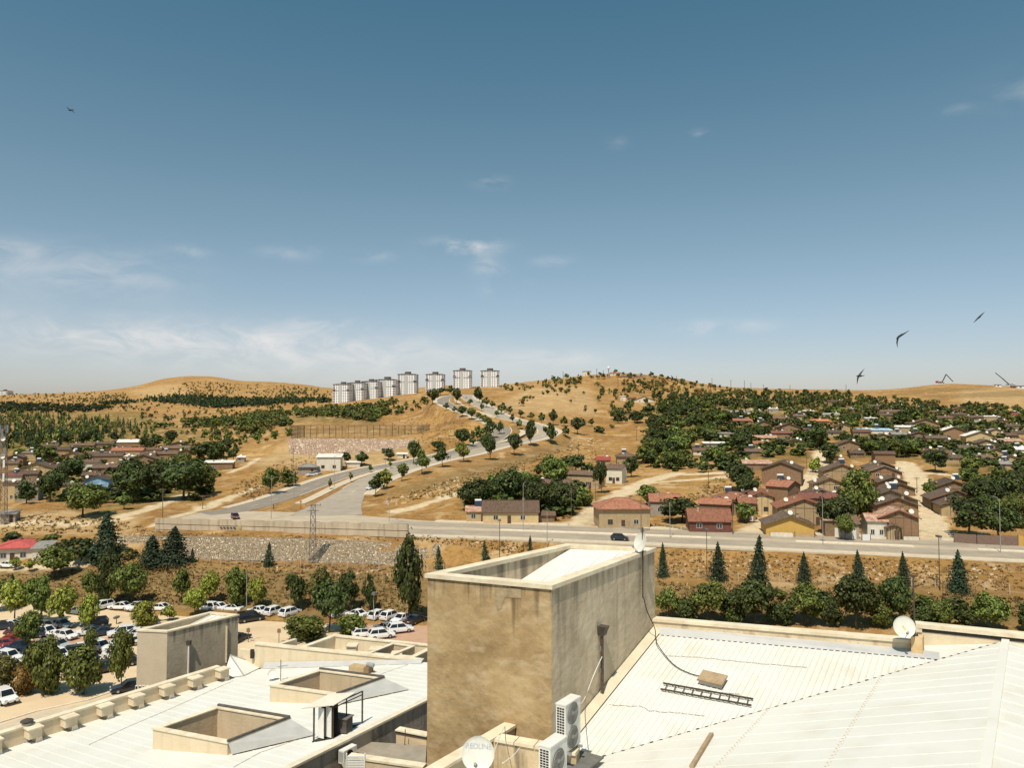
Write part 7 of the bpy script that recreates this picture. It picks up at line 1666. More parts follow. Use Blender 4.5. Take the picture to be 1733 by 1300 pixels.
tufts('grass', [[(640,850),(840,790),(1000,745),(1030,800),(940,800),(790,840)],[(380,830),(480,780),(560,770),(430,850)],[(560,700),(730,690),(850,745),(720,760),(700,740)],[(0,870),(200,880),(260,900),(0,905)],[(1090,880),(1230,800),(1260,800),(1230,830)],[(960,880),(1010,840),(1000,830),(930,885)]], [900,320,520,260,160,70], (.3,.8), [straw, sage, brownw, straw], 23, 'dry scrub on the slopes beside the hill road', 'scrub')
def stones(polys, n, seed, label, smin, smax):
    r = random.Random(seed); mb = MB()
    for poly, c in zip(polys, n):
        xs = [q[0] for q in poly]; ys = [q[1] for q in poly]; k_ = 0
        while k_ < c:
            px, py = r.uniform(min(xs), max(xs)), r.uniform(min(ys), max(ys))
            if not inpoly(px, py, poly): continue
            p = hit(px, py); s = r.uniform(smin, smax)*r.uniform(.5,1); k_ += 1
            vs = [p+Vector((x*s*r.uniform(.5,1.1), y*s*r.uniform(.5,1.1), z*s*r.uniform(.4,.9))) for x,y,z in ((-1,-1,-.4),(1,-1,-.4),(1,1,-.4),(-1,1,-.4),(-.7,-.7,.7),(.7,-.6,.8),(.6,.7,.7),(-.7,.6,.6))]
            mb.verts(vs, [(3,2,1,0),(4,5,6,7),(0,1,5,4),(1,2,6,5),(2,3,7,6),(3,0,4,7)])
    tag(mb.build('rubble', mat('pale_rock', (.56,.44,.29), (.44,.33,.21), 1.5, .95, .4, 5, world=True)), label, 'rubble', None, 'stuff')
stones([[(200,905),(260,898),(260,908),(200,912)],[(50,865),(120,860),(120,885),(60,885)],[(720,912),(830,920),(830,930),(720,918)],[(1120,940),(1700,960),(1700,990),(1120,970)],[(440,958),(700,966),(700,975),(440,966)]], [60,50,40,260,60], 31, 'pale stones and spoil scattered along the road banks', .12, .45)
stones([[(960,735),(1030,745),(1030,770),(960,760)],[(640,845),(800,800),(800,820),(660,860)],[(30,868),(105,868),(105,885),(40,885)]], [60,70,14], 32, 'bigger pale rocks on the cut slopes', .3, .9)
# ------------------------------------------------------------------ cars
tyre_m = mat('tyre', (.02,.02,.02), rough=.9); rim_m = mat('wheel_rim', (.40,.40,.40), rough=.35, metal=.6); carglass = mat('car_glass', (.012,.014,.017), rough=.06, spec=.7)
head_m = mat('headlight_lens', (.55,.57,.58), rough=.1); tail_m = mat('tail_light_lens', (.30,.015,.012), rough=.2); plate_m = mat('number_plate', (.7,.7,.68)); trim_m = mat('car_trim', (.02,.02,.022), rough=.6)
PAINT = {}
def paintm(n):
    c = {'white': (.78,.77,.74), 'black': (.012,.012,.014), 'grey': (.17,.175,.18), 'silver': (.42,.42,.41), 'navy': (.02,.03,.055), 'red': (.28,.02,.015), 'maroon': (.10,.018,.022)}[n]
    if n not in PAINT:
        m = mat('car_paint_'+n, c, rough=.28, spec=.5); m.node_tree.nodes['Principled BSDF'].inputs['Coat Weight'].default_value = .6; m.node_tree.nodes['Principled BSDF'].inputs['Coat Roughness'].default_value = .06; PAINT[n] = m
    return PAINT[n]
# (length, width, height, [belt profile x, z], windscreen foot, roof front, roof rear, rear glass foot)
KIND = {'sedan': (4.6,1.78,1.45,[(-2.3,.55,.86),(-2.2,.30,.94),(-1.5,.22,.96),(-.4,.2,.93),(.85,.2,.90),(1.7,.22,.78),(2.2,.28,.66),(2.3,.42,.58)],1.0,.25,-.85,-1.6),
        'hatch': (4.1,1.76,1.50,[(-2.05,.5,.90),(-1.98,.30,1.0),(-1.3,.22,.98),(-.4,.2,.94),(.85,.2,.92),(1.5,.22,.80),(1.95,.28,.68),(2.05,.42,.58)],1.05,.35,-1.45,-1.93),
        'suv': (4.5,1.86,1.70,[(-2.25,.55,1.0),(-2.2,.34,1.1),(-1.4,.28,1.08),(-.4,.26,1.05),(.95,.26,1.03),(1.7,.28,.95),(2.15,.34,.82),(2.25,.46,.70)],1.1,.45,-1.7,-2.14),
        'van': (4.8,1.88,1.88,[(-2.4,.5,1.02),(-2.36,.32,1.08),(-1.4,.26,1.08),(-.4,.24,1.06),(1.2,.24,1.04),(1.9,.28,.95),(2.3,.32,.82),(2.4,.44,.70)],1.5,.75,-2.1,-2.3)}
PROTO = {}
def car_parts(kind, colour):
    key = (kind, colour)
    if key in PROTO: return PROTO[key]
    L_, W, Hh, prof, wf, rf, rr, gf = KIND[kind]; hw = W/2; P = paintm(colour); out = []
    belt = lambda x: float(np.interp(x, [p[0] for p in prof], [p[2] for p in prof]))
    mb = MB(); vs = []; fs = []; n = len(prof)
    for i, (x, lo, hi) in enumerate(prof):
        e = .90 if i in (0, n-1) else 1.0; m_ = lo+(hi-lo)*.55
        ring_ = [(-hw*.90*e,lo),(-hw*e*.995,lo+.12),(-hw*e,m_),(-hw*e*.93,hi-.02),(-hw*e*.80,hi),(hw*e*.80,hi),(hw*e*.93,hi-.02),(hw*e,m_),(hw*e*.995,lo+.12),(hw*.90*e,lo)]
        vs += [(x,y,z) for y,z in ring_]
    for i in range(n-1):
        for k_ in range(10): fs.append((i*10+k_, i*10+(k_+1)%10, (i+1)*10+(k_+1)%10, (i+1)*10+k_))
    fs += [tuple(range(9,-1,-1)), tuple((n-1)*10+k_ for k_ in range(10))]
    mb.verts(vs, fs)
    # roof panel and pillars
    zr = Hh; tw = hw*.70; bw_ = hw*.90; zf_, zr_ = belt(wf), belt(gf)
    mb.verts([(rf,-tw,zr-.05),(rf,tw,zr-.05),(rr,tw,zr-.05),(rr,-tw,zr-.05),(rf-.12,-tw*.9,zr),(rf-.12,tw*.9,zr),(rr+.1,tw*.9,zr-.01),(rr+.1,-tw*.9,zr-.01)], [(0,1,2,3),(7,6,5,4),(4,5,1,0),(5,6,2,1),(6,7,3,2),(7,4,0,3)])
    for s in (-1,1):
        mb.bar((wf,s*bw_*.97,zf_-.02),(rf,s*tw,zr-.04),.07,.07); mb.bar((gf,s*bw_*.95,zr_-.02),(rr,s*tw,zr-.04),.16 if kind != 'sedan' else .10,.09); xm = (rf+rr)/2-.05; mb.bar((xm,s*bw_*.985,belt(xm)-.02),(xm,s*tw,zr-.04),.08,.05); mb.bar((rf,s*tw,zr-.04),(rr,s*tw,zr-.04),.06,.06)
    out.append(('body', mb.mesh('body', P), []))
    mb = MB(); b = .97; mb.verts([(wf,-bw_*b,zf_-.03),(wf,bw_*b,zf_-.03),(gf,bw_*b,zr_-.03),(gf,-bw_*b,zr_-.03),(rf,-tw*.985,zr-.055),(rf,tw*.985,zr-.055),(rr,tw*.985,zr-.055),(rr,-tw*.985,zr-.055)], [(0,1,5,4),(1,2,6,5),(2,3,7,6),(3,0,4,7)]); out.append(('windows', mb.mesh('windows', carglass), []))
    ax = L_*.295
    for sx in (-1,1):
        for s in (-1,1):
            Rr = .32 if kind in ('sedan','hatch') else .36; M = Matrix.Translation((sx*ax, s*(hw-.11), Rr))@Matrix.Rotation(radians(90),4,'X')
            mb = MB(); mb.lathe([(Rr*.55,-.12),(Rr*.95,-.12),(Rr,-.08),(Rr,.08),(Rr*.95,.12),(Rr*.55,.12)], 18, M); t_ = mb.mesh('wheel', tyre_m, True)
            mb = MB(); mb.lathe([(0,-.125),(Rr*.62,-.115),(Rr*.64,.115),(0,.125)], 14, M); out.append(('wheel', t_, [('rim', mb.mesh('rim', rim_m))]))
    xf, xb = prof[-1][0], prof[0][0]
    for s in (-1,1):
        mb = MB(); mb.box(xf-.14,xf+.006,s*hw*.68-.17,s*hw*.68+.17,.60 if kind != 'suv' else .70,.72 if kind != 'suv' else .83); out.append(('headlight', mb.mesh('headlight', head_m), []))
        mb = MB(); mb.box(xb-.01,xb+.10,s*hw*.70-.15,s*hw*.70+.15,belt(xb)-.20,belt(xb)-.02); out.append(('tail_light', mb.mesh('tail_light', tail_m), []))
        mb = MB(); mb.box(wf-.22,wf-.08,s*(bw_+.10)-.09,s*(bw_+.10)+.09,zf_+.02,zf_+.15); out.append(('wing_mirror', mb.mesh('wing_mirror', P), []))
    mb = MB(); mb.box(xf-.02,xf+.012,-hw*.55,hw*.55,.36,.54); mb.box(-L_*.2,L_*.2,-hw*.92,hw*.92,.16,.27); out.append(('lower_trim', mb.mesh('lower_trim', trim_m), []))
    mb = MB(); mb.box(xf+.004,xf+.022,-.26,.26,.42,.53); mb.box(xb-.02,xb-.004,-.26,.26,.60,.71); out.append(('number_plate', mb.mesh('number_plate', plate_m), []))
    PROTO[key] = out; return out
CARS = []
def car(px, py, heading, kind, colour, label, group='cars parked in the car park', ground_z=None, name=None):
    p = atz(px, py, ground_z) if ground_z is not None else hit(px, py); p = p+Vector((0,0,.05))
    o = empty(name or {'van': 'parked_van'}.get(kind, 'parked_car'), p, radians(heading), label, 'van' if kind == 'van' else 'car', group); o.scale = (.95,)*3
    for nm, me_, sub in car_parts(kind, colour):
        c_ = inst(nm, me_, o)
        for n2, m2 in sub: inst(n2, m2, c_)
    CARS.append(o); return o
# rows of the car park: (pixel of the middle of the car at ground level, heading in degrees, kind, colour)
BACK = [(172,1032,-118,'suv','white'),(204,1032,172,'sedan','white'),(232,1032,-112,'sedan','white'),(270,1034,168,'sedan','white'),(350,1034,165,'suv','white'),(367,1033,160,'sedan','white'),(392,1035,168,'sedan','white'),(437,1039,150,'sedan','white'),(465,1041,62,'suv','white'),(491,1043,60,'suv','white'),(574,1045,65,'hatch','silver'),(603,1045,150,'sedan','white'),(640,1048,62,'suv','white'),(661,1049,60,'suv','white'),(679,1053,-120,'sedan','white'),(704,1055,60,'sedan','black')]
def carrow(lst, where, group='cars parked in the car park'):
    lst = sorted(lst); n = len(lst)
    for i, a in enumerate(lst): car(*a, f"{a[4]} {({'suv': 'high car', 'hatch': 'short car', 'sedan': 'saloon car', 'van': 'van'})[a[3]]} {nth_from(i, n)} {where}", group, 0.03)
carrow(BACK, 'in the back row along the bank')
carrow([(652,1068,140,'sedan','grey'),(677,1071,25,'suv','white'),(616,1078,20,'hatch','white'),(645,1081,25,'suv','white')], 'on the red paving by the stair tower')
car(424,1052,38,'van','black','black van parked alone beside the smaller concrete tower','cars parked in the car park',.03); car(404,1086,70,'sedan','black','black car mostly hidden behind the smaller concrete tower','cars parked in the car park',.03)
carrow([(20,1064,10,'sedan','white'),(2,1066,-160,'sedan','black'),(12,1091,-160,'sedan','red'),(-2,1098,-160,'hatch','red'),(30,1074,-160,'hatch','maroon'),(76,1066,-20,'hatch','grey'),(78,1077,-18,'suv','white'),(112,1082,-22,'hatch','white'),(148,1075,-150,'sedan','white'),(178,1075,38,'sedan','navy'),(206,1077,-150,'suv','white'),(132,1040,160,'sedan','grey'),(228,1079,-150,'sedan','white'),(50,1066,-20,'sedan','black'),(56,1080,-160,'hatch','navy'),(104,1063,-20,'sedan','grey'),(160,1062,-155,'suv','black')], 'in the second row among the small trees')
carrow([(208,1091,-148,'hatch','white'),(100,1098,-25,'sedan','silver'),(133,1105,-150,'sedan','white'),(170,1102,-28,'suv','white'),(214,1094,-145,'hatch','white')], 'in the third row before the smaller tower')
carrow([(15,1120,-20,'suv','white'),(51,1109,-160,'sedan','black'),(53,1126,-155,'sedan','white'),(99,1117,-30,'suv','white'),(118,1113,-150,'suv','black'),(20,1135,-22,'sedan','black'),(177,1138,40,'suv','black'),(-4,1122,-20,'sedan','white'),(72,1098,-160,'sedan','white'),(70,1112,-160,'sedan','grey'),(36,1112,-160,'hatch','navy'),(88,1126,-25,'hatch','black'),(128,1128,-150,'sedan','grey'),(0,1142,-20,'hatch','maroon'),(150,1120,-30,'sedan','black'),(196,1116,-28,'sedan','white'),(30,1100,-160,'sedan','navy'),(116,1138,-25,'sedan','white'),(60,1140,-22,'suv','grey'),(208,1128,-150,'hatch','black')], 'in the fourth row behind the kerbside trees')
car(8,1189,-38,'suv','white','white car at the left edge between the kerbside tree trunks','cars parked in the car park',.03); car(218,1170,-150,'sedan','black','dark car in the shade by the foot of the smaller tower','cars parked in the car park',.03)
car(1049,915,-15,'hatch','black','black car driving along the near lane of the main road',None,8.57,'moving_car')
car(629,829,-128,'sedan','white','white car driving down the hill road beside the outer kerb trees',None,None,'moving_car')
car(398,878,-60,'hatch','maroon','dark red car just above the retaining wall at the junction',None,8.6,'moving_car')
car(527,806,-140,'sedan','white','white car parked in front of the grey roadside shelter',None); car(535,804,-140,'sedan','silver','silver car beside the white one at the roadside shelter',None)
car(789,674,-95,'hatch','white','small white car far up the hill road crest',None,None,'moving_car'); car(15,961,-10,'sedan','white','white car half hidden on the path by the crimson roofed house',None)

# ------------------------------------------------------------------ poles, lamps and masts
pole_g = mat('pole_grey', (.36,.34,.30), (.28,.26,.23), 5, .6); pole_w = mat('pole_wood', (.19,.13,.085), (.13,.09,.055), 6, .9); lamp_h = mat('lamp_head', (.13,.125,.12), rough=.5); pv = mat('solar_cell', (.02,.025,.05), rough=.15)
def lamp(px, base, top, label, arms=1, dark=False, head='arm', rot=90, group='street lamps'):
    p = hit(px, base); h = (base-top)*p.y/F; t = empty('street_lamp', p, radians(rot), label, 'street lamp', group); m_ = dark_steel if dark else pole_g
    mb = MB(); mb.tube([(0,0,-.3),(0,0,h*.5),(0,0,h)], .085, 8, .05); mb.build('pole', m_, t)
    if head == 'arm':
        for k_ in range(arms):
            s = -1 if k_ else 1; mb = MB(); mb.tube([(0,0,h*.97),(s*.6,0,h+.25),(s*1.5,0,h+.35)], .045, 6); a = mb.build('arm', m_, t)
            mb = MB(); mb.verts([(s*1.4,-.14,h+.30),(s*2.1,-.10,h+.36),(s*2.1,.10,h+.36),(s*1.4,.14,h+.30),(s*1.4,-.14,h+.42),(s*2.1,-.08,h+.44),(s*2.1,.08,h+.44),(s*1.4,.14,h+.42)], [(3,2,1,0),(4,5,6,7),(0,1,5,4),(1,2,6,5),(2,3,7,6),(3,0,4,7)]); mb.build('lamp_head', lamp_h, a)
    elif head == 'box':
        mb = MB(); mb.box(-.55,.55,-.28,.28,h,h+.30); mb.build('lamp_head', lamp_h, t); mb = MB(); mb.box(-.48,.48,-.22,.22,h-.03,h-.002); mb.build('lens', head_m, t)
    elif head == 'solar':
        mb = MB(); f = Matrix.Translation((0,0,h))@Matrix.Rotation(radians(25),4,'X'); mb.box(-.7,.7,-.45,.45,-.03,.03,f); mb.build('solar_panel', pv, t); mb = MB(); mb.tube([(0,0,h*.86),(1.0,0,h*.90)], .04, 6); mb.box(.9,1.5,-.1,.1,h*.88,h*.92); mb.build('lamp_head', lamp_h, t)
    return t
lamp(459,879,811,'double armed street lamp at the mouth of the hill road',2,rot=15); lamp(497,864,800,'pale headed street lamp on the median tip of the hill road',1,rot=20); lamp(566,826,772,'tall thin lamp on the median below the first saplings',1,rot=20); lamp(652,800,760,'thin lamp on the median near the dark verge trees',1,rot=20)
lamp(658.5,884,833,'street lamp at the outer corner of the junction with a small banner',1,rot=110); lamp(885.5,899,822,'street lamp in front of the long brown roofed house',1,rot=80); lamp(926,929,862,'thin street lamp on the near verge above the stair tower',1,rot=-100)
lamp(1134,911,856,'street lamp between the hipped corner house and the dark red walled house',1,rot=80); lamp(1393,923,835,'solar street lamp in front of the streaked sheet shed',1,head='solar'); lamp(1693.5,936,846,'street lamp before the long brown sheet fence',1,rot=100)
lamp(845.5,960,883,'dark lamp post on the bank above the far stair tower rim',0,True,'box'); lamp(1196.5,978,899,'dark lamp post with flat head between the first two conifers',0,True,'box'); lamp(1590.5,1000,911,'dark bare lamp post near the largest right conifer',0,True,'box')
lamp(632,1077,1008,'slim grey lamp post among the white cars on red paving',0,False,'box'); lamp(85,1108,1080,'small car park lamp by the leftmost white cars',0,True,'box'); lamp(197,1058,1047,'small flat headed lamp between the second row cars',2,True,'box'); lamp(417,1040,966,'thin grey pole on the bank above the smaller tower',0,False,'none')
for px, py, yr, tx in ((420,1112,.0,''),(472,1086,0,'')):
    p = atz(px, 1088 if px < 450 else 1089, 0); px_ = px; t = empty('car_park_sign', p, 0, 'small brown sign board on a post ' + ('beside the smaller tower' if px < 450 else 'left of the leafy car park bush'), 'sign')
    mb = MB(); mb.tube([(0,0,-.1),(0,0,2.3)], .05, 6); mb.build('post', dark_steel, t); mb = MB(); mb.box(-.28,.28,-.05,.0,1.6,2.2); mb.build('board', mat('sign_brown', (.16,.10,.05), (.30,.2,.09), 3), t)
def upole(px, base, top, label, cross=True, wood=True, name='utility_pole'):
    p = hit(px, base); h = (base-top)*p.y/F; t = empty(name, p, rng.uniform(-.5,.5), label, 'utility pole', 'utility poles'); m_ = pole_w if wood else pole_g
    mb = MB(); mb.tube([(0,0,-.3),(0,0,h)], max(.11, .0006*p.y*.6), 7, max(.07, .0004*p.y*.6)); mb.build('pole', m_, t)
    if cross:
        mb = MB(); mb.bar((-.9,0,h*.93),(.9,0,h*.93),.12); mb.bar((-.6,0,h*.86),(.6,0,h*.86),.10)
        for x in (-.8,-.3,.3,.8): mb.tube([(x,0,h*.93),(x,0,h*.93+.22)], .05, 6)
        mb.build('crossarm', m_, t)
for a in [(275,876,826,'concrete pole with a transformer arm at the end of the left dirt track'),(343,862,838,'slim pole in the dry field above the left end of the retaining wall'),(496,797,757,'wooden pole with cross arm beside the grey roadside shelter'),(967,875,828,'wooden pole beside the dirt road among the sunken roof trees'),(1085,903,845,'wooden pole before the door of the hipped corner house'),(1240,905,846,'wooden pole at the end of the dark red walled house'),
          (1199,819,779,'wooden pole where the dirt road ends by the orchard'),(1008,848,818,'short leaning pole beside the bend of the dirt road'),(1077,746,720,'lone pole on the bare rise under the dry hill'),(1098,755,730,'second bare pole right of the lone pole on the rise'),(979,771,747,'dark pole with cross arms on the rocky cut slope'),(1258,748,724,'pole at the top of the orchard by the red roofed house'),(1046,675,640,'lattice like pole on the flank of the dry hill'),
          (1365,795,765,'pole beside the boarded barn house'),(1516,738,722,'pole beside the long pale flat sheet roof'),(1552,835,808,'pole at the corner of the second dirt lane'),(1638,745,725,'pole left of the white roofed brick house'),(1700,820,790,'pole at the edge of the dry clearing')]: upole(*a)
for i, (px, b, tp) in enumerate([(953,641,629),(1205,655,640),(1237,659,643),(1260,662,644),(1271,662,648),(1292,662,651),(1432,664,651),(1337,660,652),(1145,646,636),(1010,638,624),(1021,637,627)]): upole(px, b, tp, f'thin pole, {nth_from(i if False else sorted([953,1205,1237,1260,1271,1292,1432,1337,1145,1010,1021]).index(px), 11)} of the poles along the hill crest')
def lattice(px, base, top, w, label, name, cat, antennas=False, arms=False):
    p = hit(px, base); h = (base-top)*p.y/F; t = empty(name, p, radians(12), label, cat); m_ = mat('lattice_steel', (.22,.19,.16), (.15,.12,.10), 4, .7); mb = MB(); tp = .55
    c = lambda s, q, f: Vector((s*w/2*(1-f*(1-tp)), q*w/2*(1-f*(1-tp)), h*f))
    n = int(h/(w*1.1)); cs = [(-1,-1),(1,-1),(1,1),(-1,1)]
    for s, q in cs: mb.bar(c(s,q,-.02), c(s,q,1), .11)
    for i in range(n):
        f0, f1 = i/n, (i+1)/n
        for j in range(4):
            a, b = cs[j], cs[(j+1) % 4]; mb.bar(c(*a,f0), c(*b,f1), .06); mb.bar(c(*b,f0), c(*a,f1), .06); mb.bar(c(*a,f1), c(*b,f1), .06)
    mb.build('lattice', m_, t)
    if arms:
        mb = MB(); mb.bar((-1.6,0,h*.99),(1.6,0,h*.99),.14); mb.bar((-1.2,0,h*.90),(1.2,0,h*.90),.12); mb.build('crossarm', m_, t)
        for x in (-1.5,-.5,.5,1.5): mb = MB(); mb.lathe([(.0,.05),(.09,.08),(.05,.2),(.09,.3),(.0,.42)], 8, Matrix.Translation((x,0,h*.99))); mb.build('insulator', mat('insulator', (.28,.16,.10), rough=.3), t)
    if antennas:
        for z_, dx, dy in ((.97,-.9,-.3),(.97,.9,-.3),(.93,0,-1.0),(.80,-.7,-.6),(.62,.5,-.9),(.48,.5,-.9),(.74,.6,-.6)):
            mb = MB(); mb.box(dx-.22,dx+.22,dy-.12,dy+.12,h*z_-1.1,h*z_+1.0); mb.build('antenna_panel', white_paint if z_ in (.62,.48) else mat('antenna_grey', (.20,.21,.22), rough=.5), t)
        mb = MB(); mb.bar((-1.3,-.3,h*.96),(1.3,-.3,h*.96),.12); mb.bar((0,-1.2,h*.94),(0,1.0,h*.94),.12); mb.tube([(0,0,h),(0,0,h+2.2)], .05, 6); mb.build('antenna_frame', m_, t)
        for z_ in (.87,.69): mb = MB(); mb.lathe([(0,.0),(.5,.08),(.6,.3),(.6,.02),(0,-.05)], 16, Matrix.Translation((.2,-.9,h*z_))@Matrix.Rotation(radians(90),4,'X')); mb.build('drum_dish', white_paint, t)
lattice(529,953,856,1.5,'steel lattice pylon standing before the rubble stone wall','lattice_pylon','pylon',arms=True); lattice(3,888,722,1.9,'tall lattice telecom mast with antennas at the left edge of the village','telecom_mast','telecom mast',antennas=True)
p = hit(1030,640); t = empty('hilltop_tower', p, 0, 'slim water tower like mast with a round head on the hilltop', 'tower'); k_ = p.y/F; mb = MB(); mb.tube([(0,0,-2),(0,0,16*k_)], .55, 8); mb.build('shaft', pole_g, t); mb = MB(); mb.lathe([(0,15*k_),(1.5,15.5*k_),(1.7,18*k_),(1.0,19.5*k_),(0,20*k_)], 12); mb.build('tank', white_paint, t)
# wires strung along the main road poles
def wire(a, b, sag, label, r=.02):
    pts = [a.lerp(b, i/14)-UP*(sag*4*(i/14)*(1-i/14)) for i in range(15)]; mb = MB(); mb.tube(pts, r, 5); tag(mb.build('overhead_wire', black_rubber), label, 'wire', 'overhead wires')
def ptop(px, base, top): p = hit(px, base); return p+UP*((base-top)*p.y/F*.93)
a, b, c = ptop(967,875,828), ptop(1085,903,845), ptop(1240,905,846)
wire(a, b, 1.0, 'wire slung from the dirt road pole to the hipped corner house pole'); wire(b, c, 1.1, 'wire slung from the hipped corner house pole to the dark red house pole')
# ------------------------------------------------------------------ construction plant on the far hill
crane_m = mat('crane_dark', (.06,.065,.07)); red_m = mat('machine_red', (.30,.05,.035), rough=.5)
def pump(px, py, pts, label, boxes):
    p = hit(px, py); p.z = max(p.z, at(px, py, p.y).z); k_ = p.y/F; t = empty('concrete_pump', p, 0, label, 'concrete pump')
    V_ = [Vector(((x-px)*k_, 0, (py-y)*k_)) for x, y in pts]
    for i, (a, b) in enumerate(zip(V_, V_[1:])): mb = MB(); mb.bar(a, b, 1.4-.25*i, 1.4-.25*i); mb.build('boom', crane_m, t)
    for nm, x0, x1, z0, z1, m_ in boxes:
        mb = MB(); mb.box(x0*k_,x1*k_,-1.3,1.3,z0*k_-(.6 if z0 == 0 else 0),z1*k_); mb.build(nm, m_, t)
    for x in (-6,-3,2):
        mb = MB(); mb.lathe([(0,-.25),(.7,-.25),(.7,.25),(0,.25)], 12, Matrix.Translation((x*k_*1.0,-1.3,.6))@Matrix.Rotation(radians(90),4,'X')); mb.build('wheel', tyre_m, t)
pump(1594,649,[(1594,648),(1601.5,633.5),(1613,646)],'concrete pump truck with a folded boom on the far construction hill',[('chassis',-10,4,.6,1.6,red_m),('cab',-10,-6,1.6,4.2,red_m),('hopper',-4,0,1.6,3.0,crane_m)])
pump(1708,652,[(1708,651),(1696,640),(1685,631)],'long straight crane boom raised at the edge of the far construction hill',[('chassis',-4,10,.4,1.6,crane_m),('cab',6,10,1.6,3.6,white_paint)])
for i, (px, py, w, h, m_, lb) in enumerate([(1690,653,10,4,white_paint,'white site cabin left of the raised crane boom'),(1717,655,9,4,red_m,'red site cabin right of the raised crane boom'),(1728,656,12,5,white_paint,'white site cabin at the far edge of the construction hill')]):
    p = hit(px, py+2); k_ = p.y/F; t = empty('site_cabin', p, 0, lb, 'site cabin'); mb = MB(); mb.box(-w/2*k_,w/2*k_,0,4,-1,h*k_*.8); mb.build('wall', m_, t); mb = MB(); mb.box(-w/2*k_-.3,w/2*k_+.3,-.3,4.3,h*k_*.8,h*k_); mb.build('roof', crane_m, t); mb = MB(); mb.box(-w*.2*k_,w*.1*k_,-.06,.02,h*k_*.3,h*k_*.65); mb.build('window', glass, t)
# ------------------------------------------------------------------ swifts in the air
bird_m = mat('swift_plumage', (.035,.035,.04), rough=.7)
def bird(px, py, Y, pts_w1, pts_w2, tail, label, body=(0,0)):
    """pixel offsets from the body: wing tips through the wrist, and the tail"""
    p = at(px, py, Y); k_ = Y/F; t = empty('swift', p, 0, label, 'bird', 'swifts in flight')
    D = lambda q, d=0: Vector((q[0]*k_*1.15, d, -q[1]*k_*1.15))
    tl = D(tail); hd = -tl*.55; mb = MB(); n = 8; ln = (tl-hd); pts = [hd+ln*f for f in (0,.12,.3,.5,.7,.88,1)]
    rad = [.10,.5,.85,.9,.6,.3,.12]; w = ln.length*.17; vs = []; fs = []; d = ln.normalized(); x = d.cross(Vector((0,1,0))).normalized(); y = Vector((0,1,0))
    for q, r_ in zip(pts, rad): vs += [q+x*(w*r_*cos(2*pi*i/n))+y*(w*r_*sin(2*pi*i/n)) for i in range(n)]
    for i in range(6):
        for k2 in range(n): fs.append((i*n+k2, i*n+(k2+1)%n, (i+1)*n+(k2+1)%n, (i+1)*n+k2))
    fs += [tuple(range(n))[::-1], tuple(6*n+i for i in range(n))]
    i0 = len(vs)
    # forked tail and wings grow from the same mesh
    for s in (-1,1): b_ = len(vs); vs += [pts[5]-x*w*.2, pts[5]+x*w*.2, tl+tl*.35+x*w*.55*s, pts[5]+y*w*.12]; fs += [(b_,b_+1,b_+2),(b_+1,b_+3,b_+2),(b_+3,b_,b_+2)]
    for q, dep in ((pts_w1,.25),(pts_w2,-.25)):
        P_ = [hd*.25]+[D(v, dep*k_*8*(i+1)) for i, v in enumerate(q)]; cw = [w*1.5, w*1.15, w*.1]
        b_ = len(vs)
        for i, v in enumerate(P_):
            e = (P_[min(i+1,2)]-P_[max(i-1,0)]).normalized(); o = e.cross(Vector((0,1,0))).normalized()
            if o.dot(tl) < 0: o = -o
            vs += [v-o*cw[i]*.4, v+o*cw[i]*.6, v+Vector((0,-w*.12,0))+o*cw[i]*.05]
        for i in range(2):
            for k2 in range(3): fs.append((b_+3*i+k2, b_+3*i+(k2+1)%3, b_+3*i+3+(k2+1)%3, b_+3*i+3+k2))
    mb.verts(vs, fs); mb.build('body', bird_m, t, True); return t
bird(119,186,46,[(-4,-3),(-8,-6.5)],[(4,1.5),(9,6.5)],(5,-1),'dark swift alone high in the upper left sky')
bird(1520,571,46,[(9,-5),(19,-11)],[(-3,8),(-3,16)],(5,-5),'swift with one long wing stretched up, middle of the three on the right')
bird(1657,537,46,[(5,-4),(11,-9)],[(-5,4),(-11,9)],(4.5,-4),'swift seen edge on, highest of the three on the right')
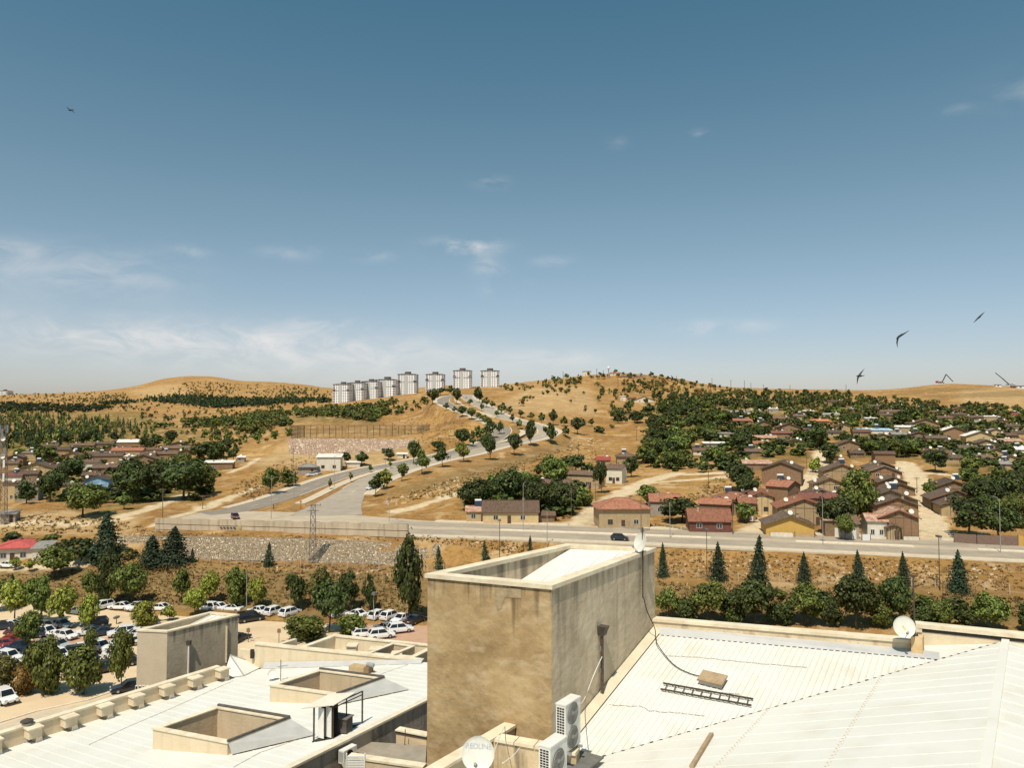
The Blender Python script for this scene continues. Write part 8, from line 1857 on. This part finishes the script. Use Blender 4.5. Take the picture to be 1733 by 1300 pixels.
bird(1453.5,636.5,46,[(4,-5),(10,-11)],[(-3,5),(-4.5,13)],(7,-.5),'swift with sickle wings spread, lowest of the three just above the horizon')
# ------------------------------------------------------------------ one walker at the junction
def person(px, py, label):
    p = hit(px, py)+UP*.07; me = bpy.data.meshes.new('person'); J = [(0,0,.92),(0,.0,1.15),(0,.01,1.42),(0,.0,1.54),(0,-.02,1.66),(0,-.01,1.74),(.19,0,1.42),(.27,.05,1.14),(.26,-.08,.90),(-.19,0,1.42),(-.27,-.05,1.14),(-.26,-.16,.92),(.10,0,.90),(.11,-.10,.50),(.11,.02,.08),(.11,-.13,.04),(-.10,0,.90),(-.11,.08,.50),(-.11,.22,.10),(-.11,.10,.04)]
    E_ = [(0,1),(1,2),(2,3),(3,4),(4,5),(2,6),(6,7),(7,8),(2,9),(9,10),(10,11),(0,12),(12,13),(13,14),(14,15),(0,16),(16,17),(17,18),(18,19)]
    R_ = [.15,.145,.16,.06,.10,.075,.07,.05,.035,.07,.05,.035,.10,.065,.045,.04,.10,.065,.045,.04]
    me.from_pydata([tuple(j) for j in J], E_, []); o = bpy.data.objects.new('person', me); COL.objects.link(o); o.location = p; o.rotation_euler = (0,0,1.9)
    s = o.modifiers.new('skin','SKIN'); sv = me.skin_vertices[0].data
    for v, r_ in zip(sv, R_): v.radius = (r_, r_*.8)
    sv[0].use_root = True; u = o.modifiers.new('sub','SUBSURF'); u.levels = 1; u.render_levels = 1
    me.materials.append(mat('dark_clothes', (.035,.032,.04))); tag(o, label, 'person'); return o
person(463,863,'person in dark clothes walking across the mouth of the hill road')
p = hit(509,864); t = empty('traffic_sign', p, 0, 'reddish striped sign post on the tip of the road median', 'sign'); mb = MB(); mb.tube([(0,0,-.2),(0,0,2.6)], .06, 6); mb.build('post', red_m, t); mb = MB(); mb.lathe([(0,-.03),(.34,-.03),(.34,.03),(0,.03)], 14, Matrix.Translation((0,-.08,2.4))@Matrix.Rotation(radians(90),4,'X')); mb.build('sign_disc', mat('sign_back', (.35,.20,.15)), t)
bpy.context.view_layer.update()
